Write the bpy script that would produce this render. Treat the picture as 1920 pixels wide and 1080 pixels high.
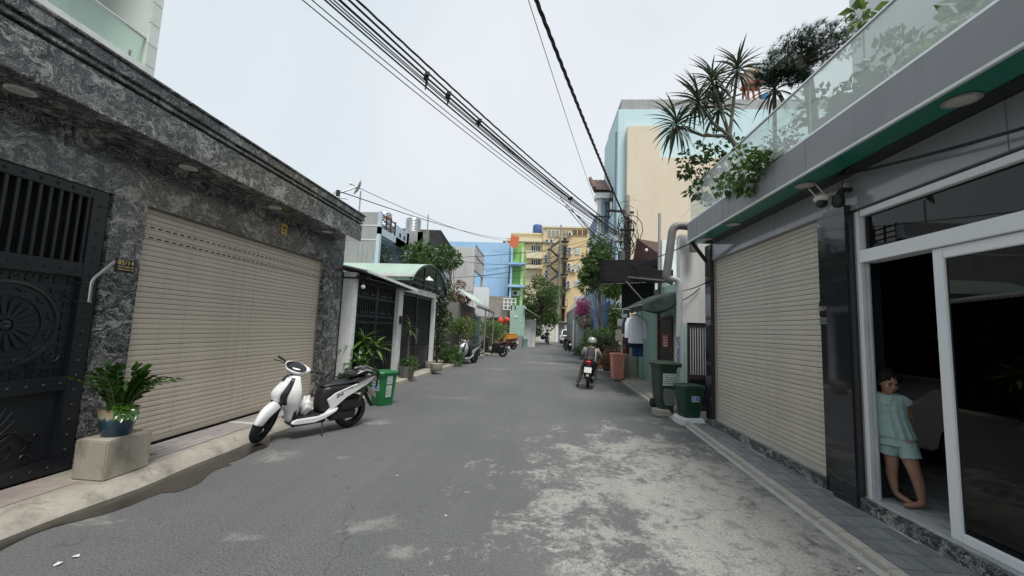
import bpy, bmesh, math, random
from mathutils import Vector, Matrix, Euler
R = math.radians
rnd = random.Random(7)
for o in list(bpy.data.objects): bpy.data.objects.remove(o)
SC = bpy.context.scene
C = SC.collection

# ---------------------------------------------------------------- camera
FPX, PW, PH, EYE = 750.0, 1920.0, 1080.0, 1.62
AY = Vector((1012-960, 618-540, FPX)).normalized()          # world +Y in camera (right, down, forward)
AZ = Vector((300, -7500, FPX)); AZ = (AZ - AY*AZ.dot(AY)).normalized()
AX = AY.cross(AZ)
cam_d = bpy.data.cameras.new('camera'); cam = bpy.data.objects.new('camera', cam_d); C.objects.link(cam)
cam_d.sensor_width = 36; cam_d.lens = 36*FPX/PW; cam_d.clip_start = .05; cam_d.clip_end = 2000
right = Vector((AX[0], AY[0], AZ[0])); down = Vector((AX[1], AY[1], AZ[1])); fwd = Vector((AX[2], AY[2], AZ[2]))
mw = Matrix((right, -down, -fwd)).transposed().to_4x4(); mw.translation = (0, 0, EYE)
cam.matrix_world = mw
SC.camera = cam
SC.render.resolution_x, SC.render.resolution_y = 1024, 576

# ---------------------------------------------------------------- world and sun: bright overcast
SUN_EL, SUN_AZ = 66, 155          # azimuth clockwise from +Y
W = bpy.data.worlds.new('World'); SC.world = W; W.use_nodes = True
nt = W.node_tree; bg = nt.nodes['Background']
sky = nt.nodes.new('ShaderNodeTexSky'); sky.sky_type = 'NISHITA'; sky.sun_disc = False
sky.sun_elevation = R(SUN_EL); sky.sun_rotation = R(SUN_AZ); sky.air_density = 1; sky.dust_density = 4; sky.ozone_density = 1
tc = nt.nodes.new('ShaderNodeTexCoord')
cn = nt.nodes.new('ShaderNodeTexNoise'); cn.inputs['Scale'].default_value = 1.1; cn.inputs['Detail'].default_value = 5
cr = nt.nodes.new('ShaderNodeMix'); cr.data_type = 'RGBA'
cr.inputs[6].default_value = (5.9, 6.75, 7.3, 1); cr.inputs[7].default_value = (7.2, 7.55, 7.9, 1)     # thin veil of cloud
mx = nt.nodes.new('ShaderNodeMix'); mx.data_type = 'RGBA'; mx.inputs[0].default_value = .93
nt.links.new(tc.outputs['Generated'], cn.inputs['Vector']); cm_ = nt.nodes.new('ShaderNodeMapRange'); cm_.inputs[1].default_value = .36; cm_.inputs[2].default_value = .64; nt.links.new(cn.outputs['Fac'], cm_.inputs[0]); nt.links.new(cm_.outputs[0], cr.inputs[0])
nt.links.new(sky.outputs[0], mx.inputs[6]); nt.links.new(cr.outputs[2], mx.inputs[7])
nt.links.new(mx.outputs[2], bg.inputs['Color']); bg.inputs['Strength'].default_value = .05
sd = bpy.data.lights.new('sun', 'SUN'); sd.energy = 1.5; sd.angle = R(20); sd.color = (1, .97, .92)
so = bpy.data.objects.new('sun', sd); C.objects.link(so)
sv = Vector((math.sin(R(SUN_AZ))*math.cos(R(SUN_EL)), math.cos(R(SUN_AZ))*math.cos(R(SUN_EL)), math.sin(R(SUN_EL))))
so.rotation_euler = sv.to_track_quat('Z', 'Y').to_euler(); so.location = (0, 0, 30)
vs = SC.view_settings; vs.view_transform = 'Standard'; vs.look = 'None'; vs.gamma = 1; vs.exposure = 1.27; vs.use_curve_mapping = False

# ---------------------------------------------------------------- photo pixel -> place
def ray(u, v):
    d = Vector((u-960, v-540, FPX)); return Vector((d.dot(AX), d.dot(AY), d.dot(AZ)))
def onz(u, v, z=0):
    r = ray(u, v); return r*((z-EYE)/r.z) + Vector((0, 0, EYE))
def onx(u, v, x):
    r = ray(u, v); return r*(x/r.x) + Vector((0, 0, EYE))
def ony(u, v, y):
    r = ray(u, v); return r*(y/r.y) + Vector((0, 0, EYE))

# ---------------------------------------------------------------- mesh helpers
OFF = {}
class MB:
    def __init__(s, T=None): s.v = []; s.f = []; s.T = T
    def add(s, vs, fs):
        b = len(s.v)
        s.v += [tuple(s.T @ Vector(p)) if s.T else tuple(p) for p in vs]
        s.f += [tuple(i+b for i in f) for f in fs]; return s
    def box(s, x0, x1, y0, y1, z0, z1):
        return s.add([(x0,y0,z0),(x1,y0,z0),(x1,y1,z0),(x0,y1,z0),(x0,y0,z1),(x1,y0,z1),(x1,y1,z1),(x0,y1,z1)],
                     [(0,3,2,1),(4,5,6,7),(0,1,5,4),(1,2,6,5),(2,3,7,6),(3,0,4,7)])
    def obox(s, c, size, rot=(0,0,0)):
        m = Euler(rot).to_matrix(); c = Vector(c); h = [k/2 for k in size]
        ps = [c + m @ Vector((a*h[0], b*h[1], d*h[2])) for d in (-1,1) for a,b in ((-1,-1),(1,-1),(1,1),(-1,1))]
        return s.add(ps, [(0,3,2,1),(4,5,6,7),(0,1,5,4),(1,2,6,5),(2,3,7,6),(3,0,4,7)])
    def tube(s, pts, r, n=8, cap=True, flat=None):
        pts = [Vector(p) for p in pts]; k = len(pts)
        rs = r if isinstance(r, (list, tuple)) else [r]*k
        up = None; vs = []
        for i, p in enumerate(pts):
            t = (pts[min(i+1,k-1)] - pts[max(i-1,0)])
            t = t.normalized() if t.length > 1e-9 else Vector((0,0,1))
            if up is None: up = Vector((0,0,1)) if abs(t.z) < .9 else Vector((1,0,0))
            a = t.cross(up)
            if a.length < 1e-6: a = t.cross(Vector((0,1,0)))
            a.normalize(); b = a.cross(t).normalized(); up = b
            ra = rs[i]; ra, rb = ra if isinstance(ra, (tuple, list)) else (ra, ra)
            for j in range(n):
                w = 2*math.pi*j/n; vs.append(p + a*(math.cos(w)*ra) + b*(math.sin(w)*rb))
        fs = [(i*n+j, i*n+(j+1)%n, (i+1)*n+(j+1)%n, (i+1)*n+j) for i in range(k-1) for j in range(n)]
        if cap: fs += [tuple(range(n))[::-1], tuple((k-1)*n+j for j in range(n))]
        return s.add(vs, fs)
    def cyl(s, a, b, r, r2=None, n=12): return s.tube([a, b], [r, r if r2 is None else r2], n)
    def lathe(s, prof, c=(0,0,0), n=20, axis='z'):
        vs = []; c = Vector(c)
        for r, h in prof:
            for j in range(n):
                w = 2*math.pi*j/n; p = (r*math.cos(w), r*math.sin(w), h)
                if axis == 'y': p = (p[0], h, p[1])
                elif axis == 'x': p = (h, p[0], p[1])
                vs.append(c + Vector(p))
        k = len(prof)
        fs = [(i*n+j, i*n+(j+1)%n, (i+1)*n+(j+1)%n, (i+1)*n+j) for i in range(k-1) for j in range(n)]
        fs += [tuple(range(n))[::-1], tuple((k-1)*n+j for j in range(n))]
        return s.add(vs, fs)
    def sph(s, c, r, n=12, m=8, rot=None):
        r = r if isinstance(r, (tuple, list)) else (r, r, r); c = Vector(c); vs = []
        mm = Euler(rot).to_matrix() if rot else None
        for i in range(m+1):
            a = math.pi*i/m
            for j in range(n):
                w = 2*math.pi*j/n
                p = Vector((r[0]*max(math.sin(a),1e-4)*math.cos(w), r[1]*max(math.sin(a),1e-4)*math.sin(w), r[2]*math.cos(a)))
                vs.append(c + (mm @ p if mm else p))
        return s.add(vs, [(i*n+j, (i+1)*n+j, (i+1)*n+(j+1)%n, i*n+(j+1)%n) for i in range(m) for j in range(n)])
    def prism(s, poly, fn, a, b):
        n = len(poly); vs = [fn(p, a) for p in poly] + [fn(p, b) for p in poly]
        return s.add(vs, [tuple(range(n))[::-1], tuple(range(n, 2*n))] + [(i, (i+1)%n, n+(i+1)%n, n+i) for i in range(n)])
    def quad(s, *p): return s.add(p, [tuple(range(len(p)))])
    def grid(s, fn, nu, nv):
        return s.add([fn(i/nu, j/nv) for j in range(nv+1) for i in range(nu+1)],
                     [(j*(nu+1)+i, j*(nu+1)+i+1, (j+1)*(nu+1)+i+1, (j+1)*(nu+1)+i) for j in range(nv) for i in range(nu)])
    def loft(s, rings):
        n = len(rings[0]); k = len(rings); vs = [p for r in rings for p in r]
        fs = [(i*n+j, i*n+(j+1)%n, (i+1)*n+(j+1)%n, (i+1)*n+j) for i in range(k-1) for j in range(n)]
        return s.add(vs, fs + [tuple(range(n))[::-1], tuple((k-1)*n+j for j in range(n))])
    def mesh(s, name, off=(0,0,0), smooth=None, bevel=0):
        me = bpy.data.meshes.new(name)
        me.from_pydata([(p[0]-off[0], p[1]-off[1], p[2]-off[2]) for p in s.v], [], s.f)
        bm = bmesh.new(); bm.from_mesh(me)
        bmesh.ops.recalc_face_normals(bm, faces=bm.faces)
        if bevel:
            es = [e for e in bm.edges if len(e.link_faces) == 2 and e.calc_face_angle(0) > R(35)]
            bmesh.ops.bevel(bm, geom=es, offset=bevel, segments=2, affect='EDGES', clamp_overlap=True)
        bm.to_mesh(me); bm.free()
        if smooth:
            me.shade_smooth()
            if smooth is not True: me.set_sharp_from_angle(angle=R(smooth))
        return me
    def build(s, name, mat, parent=None, smooth=None, bevel=0, solid=0, sub=0, remesh=0, relax=0):
        off = OFF.get(parent.name, (0,0,0)) if parent else (0,0,0)
        me = s.mesh(name, off, smooth if not bevel else (smooth or 40), bevel)
        return link(name, me, mat, parent, solid, sub, remesh, relax)

def link(name, me, mat, parent=None, solid=0, sub=0, remesh=0, relax=0):
    o = bpy.data.objects.new(name, me); C.objects.link(o)
    if mat and not me.materials: me.materials.append(mat)
    if parent:
        o.parent = parent
        if parent.name in OFF: OFF[o.name] = OFF[parent.name]
    if remesh:
        m = o.modifiers.new('remesh', 'REMESH'); m.mode = 'VOXEL'; m.voxel_size = remesh; m.use_smooth_shade = True
    if relax:
        m = o.modifiers.new('relax', 'SMOOTH'); m.iterations = relax; m.factor = .5
    if solid:
        m = o.modifiers.new('thick', 'SOLIDIFY'); m.thickness = solid; m.offset = 0
    if sub:
        m = o.modifiers.new('sub', 'SUBSURF'); m.levels = sub; m.render_levels = sub
    return o
def tag(o, label, cat, group=None, kind=None):
    o['label'] = label; o['category'] = cat
    if group: o['group'] = group
    if kind: o['kind'] = kind
    return o
def struct(o): o['kind'] = 'structure'; return o
def thing(name, label, cat, loc=(0,0,0), rz=0, group=None, local=False, rot=None):
    e = bpy.data.objects.new(name, None); C.objects.link(e); e.empty_display_size = .1
    e.location = loc; e.rotation_euler = rot if rot else (0, 0, rz)
    if not local: OFF[e.name] = tuple(loc)
    return tag(e, label, cat, group)
def copy_tree(o, parent=None):
    c = o.copy(); C.objects.link(c); c.parent = parent
    for ch in o.children: copy_tree(ch, c)
    return c
def dup(o, loc, rz, label=None):
    c = copy_tree(o); c.location = loc; c.rotation_euler = (0, 0, rz)
    if label: c['label'] = label
    return c
def piece(me, name, parent, loc, mat=None, rot=None):
    o = bpy.data.objects.new(name, me); C.objects.link(o); o.parent = parent
    off = OFF.get(parent.name, (0,0,0)); o.location = Vector(loc) - Vector(off)
    if rot: o.rotation_euler = rot
    if mat and not me.materials: me.materials.append(mat)
    return o
_txt = {}
def text(name, body, mat, parent, M4, size, depth=.001, shear=0, align='CENTER', bold=0):
    cu = bpy.data.curves.new('t', 'FONT'); cu.body = body; cu.size = size; cu.extrude = depth; cu.shear = shear
    cu.align_x = align; cu.align_y = 'CENTER'; cu.offset = bold; cu.resolution_u = 3
    to = bpy.data.objects.new('t', cu); C.objects.link(to)
    dg = bpy.context.evaluated_depsgraph_get(); me = bpy.data.meshes.new_from_object(to.evaluated_get(dg))
    bpy.data.objects.remove(to); bpy.data.curves.remove(cu)
    off = Vector(OFF.get(parent.name, (0,0,0)))
    for v in me.vertices: v.co = (M4 @ v.co) - off
    me.name = name; me.materials.clear()
    return link(name, me, mat, parent)
def face(origin, xdir, ydir):      # 4x4 with local x along xdir, y along ydir
    x = Vector(xdir).normalized(); y = Vector(ydir).normalized(); z = x.cross(y)
    m = Matrix((x, y, z)).transposed().to_4x4(); m.translation = origin; return m

# ---------------------------------------------------------------- materials
MATS = {}
def new_mat(name):
    m = bpy.data.materials.new(name); m.use_nodes = True
    return m, m.node_tree, m.node_tree.nodes['Principled BSDF']
def nd(nt, t, **kw):
    n = nt.nodes.new(t)
    for k, v in kw.items():
        if k in n.inputs: n.inputs[k].default_value = v
        else: setattr(n, k, v)
    return n
def ramp(nt, stops, src):
    r = nt.nodes.new('ShaderNodeValToRGB'); el = r.color_ramp.elements
    while len(el) < len(stops): el.new(.5)
    for e, (p, c) in zip(el, stops): e.position = p; e.color = c if len(c) == 4 else (*c, 1)
    nt.links.new(src, r.inputs[0]); return r.outputs[0]
def mixc(nt, f, a, b, mode='MIX'):
    m = nt.nodes.new('ShaderNodeMix'); m.data_type = 'RGBA'; m.blend_type = mode
    for k, x in ((0, f), (6, a), (7, b)):
        if hasattr(x, 'is_linked'): nt.links.new(x, m.inputs[k])
        else: m.inputs[k].default_value = x if k == 0 or len(x) == 4 else (*x, 1)
    return m.outputs[2]
def math_(nt, op, a, b=0.0, clamp=False):
    m = nt.nodes.new('ShaderNodeMath'); m.operation = op; m.use_clamp = clamp
    for k, x in ((0, a), (1, b)):
        if hasattr(x, 'is_linked'): nt.links.new(x, m.inputs[k])
        else: m.inputs[k].default_value = x
    return m.outputs[0]
def noise(nt, vec, scale, detail=4, rough=.55, dist=0):
    n = nd(nt, 'ShaderNodeTexNoise', Scale=scale, Detail=detail, Roughness=rough, Distortion=dist)
    nt.links.new(vec, n.inputs['Vector']); return n.outputs['Fac']
def objco(nt): return nt.nodes.new('ShaderNodeTexCoord').outputs['Object']
def mapped(nt, vec, scale=(1,1,1), rot=(0,0,0), loc=(0,0,0)):
    m = nd(nt, 'ShaderNodeMapping'); m.inputs['Scale'].default_value = scale; m.inputs['Rotation'].default_value = rot; m.inputs['Location'].default_value = loc
    nt.links.new(vec, m.inputs['Vector']); return m.outputs[0]
def bumpn(nt, b, h, strength, dist=.01):
    n = nd(nt, 'ShaderNodeBump', Strength=strength, Distance=dist); nt.links.new(h, n.inputs['Height']); nt.links.new(n.outputs[0], b.inputs['Normal'])
def M(name, col=(.5,.5,.5), rough=.6, metal=0, var=.15, vs=3, bump=0, bs=60, streak=0, orand=0, spec=.5, coat=0, dirt=None, dirtamt=.5, emit=0):
    if name in MATS: return MATS[name]
    m, nt, b = new_mat(name); MATS[name] = m
    b.inputs['Roughness'].default_value = rough; b.inputs['Metallic'].default_value = metal
    b.inputs['Specular IOR Level'].default_value = spec; b.inputs['Coat Weight'].default_value = coat
    co = objco(nt)
    c = mixc(nt, noise(nt, co, vs, 5, .6), [k*(1-var*1.6) for k in col], [min(1, k*(1+var*1.6)) for k in col])
    if streak:
        s = noise(nt, mapped(nt, co, (5, 5, .28)), 2.2, 4, .65)
        s = ramp(nt, [(.47, (0,0,0)), (.68, (1,1,1))], s)
        s = math_(nt, 'MULTIPLY', s, ramp(nt, [(.42, (.12,.12,.12)), (.62, (1,1,1))], noise(nt, co, .8, 3)))
        c = mixc(nt, math_(nt, 'MULTIPLY', s, streak), c, [k*.45 for k in col])
    if dirt:
        s = ramp(nt, [(.5, (0,0,0)), (.66, (1,1,1))], noise(nt, co, vs*.7, 8, .7, .6))
        c = mixc(nt, math_(nt, 'MULTIPLY', s, dirtamt), c, dirt)
    if orand:
        oi = nt.nodes.new('ShaderNodeObjectInfo'); k = math_(nt, 'ADD', math_(nt, 'MULTIPLY', oi.outputs['Random'], 2*orand), 1-orand)
        hs = nd(nt, 'ShaderNodeHueSaturation'); nt.links.new(c, hs.inputs['Color']); nt.links.new(k, hs.inputs['Value']); c = hs.outputs[0]
    nt.links.new(c, b.inputs['Base Color'])
    if bump: bumpn(nt, b, noise(nt, co, bs, 6, .6), bump)
    rv = math_(nt, 'ADD', math_(nt, 'MULTIPLY', noise(nt, co, vs*2.3, 4), .3*rough), rough*.85, True); nt.links.new(rv, b.inputs['Roughness'])
    if emit:
        b.inputs['Emission Color'].default_value = (*col, 1); b.inputs['Emission Strength'].default_value = emit
    return m
def leafmat(name, c1, c2, rough=.45, trans=.25, scale=30):
    if name in MATS: return MATS[name]
    m, nt, b = new_mat(name); MATS[name] = m
    co = objco(nt); c = mixc(nt, ramp(nt, [(.35, (0,0,0)), (.65, (1,1,1))], noise(nt, co, scale, 2)), c1, c2)
    nt.links.new(c, b.inputs['Base Color']); b.inputs['Roughness'].default_value = rough
    tr = nd(nt, 'ShaderNodeBsdfTranslucent'); nt.links.new(mixc(nt, .5, c, [k*1.5 for k in c2]), tr.inputs['Color'])
    ms = nd(nt, 'ShaderNodeMixShader'); ms.inputs[0].default_value = trans
    nt.links.new(b.outputs[0], ms.inputs[1]); nt.links.new(tr.outputs[0], ms.inputs[2])
    nt.links.new(ms.outputs[0], nt.nodes['Material Output'].inputs['Surface']); return m
def granite(name, scale=1.0, lo=.016, hi=.62, rough=.2):
    if name in MATS: return MATS[name]
    m, nt, b = new_mat(name); MATS[name] = m
    co = mapped(nt, objco(nt), (scale,)*3)
    wn = nd(nt, 'ShaderNodeTexNoise', Scale=1.5, Detail=4, Roughness=.55); nt.links.new(co, wn.inputs['Vector'])
    va = nd(nt, 'ShaderNodeVectorMath', operation='MULTIPLY_ADD'); nt.links.new(wn.outputs['Color'], va.inputs[0]); va.inputs[1].default_value = (1.1, 1.1, 1.1); nt.links.new(co, va.inputs[2])
    w = va.outputs[0]
    n1 = noise(nt, mapped(nt, w, (2.2, 2.2, 4.6)), 1.9, 10, .66, .9)
    veins = ramp(nt, [(.0, (lo, lo*1.08, lo*1.08)), (.41, (lo*1.6, lo*1.75, lo*1.75)), (.452, (.2, .205, .205)), (.47, (.018, .02, .021)), (.52, (.04, .043, .044)), (.543, (.55, .55, .53)), (.558, (.025, .027, .028)), (.6, (.07, .074, .074)), (.63, (hi, hi*.98, hi*.94)), (.655, (.09, .092, .09)), (.7, (hi*.75, hi*.73, hi*.7))], n1)
    n2 = noise(nt, mapped(nt, w, (.8, .8, 1.5), (.3, .2, .5), (3, 1, 7)), 2.6, 8, .62, .6)
    blobs = ramp(nt, [(.565, (0,0,0)), (.585, (1,1,1))], n2)
    bc = mixc(nt, ramp(nt, [(.4, (0,0,0)), (.62, (1,1,1))], noise(nt, co, 16, 6, .7)), (.19, .19, .18), (.52, .515, .49))
    c = mixc(nt, math_(nt, 'MULTIPLY', blobs, .9), veins, bc)
    c = mixc(nt, .3, c, mixc(nt, noise(nt, co, 55, 4, .7), (.0, .0, .0), (.5, .5, .49)), 'SOFT_LIGHT')
    nt.links.new(c, b.inputs['Base Color']); b.inputs['Roughness'].default_value = rough; return m
def glass(name, tint=(.9,.96,.94), haze=.0, rough=.02, ior=1.45, hazecol=(.8,.85,.84)):
    if name in MATS: return MATS[name]
    m, nt, b = new_mat(name); MATS[name] = m
    tr = nd(nt, 'ShaderNodeBsdfTransparent'); tr.inputs[0].default_value = (*tint, 1)
    gl = nd(nt, 'ShaderNodeBsdfGlossy'); gl.inputs['Roughness'].default_value = rough
    fr = nd(nt, 'ShaderNodeFresnel', IOR=ior)
    ge = nd(nt, 'ShaderNodeNewGeometry'); fz_ = math_(nt, 'MULTIPLY', fr.outputs[0], math_(nt, 'SUBTRACT', 1.0, ge.outputs['Backfacing']))
    ms = nd(nt, 'ShaderNodeMixShader'); nt.links.new(fz_, ms.inputs[0]); nt.links.new(tr.outputs[0], ms.inputs[1]); nt.links.new(gl.outputs[0], ms.inputs[2])
    out = ms.outputs[0]
    if haze:
        df = nd(nt, 'ShaderNodeBsdfDiffuse'); df.inputs[0].default_value = (*hazecol, 1)
        m2 = nd(nt, 'ShaderNodeMixShader'); m2.inputs[0].default_value = haze; nt.links.new(out, m2.inputs[1]); nt.links.new(df.outputs[0], m2.inputs[2]); out = m2.outputs[0]
    nt.links.new(out, nt.nodes['Material Output'].inputs['Surface']); return m

steel = M('steel', (.62,.62,.62), .28, 1, var=.05)
chrome = M('chrome', (.75,.75,.76), .12, 1, var=.03)
blackmetal = M('black_metal', (.011,.013,.017), .38, .0, var=.25, vs=6, bump=.08, bs=90)
rubber = M('rubber', (.014,.014,.015), .75, var=.2, vs=12)
blackplast = M('black_plastic', (.016,.016,.017), .5, var=.15, vs=10)
whitepaint = M('white_paint', (.78,.79,.78), .55, var=.05, streak=.25, dirt=(.4,.39,.36), dirtamt=.35)
concrete = M('concrete', (.33,.31,.27), .85, var=.22, vs=4, bump=.25, bs=70, dirt=(.2,.185,.16), dirtamt=.6)
cablemat = M('cable_sheath', (.012,.012,.013), .6, var=.1)
wood = M('bark', (.11,.085,.06), .9, var=.3, vs=9, bump=.6, bs=40)
darkwin = M('dark_window', (.012,.014,.016), .08, var=.1)

# ================================================================ SETTING
def ground_mat():
    m, nt, b = new_mat('soil'); co = objco(nt)
    nt.links.new(mixc(nt, noise(nt, co, .4, 8), (.10,.095,.085), (.2,.19,.17)), b.inputs['Base Color']); b.inputs['Roughness'].default_value = .9; return m
o = MB().quad((-300,-120,-.06),(300,-120,-.06),(300,500,-.06),(-300,500,-.06)).build('ground', ground_mat()); struct(o)

def asphalt_mat():
    m, nt, b = new_mat('asphalt'); co = objco(nt)
    fine = noise(nt, co, 62, 4, .8); mid = noise(nt, co, 9, 7, .65); big = noise(nt, co, .55, 5, .55)
    base = mixc(nt, ramp(nt, [(.36, (0,0,0)), (.64, (1,1,1))], fine), (.029,.031,.033), (.19,.193,.195))
    base = mixc(nt, math_(nt, 'MULTIPLY', ramp(nt, [(.4, (0,0,0)), (.65, (1,1,1))], mid), .45), base, (.135,.137,.138))
    base = mixc(nt, math_(nt, 'MULTIPLY', ramp(nt, [(.38, (0,0,0)), (.68, (1,1,1))], big), .5), base, (.15,.15,.148))
    sx = nd(nt, 'ShaderNodeSeparateXYZ'); nt.links.new(co, sx.inputs[0]); X, Y = sx.outputs[0], sx.outputs[1]
    def blob(cx, cy, rx, ry, jag=.9):         # worn patch: soft ellipse broken by noise
        dx = math_(nt, 'MULTIPLY', math_(nt, 'SUBTRACT', X, cx), 1/rx); dy = math_(nt, 'MULTIPLY', math_(nt, 'SUBTRACT', Y, cy), 1/ry)
        d = math_(nt, 'SQRT', math_(nt, 'ADD', math_(nt, 'MULTIPLY', dx, dx), math_(nt, 'MULTIPLY', dy, dy)))
        return math_(nt, 'SUBTRACT', 1.0, d)
    wear_n = noise(nt, co, 2.0, 12, .72, .5); wear_f = noise(nt, co, 14, 6, .75)
    wn = math_(nt, 'ADD', math_(nt, 'MULTIPLY', math_(nt, 'SUBTRACT', wear_n, .5), 5.0), math_(nt, 'MULTIPLY', math_(nt, 'SUBTRACT', wear_f, .5), 2.6))
    def wear(bl, lo=-.05, hi=.4): return math_(nt, 'MULTIPLY', math_(nt, 'SUBTRACT', math_(nt, 'ADD', bl, wn), lo), 1/(hi-lo), True)
    big1 = wear(blob(1.75, 4.1, 1.65, 2.7))
    fs = [big1]
    for cx, cy, rx, ry in ((-3.15,4.75,.32,.3),(-1.35,3.35,.35,.18),(-.95,2.95,.2,.12),(-2.35,4.85,.18,.14),(-2.2,3.0,.3,.1),(-3.3,3.05,.4,.12),(.2,2.9,.5,.3),(.35,4.6,.4,.2),(-1.9,9.2,.9,.22),(-2.6,6.6,.3,.2),(1.9,8.0,.6,.5),(.6,20,2.2,.7),(.4,25.5,2.6,.8),(-1.6,16,.9,.4),(2.1,11.5,.35,1.2)):
        fs.append(math_(nt, 'MULTIPLY', wear(blob(cx, cy, rx, ry), .25, 1.0), .6))
    f = fs[0]
    for q in fs[1:]: f = math_(nt, 'MAXIMUM', f, q)
    stone = mixc(nt, ramp(nt, [(.33, (0,0,0)), (.67, (1,1,1))], noise(nt, co, 48, 6, .8)), (.14,.137,.128), (.52,.505,.465))
    stone = mixc(nt, math_(nt, 'MULTIPLY', ramp(nt, [(.52, (0,0,0)), (.6, (1,1,1))], noise(nt, co, 5.5, 9, .7, .5)), .7), stone, (.15,.148,.138))
    c = mixc(nt, math_(nt, 'MULTIPLY', f, .85), base, stone)
    trk = ramp(nt, [(.35, (0,0,0)), (.65, (1,1,1))], noise(nt, mapped(nt, co, (1.5, .05, 1)), 1.3, 5, .6, .2))
    c = mixc(nt, math_(nt, 'MULTIPLY', trk, .28), c, (.075,.077,.079))
    # oil drips, cracks
    vo = nd(nt, 'ShaderNodeTexVoronoi', Scale=.55); vo.feature = 'DISTANCE_TO_EDGE'
    wv = nd(nt, 'ShaderNodeVectorMath', operation='MULTIPLY_ADD'); nn = nd(nt, 'ShaderNodeTexNoise', Scale=1.7, Detail=6); nt.links.new(co, nn.inputs['Vector'])
    nt.links.new(nn.outputs['Color'], wv.inputs[0]); wv.inputs[1].default_value = (.8,.8,0); nt.links.new(co, wv.inputs[2]); nt.links.new(wv.outputs[0], vo.inputs['Vector'])
    crack = ramp(nt, [(.0, (1,1,1)), (.004, (0,0,0))], vo.outputs['Distance'])
    gate_ = ramp(nt, [(.5, (0,0,0)), (.58, (1,1,1))], noise(nt, co, .8, 3))
    c = mixc(nt, math_(nt, 'MULTIPLY', math_(nt, 'MULTIPLY', crack, gate_), .5), c, (.03,.03,.03))
    spots = ramp(nt, [(.705, (0,0,0)), (.73, (1,1,1))], noise(nt, co, 3.6, 3, .5))
    c = mixc(nt, math_(nt, 'MULTIPLY', spots, .45), c, (.045,.045,.046))
    nt.links.new(c, b.inputs['Base Color']); b.inputs['Roughness'].default_value = .8; b.inputs['Specular IOR Level'].default_value = .35
    h = math_(nt, 'ADD', fine, math_(nt, 'MULTIPLY', f, .6)); bumpn(nt, b, h, .55, .006); return m
def xl(y): return -3.74 if y < 9 else -3.74 + (y-9)*.058        # left kerb line
def xr(y): return 2.42 + (y-3)*.05 if y < 7.6 else 2.65 + (y-7.6)*.032
ys = [-40, -6, 0, 3, 5, 7.6, 9, 12, 16, 20, 26, 32, 38, 46, 56.4]
m = MB(); m.add([p for y in ys for p in ((xl(y)-.12, y, 0), ((xl(y)+xr(y))/2, y, 0), (xr(y)+.1, y, 0))],
    [f for i in range(len(ys)-1) for f in ((3*i, 3*i+1, 3*i+4, 3*i+3), (3*i+1, 3*i+2, 3*i+5, 3*i+4))])
m.v = [(x, y, z if y < 30 or x < 2 else z) for x, y, z in m.v]
struct(m.build('road', asphalt_mat(), smooth=True))
struct(MB().quad((-9,40,.004),(-1.42,40,.004),(-1.42,56.5,.004),(-9,56.5,.004)).build('side_yard', M('yard_concrete', (.26,.25,.23), .9, var=.2, bump=.2)))

# left pavement with kerb: poured concrete, sloping face to the road
kerb_c = M('kerb_concrete', (.33,.305,.26), .88, var=.25, vs=5, bump=.4, bs=45, dirt=(.15,.138,.118), dirtamt=.85)
yy = [-6+.25*i for i in range(62)]
m = MB()
def kx(y): return xl(y) + .025*math.sin(y*2.1) + .015*math.sin(y*5.3+1)
m.grid(lambda a, b_: [(kx(-6+15.2*a)+.05, -6+15.2*a, -.02), (kx(-6+15.2*a)-.0, -6+15.2*a, .05), (kx(-6+15.2*a)-.09, -6+15.2*a, .095), (-4.02, -6+15.2*a, .1), (-4.46, -6+15.2*a, .1)][round(b_*4)], 90, 4)
pav = struct(m.build('pavement', kerb_c, smooth=30))
slab = M('pink_slab', (.36,.3,.275), .8, var=.2, vs=3, bump=.2, dirt=(.17,.15,.13))
struct_p = MB().box(-4.44, -4.06, .6, 3.46, .09, .108).build('slab', slab, pav, bevel=.004)
tilem = M('pavement_tile', (.33,.3,.295), .6, var=.14, vs=2.5, bump=.1, orand=.09, dirt=(.33,.31,.28), dirtamt=.4)
me = MB().box(0, .084, 0, .392, 0, .022).mesh('tile', bevel=.003)
for i in range(5):
    for j in range(11):
        piece(me, 'tile', pav, (-4.44+.088*i, 4.03+.396*j+(.2 if i % 2 else 0), .09+rnd.uniform(0,.002)), tilem)
m = MB(); m.box(-4.43, -3.95, 5.62, 5.7, .095, .117); m.build('joint_strip', M('white_strip', (.6,.58,.54), .7, dirt=(.3,.28,.25)), pav)
# wet gutter along the kerb
def wet_mat():
    m, nt, b = new_mat('wet_gutter'); co = objco(nt)
    nt.links.new(mixc(nt, noise(nt, co, 3, 8, .7), (.02,.018,.016), (.05,.046,.04)), b.inputs['Base Color'])
    rr = ramp(nt, [(.35, (.04,.04,.04)), (.65, (.42,.42,.42))], noise(nt, co, 2.2, 4)); nt.links.new(rr, b.inputs['Roughness']); return m
def wob(y): return .25 + .07*math.sin(y*1.7+.5) + .05*math.sin(y*4.1) + .03*math.sin(y*9.7+2) + (.1 if 3.6 < y < 4.4 else 0)
m = MB(); m.grid(lambda a, b_: (kx(-2+8.2*a)+.03 + b_*max(.02, wob(-2+8.2*a)*min(1, (6.2-(-2+8.2*a))/1.2)), -2+8.2*a, .004 + .001*b_), 160, 1)
struct(m.build('puddle', wet_mat()))
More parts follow.
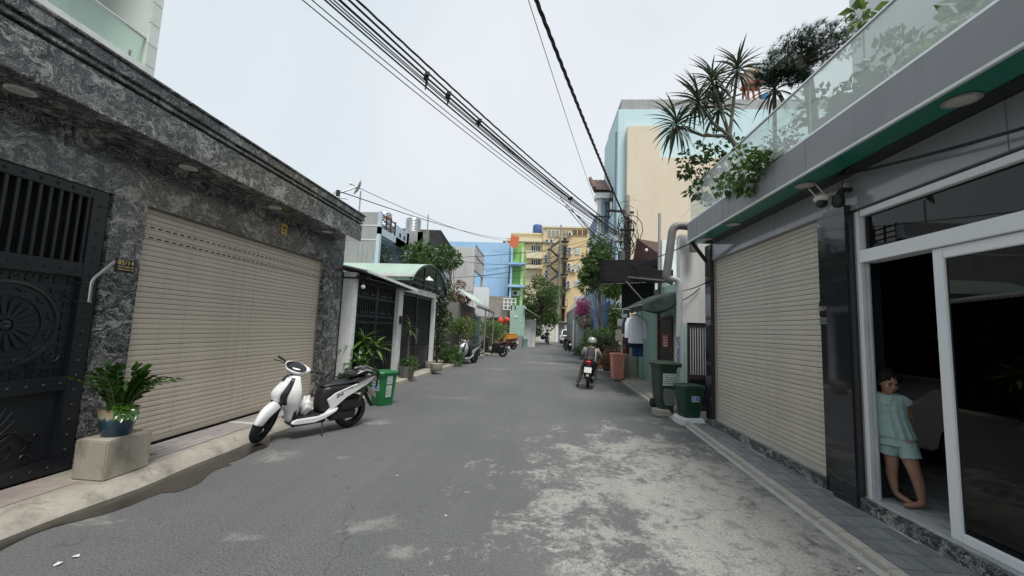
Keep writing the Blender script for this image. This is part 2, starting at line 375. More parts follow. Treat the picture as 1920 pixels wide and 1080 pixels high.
# far pavements
def strip(name, fx0, fx1, y0, y1, z, mat, n=24):
    m = MB()
    def fn(a, b_):
        y = y0+(y1-y0)*a; p0, p1 = fx0(y), fx1(y); s = 1 if p1 > p0 else -1
        return [(p0, y, -.02), (p0+.01*s, y, z-.015), (p0+.04*s, y, z), (p1, y, z)][round(b_*3)]
    m.grid(fn, n, 3); return struct(m.build(name, mat, smooth=30))
strip('pavement', lambda y: xl(y)-.06, lambda y: xl(y)-1.6, 9.2, 39.9, .1, kerb_c)
strip('pavement', lambda y: xr(y)+.03, lambda y: 9.0, 7.62, 56.3, .09, M('far_pavement', (.28,.265,.235), .9, var=.25, vs=2, bump=.3, dirt=(.12,.115,.1)))

# ================================================================ LEFT: granite-clad house
FX = -4.45
gr = granite('swirl_granite', 1.7)
grs = granite('swirl_granite_small', 2.2)
hs = thing('granite_house', 'house clad in swirling black and white granite with deep flat canopy', 'house', (FX, 6, 0))
m = MB()
m.box(-4.75, FX, 3.74, 4.1, 0, 2.84)                  # pier between gate and shutter
m.box(-4.75, FX, 7.88, 8.62, 0, 2.84)                 # pier at the far end
m.box(-4.75, FX, -1.5, 8.62, 2.84, 3.62)              # lintel
m.box(-4.75, FX, -1.5, 2.43, 0, 2.84)
m.build('wall', gr, hs)
m = MB(); m.box(-4.8, -3.9, -1.5, 8.22, 3.35, 3.7); m.build('canopy', gr, hs, bevel=.006)
m = MB(); m.box(-4.8, -3.93, -1.5, 8.19, 3.7, 3.725); m.build('shadow_gap', M('groove', (.02,.02,.02), .6), hs)
m = MB(); m.box(-4.8, -3.885, -1.5, 8.235, 3.725, 3.755); m.box(-4.8, -3.91, -1.5, 8.21, 3.755, 3.79); m.box(-4.8, -3.87, -1.5, 8.25, 3.79, 3.9); m.box(-4.8, -3.84, -1.5, 8.28, 3.9, 3.925)
m.build('cornice', grs, hs, bevel=.006)
lampw = M('downlight_cover', (.55,.52,.46), .35, var=.06)
for y in (2.72, 4.25, 5.8, 7.35):
    d = MB().lathe([(.085,0),(.09,-.012),(.075,-.014)], (-4.17, y, 3.349), 24).build('downlight', whitepaint, hs, smooth=40)
    MB().lathe([(.074,-.011),(.07,-.016),(.001,-.0165)], (-4.17, y, 3.349), 24).build('diffuser', lampw, d, smooth=40)
m = MB(); m.box(-9, -4.8, -1.5, 8.6, 0, 3.6); m.build('core', M('grey_render', (.38,.38,.36), .85, streak=.4), hs)
m = MB(); m.box(-4.76, -4.70, 4.1, 7.88, .1, 2.84); m.build('reveal', M('dark_void', (.01,.01,.01), .9), hs)
# upper storey: pale tiled frame, balcony with green glass, curtain
UX = -5.3
up = M('pale_green_wall', (.62,.68,.63), .7, var=.05, streak=.15)
mar = M('pale_marble', (.7,.73,.7), .35, var=.1, vs=6, dirt=(.5,.52,.5), dirtamt=.5)
UY = 4.7
m = MB(); m.box(-9, -6.5, -1.5, UY, 3.6, 8); m.box(-6.5, UX, UY-.13, UY, 3.6, 8); m.box(-9, UX-.02, -1.5, UY-.13, 7.2, 8.2); m.build('upper_wall', up, hs)
m = MB(); m.box(-6.5, UX+.05, -1.5, UY-.13, 3.6, 4.84); m.build('balcony_base', mar, hs, bevel=.008)
tl = M('facing_tile', (.66,.7,.66), .4, var=.08, vs=5, orand=.05, dirt=(.5,.53,.5), dirtamt=.5)
me = MB().box(0, .03, 0, .135, 0, .29).mesh('facing_tile', bevel=.004)
for k in range(13): piece(me, 'facing_tile', hs, (UX+.003, UY-.135, 3.7+.294*k), tl)
MB().box(UX-.02, UX-.008, -.5, UY-.16, 4.88, 5.22).build('balcony_glass', glass('balcony_green_glass', (.88,.96,.92), .18, hazecol=(.7,.84,.78)), hs)
MB().tube([(UX-.014, -.5, 5.235), (UX-.014, UY-.13, 5.235)], .022, 10).build('handrail', steel, hs, smooth=50)
for y in (.9, 2.3, 3.5, 4.4): MB().box(UX-.035, UX+.012, y, y+.04, 4.84, 4.95).build('glass_clamp', steel, hs, bevel=.006)
m = MB(); m.box(-6.5, -6.47, .6, 3.6, 4.85, 7.2); m.build('window_pane', darkwin, hs)
m = MB(); m.grid(lambda a, b_: (-5.75+.05*math.sin(a*60), .8+2.75*a, 4.86+2.3*b_), 150, 1); m.build('curtain', M('grey_curtain', (.36,.38,.43), .8), hs, solid=.004)

def shutter(name, label, x, y0, y1, z0, z1, n, nx, slots):
    """rolling door in the plane x, its face towards nx (+1/-1)"""
    t = thing(name, label, 'roller shutter', (x, (y0+y1)/2, z0))
    p = (z1-z0)/n; d = .009*nx
    prof = [(0, .0015), (d*.85, .003), (d, .009), (d, p-.008), (d*.8, p-.0035), (0, p-.002)]
    me = MB().prism([(-.01*nx, .0015)] + prof + [(-.01*nx, p-.002)], lambda q, y: (q[0], y, q[1]), y0, y1).mesh('slat', smooth=50)
    sm = M('shutter_'+name, slots, .48, .0, var=.04, vs=1.2, streak=.3, orand=.035, dirt=[k*.72 for k in slots], dirtamt=.4)
    for k in range(n):
        if k == 0:
            MB().box(x-.014, x+.014, y0, y1, z0, z0+p*.95).build('bottom_bar', sm, t, bevel=.003); continue
        piece(me, 'slat', t, (x+rnd.uniform(-.0018,.0018), 0, z0+p*k+rnd.uniform(-.0008,.0008)), sm, (0, rnd.uniform(-.012,.012), 0))
    return t, p, sm
rs, p, sm = shutter('roller_shutter', 'wide beige roller shutter between swirled granite piers', -4.56, 4.1, 7.88, .11, 2.84, 45, 1, (.58,.51,.42))
m = MB()
for k in (39, 41):
    for j in range(38): m.box(-4.56+.011, -4.56+.0145, 4.15+j*.098, 4.205+j*.098, .11+p*k+.02, .11+p*k+.034)
s = m.build('vent_slots', M('slot_black', (.01,.01,.01), .9), rs); s['kind'] = 'stuff'
for y, w in ((4.095, .03), (7.855, .03)): MB().box(-4.6, -4.535, y, y+w, .11, 2.838).build('guide_rail', M('beige_rail', (.36,.33,.27), .5), rs, bevel=.003)

# ---------------- black iron gate
GX = -4.5
gate = thing('iron_gate', 'black cast iron gate with sun medallion and vertical bars above', 'gate', (GX, 3.08, .11))
gy0, gy1, gz0, gz1 = 2.45, 3.72, .11, 2.84
fw = .15
m = MB()
m.box(GX-.03, GX+.03, gy0, gy0+fw*.8, gz0, gz1); m.box(GX-.03, GX+.03, gy1-fw, gy1, gz0, gz1)
for a, b in ((gz0, gz0+.13), (.87, 1.0), (1.95, 2.09), (gz1-.1, gz1)): m.box(GX-.026, GX+.028, gy0+.1, gy1-.14, a, b)
m.build('frame', blackmetal, gate, bevel=.006)
m = MB(); m.box(GX-.03, GX-.012, gy0+.1, gy1-.1, gz0+.1, 2.0); m.build('panel', blackmetal, gate)
m = MB(); m.box(GX-.12, GX-.1, gy0, gy1, gz0, gz1); m.build('backing', M('dark_void'), gate)
bw = .03
for k in range(13):
    y = gy0+fw*.8+.04+k*.0775
    MB().box(GX-.018, GX+.016, y, y+bw, 2.09, gz1-.1).build('bar', blackmetal, gate, bevel=.004)
cy, cz = 3.08, 1.48
m = MB(); m.lathe([(.385,-.012),(.385,.006),(.36,.01),(.355,-.004),(.001,-.006)], (GX, cy, cz), 48, 'x')
med = m.build('medallion', blackmetal, gate, smooth=30)
m = MB()
for k in range(18):
    w = 2*math.pi*k/18
    pr = [(.055, -.012), (.21, -.02), (.235, 0), (.21, .02), (.055, .012)]
    m.prism([(cy+r*math.cos(w)-q*math.sin(w), cz+r*math.sin(w)+q*math.cos(w)) for r, q in pr], lambda q, x: (x, q[0], q[1]), GX-.008, GX+.012)
m.build('sun_ray', blackmetal, med, bevel=.002)
m = MB(); m.lathe([(.045,-.01),(.04,.016),(.02,.02),(.001,.006)], (GX, cy, cz), 20, 'x'); m.lathe([(.262,-.01),(.262,.006),(.25,.006),(.25,-.01)], (GX, cy, cz), 40, 'x')
m.build('boss', blackmetal, med, smooth=40)
m = MB()
for k in range(12):      # bird shapes in the outer ring
    w = 2*math.pi*(k+.5)/12; r = .31
    for s_ in (-1, 1):
        m.tube([(GX+.002, cy+(r+q)*math.cos(w+a*s_), cz+(r+q)*math.sin(w+a*s_)) for a, q in ((0,-.012),(.05,.012),(.1,.004),(.15,.018))], [.004,.008,.006,.002], 6)
m.build('bird_relief', blackmetal, med)['kind'] = 'stuff'
def meander(m, p0, dy, dz, n, s):     # greek key strokes
    for k in range(n):
        y, z = p0[0]+dy*k, p0[1]+dz*k
        for a, b, c, d in ((0,0,1,.14),(0,0,.14,1),(0,.86,1,1),(.86,.4,1,1),(.4,.4,1,.54)):
            m.box(GX-.012, GX-.003, y+s*a, y+s*c, z+s*b, z+s*d)
m = MB(); meander(m, (gy0+.2, 1.87), .105, 0, 9, .062); meander(m, (gy0+.2, 1.02), .105, 0, 9, .062)
meander(m, (gy1-.235, 1.12), 0, .105, 7, .062); meander(m, (gy0+.14, 1.12), 0, .105, 7, .062)
m.build('key_border', blackmetal, gate)['kind'] = 'stuff'
rust = M('rusty_bronze', (.05,.028,.015), .5, .4, var=.4, vs=8)
def spiral(c, r, turns, ph, w=.006):
    pts = []; n = 22
    for i in range(n+1):
        t = i/n; a = ph+turns*2*math.pi*t; q = r*(1-t*.85)
        pts.append((GX-.004, c[0]+q*math.cos(a), c[1]+q*math.sin(a)))
    return pts, [w*(1-.6*i/n) for i in range(n+1)]
m = MB()
for (c, r, t, ph) in (((gy1-.28,1.74),.07,1.3,0),((gy1-.38,1.78),.05,-1.2,1),((gy1-.28,1.2),.07,-1.3,0),((gy1-.4,1.14),.055,1.2,2),((gy0+.3,1.74),.07,-1.3,3),((gy0+.3,1.2),.07,1.3,3)):
    m.tube(*spiral(c, r, t, ph), n=5)
m.build('corner_scroll', blackmetal, gate)['kind'] = 'stuff'
m = MB()
for k in range(9):
    a = .25*math.pi*(k-4)/4; m.tube([(GX-.004, 3.05+.32*t*math.cos(a*1.2+.5*t)-.1, .5+.3*t*math.sin(a*1.7+.9*t)) for t in [i/10 for i in range(11)]], [.012*(1-i/11)+.003 for i in range(11)], 5)
m.tube(*spiral((3.2,.42),.16,1.4,.3,.014), n=5); m.tube(*spiral((2.95,.48),.14,-1.4,2.3,.014), n=5)
for k in range(4): m.tube(*spiral((3.36+.02*k,.3+.06*k),.05,1.2,k,.006), n=5)
m.build('lower_relief', blackmetal, gate, smooth=50)
st = MB().sph((0,0,0), (.014,.017,.017), 8, 4).mesh('stud', smooth=True)
zs = [.3+.14*k for k in range(18)]
for z in zs: piece(st, 'stud', gate, (GX+.03, gy1-.075, z), blackmetal)
for z0 in (.175, .935, 2.02, 2.79):
    for k in range(8): piece(st, 'stud', gate, (GX+.028, gy0+.2+.125*k, z0), blackmetal)
h = thing('gate_pull_bar', 'bent stainless steel pull bar on the edge of the iron gate', 'handle', (GX+.05, 3.66, 1.7))
pts = [onx(166,566,-4.37), onx(171,530,-4.36), onx(176,521,-4.35), onx(215,489,-4.22)]
MB().tube(pts, [.017,.017,.0165,.0165], 10).build('bar', steel, h, smooth=50)
for q in (pts[0], pts[1]): MB().tube([q+Vector((-.13,-.02,0)), q+Vector((.02,.005,0))], .009, 8).build('bracket', steel, h)

# ---------------- number plate, yellow sticker
np_ = thing('house_number_plate', 'small black plate with gold number 85/14 on granite pier', 'sign', (FX+.008, 3.93, 2.13))
MB().box(FX+.001, FX+.012, 3.84, 4.035, 2.055, 2.19).build('plate', M('plate_black', (.015,.013,.012), .25), np_, bevel=.002)
gold = M('gold', (.62,.46,.2), .35, .6, var=.1)
F = face((FX+.0135, 3.937, 2.152), (0,1,0), (0,0,1))
text('number', '85/14', gold, np_, F, .075, bold=.001)
m = MB()
for z, ws in ((2.108, (.03,.025,.045,.035)), (2.08, (.05,.02,.035,.03))):
    y = 3.862
    for w in ws: m.box(FX+.012, FX+.0135, y, y+w, z-.005, z+.005); y += w+.009
m.build('small_print', gold, np_)
yp = thing('yellow_plate', 'small yellow plate fixed above the beige shutter', 'sign', (FX+.005, 6.46, 3.1))
c = onx(532,430,FX)
MB().box(FX+.001, FX+.012, c.y-.075, c.y+.075, c.z-.09, c.z+.09).build('plate', M('yellow_plate', (.62,.45,.07), .4), yp, bevel=.003)
m = MB(); m.box(FX+.012, FX+.0135, c.y-.04, c.y+.04, c.z+.0, c.z+.045); m.box(FX+.012, FX+.0135, c.y-.05, c.y+.03, c.z-.05, c.z-.03); m.build('mark', M('brown_mark', (.12,.07,.02), .6), yp)
# ---------------- concrete block with potted zz plant
blk = MB().box(-4.2, -3.88, 3.5, 3.93, .1, .45).build('concrete_block', M('block_concrete', (.36,.33,.27), .85, var=.2, vs=3.5, bump=.35, bs=50, dirt=(.17,.152,.118), dirtamt=.8, streak=.25), bevel=.01)
tag(blk, 'square concrete plinth under the blue glazed plant pot', 'plinth')
def potmat():
    m, nt, b = new_mat('blue_glaze'); co = objco(nt); sx = nd(nt, 'ShaderNodeSeparateXYZ'); nt.links.new(co, sx.inputs[0])
    dr = noise(nt, mapped(nt, co, (26, 26, .6)), 1, 4, .6)
    z = math_(nt, 'SUBTRACT', sx.outputs[2], math_(nt, 'MULTIPLY', dr, .11))
    c = ramp(nt, [(.0, (.02,.055,.09)), (.40, (.035,.08,.115)), (.47, (.16,.24,.2)), (.52, (.5,.45,.33)), (.78, (.42,.33,.2)), (.9, (.06,.035,.02))], math_(nt, 'MULTIPLY', z, 4.2))
    nt.links.new(c, b.inputs['Base Color']); b.inputs['Roughness'].default_value = .18; return m
def leafmesh(L, Wd, fold=.25, curl=.2, name='leaf', n=4, tip=.5):
    m = MB(); rows = []
    for i in range(n+1):
        t = i/n; w = Wd*math.sin(math.pi*min(1, (t*.92+.06))**(1 if tip == .5 else tip)); z = -curl*L*t*t
        rows += [(-w/2, L*t, z+fold*w/2), (0, L*t, z), (w/2, L*t, z+fold*w/2)]
    f = []
    for i in range(n):
        a = 3*i; f += [(a, a+1, a+4, a+3), (a+1, a+2, a+5, a+4)]
    m.add(rows, f); return m.mesh(name, smooth=True)
def orient(d, upv=(0,0,1), roll=0):
    y = Vector(d).normalized(); u = Vector(upv)
    if abs(y.dot(u)) > .97: u = Vector((1,0,0))
    x = y.cross(u).normalized(); z = x.cross(y)
    m = Matrix((x, y, z)).transposed()
    return (m @ Matrix.Rotation(roll, 3, 'Y'))
zz = thing('potted_plant', 'glossy green zz plant in blue glazed pot on concrete plinth', 'plant', (-4.04, 3.71, .451))
pot = MB().lathe([(.1,.0),(.108,.01),(.13,.12),(.148,.22),(.155,.255),(.146,.258),(.14,.23),(.132,.22),(.001,.22)], (-4.04, 3.71, .451), 32).build('pot', potmat(), zz, smooth=40)
for v in pot.data.vertices: pass
MB().lathe([(.132,.216),(.1,.226),(.001,.23)], (-4.04, 3.71, .451), 16).build('soil', M('soil_dark', (.03,.022,.015), .95), zz)
zzm = leafmat('zz_leaf', (.012,.045,.007), (.06,.125,.014), .2, .1, 9)
zleaf = [leafmesh(.092, .058, .35, .2), leafmesh(.082, .052, .35, .3)]
stemm = M('zz_stem', (.07,.13,.03), .4)
for k in range(30):
    a = rnd.uniform(0, 6.28); lean = rnd.uniform(.05, .7) if k > 5 else rnd.uniform(.0, .3); L = rnd.uniform(.3, .45)
    if k in (6,7): a, lean, L = -1.9+k*.2, 1.3, .3
    if k in (8,9,10): a, lean, L = 1.2+.35*(k-8), .85, .46
    base = Vector((-4.04+.06*math.cos(a), 3.71+.06*math.sin(a), .66)); pts = []; n = 8
    for i in range(n+1):
        t = i/n; th = lean*(.35+.75*t)
        pts.append(base + Vector((math.cos(a)*math.sin(th), math.sin(a)*math.sin(th), math.cos(th)))*L*t)
    pts = [Vector((max(p.x, -4.42), p.y, p.z)) for p in pts]
    stem = MB().tube(pts, [.012-.008*i/n for i in range(n+1)], 6).build('stem', stemm, zz, smooth=60)
    for i in range(2, n+1):
        d = (pts[i]-pts[i-1]).normalized(); side = d.cross(Vector((math.cos(a+1.57), math.sin(a+1.57), 0))).normalized()
        for s_ in (-1, 1):
            sv_ = Vector((-math.sin(a), math.cos(a), 0))*s_
            dd = (sv_*.7 + d*.85 + side*.15*rnd.uniform(-1,1)).normalized()
            o = piece(rnd.choice(zleaf), 'leaf', stem, pts[i], zzm)
            o.rotation_euler = orient(dd, side if side.z > 0 else -side, rnd.uniform(-.4,.4)).to_euler()
            o.scale = (1, 1, 1) if rnd.random() < .6 else (.85, .85, .85)
    o = piece(zleaf[0], 'leaf', stem, pts[-1], zzm); o.rotation_euler = orient(pts[-1]-pts[-2]).to_euler()

# ---------------- scooters: x forward, z up, rear axle above the origin
def wheel(t, x, z, r, w, rimmat, spokes=5, name='wheel', T=None):
    wh = MB(T).lathe([(r*.66,-w*.42),(r*.8,-w*.5),(r*.93,-w*.42),(r,-w*.12),(r,w*.12),(r*.93,w*.42),(r*.8,w*.5),(r*.66,w*.42)], (x,0,z), 32, 'y')
    wh.f = wh.f[:-2]; tyre = wh.build(name, rubber, t, smooth=50)
    m = MB(T); m.lathe([(r*.66,-w*.36),(r*.7,-w*.42),(r*.7,w*.42),(r*.66,w*.36),(r*.62,0)], (x,0,z), 28, 'y'); m.f = m.f[:-2]
    m.lathe([(r*.001,-w*.5),(r*.16,-w*.5),(r*.18,-w*.3),(r*.18,w*.3),(r*.16,w*.5),(r*.001,w*.5)], (x,0,z), 16, 'y')
    for k in range(spokes):
        a = 2*math.pi*k/spokes+.3
        for q in (-.09, .09):
            m.tube([(x+r*.14*math.cos(a), 0, z+r*.14*math.sin(a)), (x+r*.66*math.cos(a+q), 0, z+r*.66*math.sin(a+q))], [(.014,.009),(.011,.008)], 6)
    m.build('rim', rimmat, tyre, smooth=40)
    m = MB(T); m.lathe([(r*.45,-w*.3),(r*.45,-w*.36),(r*.3,-w*.36),(r*.3,-w*.3)], (x,.0,z), 24, 'y'); m.build('brake_disc', steel, tyre)
    return tyre
def sidepanel(m, poly, yin, yout):
    for s_ in (-1, 1):
        m.prism(poly, lambda q, y: (q[0], y*s_, q[1]), yin, yout)
def scooter(name, label, paint, seatm, loc, heading, steer=.5, lean=.12, luggage=False, letter=None, group=None, mirrors=True):
    t = thing(name, label, 'scooter', loc, group=group, local=True, rot=(Euler((-lean, 0, 0)).to_matrix().to_4x4() and (Matrix.Rotation(heading, 4, 'Z') @ Matrix.Rotation(-lean, 4, 'X')).to_euler()))
    r = .285; zc = r
    # steering assembly, turned about the head axis
    hx, hz = 1.06, .96
    ax = Vector((-.42, 0, 1)).normalized()
    T = Matrix.Translation((hx,0,hz)) @ Matrix.Rotation(steer, 4, ax) @ Matrix.Translation((-hx,0,-hz))
    wheel(t, 0, zc, r, .115, M('dark_rim', (.03,.03,.032), .35, .6))
    wheel(t, 1.353, zc, r, .105, M('dark_rim'), T=T, name='wheel')
    m = MB(T); [m.tube([(1.353,s*.068,zc), (1.2,s*.068,.6)], .017, 8) for s in (-1,1)]; m.tube([(1.2,-.07,.6),(1.2,.07,.6)], .02, 6); m.tube([(1.2,0,.6),(1.05,0,1.0)], .026, 8); m.build('fork', blackplast, t, smooth=50)
    # front fender: shell over the wheel
    m = MB(T); rows = []
    for i in range(13):
        a = R(168-12.5*i); rr = r+.03+.012*math.sin(math.pi*i/12); w = .092*(.72+.28*math.sin(math.pi*i/12))
        if i < 2: w *= .7
        ring = []
        for j in range(7):
            q = (j-3)/3; dz = -.085*abs(q)**2.4*(1.35 if i > 5 else .8)
            ring.append((1.353+(rr+dz)*math.cos(a)*1.0, q*w, zc+(rr+dz)*math.sin(a)))
        rows.append(ring)
    m.add([p for q in rows for p in q], [(i*7+j, i*7+j+1, (i+1)*7+j+1, (i+1)*7+j) for i in range(12) for j in range(6)])
    m.build('front_fender', paint, t, smooth=True, solid=.008, sub=1)
    # handlebar cowl with headlight
    m = MB(T); cz_ = 1.06
    rings = []
    for x, w, h, dz in ((.87,.04,.02,.02),(.89,.16,.035,.018),(.94,.215,.048,.012),(1.0,.19,.056,.0),(1.06,.145,.05,-.022),(1.1,.1,.036,-.042),(1.115,.02,.015,-.05)):
        rings.append([(x, w*math.cos(2*math.pi*j/20)*(1 if abs(math.cos(2*math.pi*j/20)) < .8 else .97), cz_+dz+h*math.sin(2*math.pi*j/20)) for j in range(20)])
    m.loft(rings); m.build('handlebar_cowl', paint, t, smooth=True, sub=1)
    m = MB(T); m.add([(1.086+.06*(1-abs(q)**2)-.055*(1-k), q*.135, 1.005+.095*k) for k in (0,.33,.66,1) for q in (-1,-.6,-.25,0,.25,.6,1)], [(a*7+b, a*7+b+1, (a+1)*7+b+1, (a+1)*7+b) for a in range(3) for b in range(6)])
    for i, (x, y, z) in enumerate(m.v): pass
    MB(T).sph((1.065,0,1.02), (.06,.13,.03), 16, 8, (0,.35,0)).build('headlight', M('headlamp_glass', (.3,.31,.33), .06, .3), t, smooth=True)
    MB(T).sph((1.025,0,1.09), (.09,.155,.02), 16, 8, (0,.45,0)).build('visor', M('smoked_visor', (.02,.02,.024), .06), t, smooth=True)
    for s in (-1,1):
        MB(T).tube([(.95,s*.19,1.06),(.92,s*.27,1.075),(.86,s*.37,1.06)], [.013,.017,.017], 10).build('handgrip', rubber, t, smooth=60)
        MB(T).tube([(.985,s*.2,1.055),(.99,s*.27,1.06),(.95,s*.36,1.035),(.955,s*.385,1.04)], [.008,.007,.006,.007], 6).build('brake_lever', blackplast, t, smooth=60)
    if mirrors:
        for s in (-1,1):
            q = MB(T).tube([(.95,s*.17,1.09),(.93,s*.24,1.22),(.92,s*.27,1.25)], .006, 6).build('mirror', blackplast, t)
            MB(T).sph((.915,s*.3,1.27), (.012,.055,.035), 12, 6).build('mirror_shell', blackplast, q, smooth=True)
    # front apron (leg shield): curved shell
    def shield(a, b):
        z = .27+.69*b; w = (.10+.12*min(1, b*2.2)) * (1-.42*max(0, b-.72)/.28); q = (a-.5)*2
        x = 1.02 + .03*b + .2*math.exp(-((b-.6)/.3)**2)*(1-abs(q)**1.7) + .04*(1-q*q)*(1-b)
        return (x - .05*abs(q)**3, q*w, z)
    m = MB(); m.grid(shield, 14, 12); m.build('leg_shield', paint, t, smooth=True, solid=.018)
    # nose cover: pointed bright panel with dark surround
    m = MB(); m.grid(lambda a, b: tuple(Vector(shield(.5+(a-.5)*(.62-.25*(1-b)), .46+.5*b))+Vector((.036+.03*math.sin(math.pi*a)*math.sin(math.pi*min(1,b+.15)),0,0))), 10, 8)
    m.build('nose_panel', paint, t, smooth=True, solid=.012)
    m = MB(); m.grid(lambda a, b: tuple(Vector(shield(.5+(a-.5)*(.8-.2*(1-b)), .4+.56*b))+Vector((.022,0,0))), 10, 8); m.build('indicator_trim', M('smoke_lens', (.03,.025,.025), .12), t, smooth=True, solid=.01)
    m = MB(); m.grid(lambda a, b: tuple(Vector(shield(.5+(a-.5)*.16, .9+.11*b))+Vector((.07-.03*b,0,.0))), 6, 4); m.build('nose_vent', blackplast, t, smooth=True, solid=.012)
    m = MB(); m.box(.985,1.025,-.17,.17,.3,.88); m.build('inner_shield', blackplast, t, bevel=.015)
    # floor, under-cowl, black centre body
    m = MB(); m.box(.5, 1.0, -.17, .17, .3, .335); m.build('floorboard', rubber, t, bevel=.012)
    skirt = [(1.06,.27),(1.0,.245),(.7,.235),(.55,.27),(.36,.36),(.33,.42),(.5,.36),(.66,.325),(1.0,.325)]
    for s_ in (-1,1): MB().prism(skirt, lambda q, y: (q[0], y*s_, q[1]), .135, .185).build('side_skirt', paint, t, bevel=.012)
    m = MB(); m.box(.5,1.02,-.13,.13,.2,.3); m.build('underframe', blackplast, t, bevel=.01)
    m = MB(); rings = []
    for z, x0, x1, w in ((.3,.3,.6,.11),(.4,.25,.64,.13),(.6,.1,.64,.14),(.72,-.1,.6,.14),(.78,-.12,.52,.13)):
        rings.append([(x0,-w,z),((x0+x1)/2,-w*1.05,z),(x1-.04,-w,z),(x1,-w*.5,z),(x1+.01,0,z),(x1,w*.5,z),(x1-.04,w,z),((x0+x1)/2,w*1.05,z),(x0,w,z)])
    m.loft(rings); m.build('seat_base', blackplast, t, smooth=60, sub=1)
    # painted flank sweeping up to the tail
    fl = [(.5,.58),(.53,.56),(.46,.42),(.56,.33),(.44,.36),(.36,.43),(.2,.56),(-.02,.66),(-.2,.74),(-.36,.845),(-.37,.87),(-.2,.83),(.0,.77),(.22,.715),(.4,.655)]
    for s_ in (-1,1):
        m = MB(); n = len(fl); oy = [.155-.06*max(0,(.1-x))/.47 for x, z in fl]
        vs_ = [(x,(o_-.03)*s_,z) for (x,z), o_ in zip(fl, oy)]+[(x,o_*s_,z) for (x,z), o_ in zip(fl, oy)]
        m.add(vs_, [tuple(range(n))[::-1], tuple(range(n,2*n))]+[(i,(i+1)%n,n+(i+1)%n,n+i) for i in range(n)]); m.build('side_panel', paint, t, bevel=.008)
    if letter:
        Fm = face((.3, .1565, .6), (-1,0,-.0), (0,0,1)); Fm = face((.33,.157,.61), (-.94,0,.3), (.3,0,.94))
        text('lettering', letter, M('plate_black'), t, Fm, .085, shear=.3, bold=.0015)
    # seat
    m = MB(); rings = []
    for x, w, z0, z1 in ((.6,.07,.74,.755),(.55,.11,.74,.795),(.42,.135,.745,.81),(.25,.14,.76,.815),(.12,.135,.775,.825),(.04,.13,.79,.87),(-.1,.125,.8,.885),(-.24,.1,.82,.885),(-.29,.06,.84,.87)):
        rings.append([(x,-w*.92,z0),(x,-w,(z0+z1)/2),(x,-w*.75,z1-.004),(x,-w*.3,z1),(x,w*.3,z1),(x,w*.75,z1-.004),(x,w,(z0+z1)/2),(x,w*.92,z0)])
    m.loft(rings); m.build('seat', seatm, t, smooth=True, sub=1)
    m = MB(); m.tube([(.02,-.14,.8),(-.15,-.14,.86),(-.33,-.11,.9),(-.37,0,.905),(-.33,.11,.9),(-.15,.14,.86),(.02,.14,.8)], .014, 8); m.build('grab_rail', blackplast, t, smooth=60)
    MB().sph((-.345,0,.82), (.05,.085,.045), 12, 6).build('tail_light', M('red_lens', (.25,.008,.008), .12), t, smooth=True)
    # engine, exhaust, rear mudguard, plate
    m = MB(); m.box(-.02,.46,.05,.16,.2,.36); m.build('crankcase', blackplast, t, bevel=.035)
    m = MB(); m.box(-.12,.3,.09,.17,.36,.5); m.build('air_box', M('satin_black', (.02,.02,.021), .3), t, bevel=.03)
    m = MB(); m.cyl((.25,-.12,.2),(-.22,-.17,.33),.045,.055,14); m.build('exhaust', M('dark_steel', (.1,.1,.1), .35, .8), t, smooth=50)
    m = MB(); m.cyl((-.02,.14,.36),(-.14,.13,.68),.022,.03,10); m.cyl((-.02,-.14,.36),(-.14,-.13,.68),.022,.03,10); m.build('shock_absorber', blackplast, t, smooth=50)
    m = MB(); m.grid(lambda a, b: (-.12-.28*b, (a-.5)*(.16-.03*b), .74-.42*b-.02*math.sin(a*3.14)), 4, 6); m.build('rear_mudguard', blackplast, t, smooth=True, solid=.01)
    m = MB(); m.obox((-.38,0,.56),(.006,.2,.15),(0,.35,0)); m.build('number_plate', M('plate_white', (.72,.72,.7), .4), t)
    # side stand
    m = MB(); m.tube([(.55,.12,.24),(.6,.26,.03)], .011, 8); m.obox((.6,.27,.02),(.06,.04,.012)); m.build('side_stand', blackplast, t)
    if luggage:
        lg = MB(); lg.sph((-.1,.0,.95), (.15,.15,.07), 14, 8, (0,.1,0)); lg.build('luggage_bag', M('black_bag', (.012,.012,.013), .3, bump=.5, bs=12), t, smooth=True)
        m = MB(); m.tube([(.02,.1,.93),(-.1,.14,.99),(-.24,.11,.97)], .012, 6); m.tube([(.0,-.05,1.0),(-.2,0,1.03),(-.33,.05,.98)], .01, 6); m.build('buckle_strap', steel, t, smooth=50)
        m = MB(); m.obox((.09,.02,.93),(.16,.2,.07),(0,-.15,.2)); m.build('grey_pouch', M('pouch', (.07,.065,.06), .8), t, bevel=.015)
        m = MB(); m.tube([(-.26,.1,.99),(-.36,.13,.95),(-.37,.14,.82),(-.36,.13,.66)], [.02,.024,.02,.014], 8); m.build('hanging_strap', M('black_bag'), t, smooth=60)
    return t
pearl = M('pearl_white', (.80,.81,.80), .16, var=.02, coat=.6)
sf, sr = onz(487,836), onz(667,801)
hd = math.atan2(sf.y-sr.y, sf.x-sr.x)
sh = scooter('parked_scooter', 'white scooter on its side stand in front of beige shutter', pearl, M('seat_black', (.018,.018,.019), .42, var=.15), (sr.x-.13, sr.y, .0), hd, steer=.75, lean=.11, luggage=True, letter='SHi', mirrors=False)
sh.scale = (.91,.91,.91)
bg_ = MB().sph((0,0,0), (.085,.075,.12), 20, 14); bg_.v = [tuple(Vector(v)*(1+.13*math.sin(v[0]*90+v[2]*40)+.1*math.sin(v[1]*110-v[2]*60))+Vector((0,0,.03 if v[2] > .1 else 0))) for v in bg_.v]
bag = bg_.build('plastic_bag', M('white_bag', (.78,.78,.77), .35, bump=.8, bs=9), smooth=True)
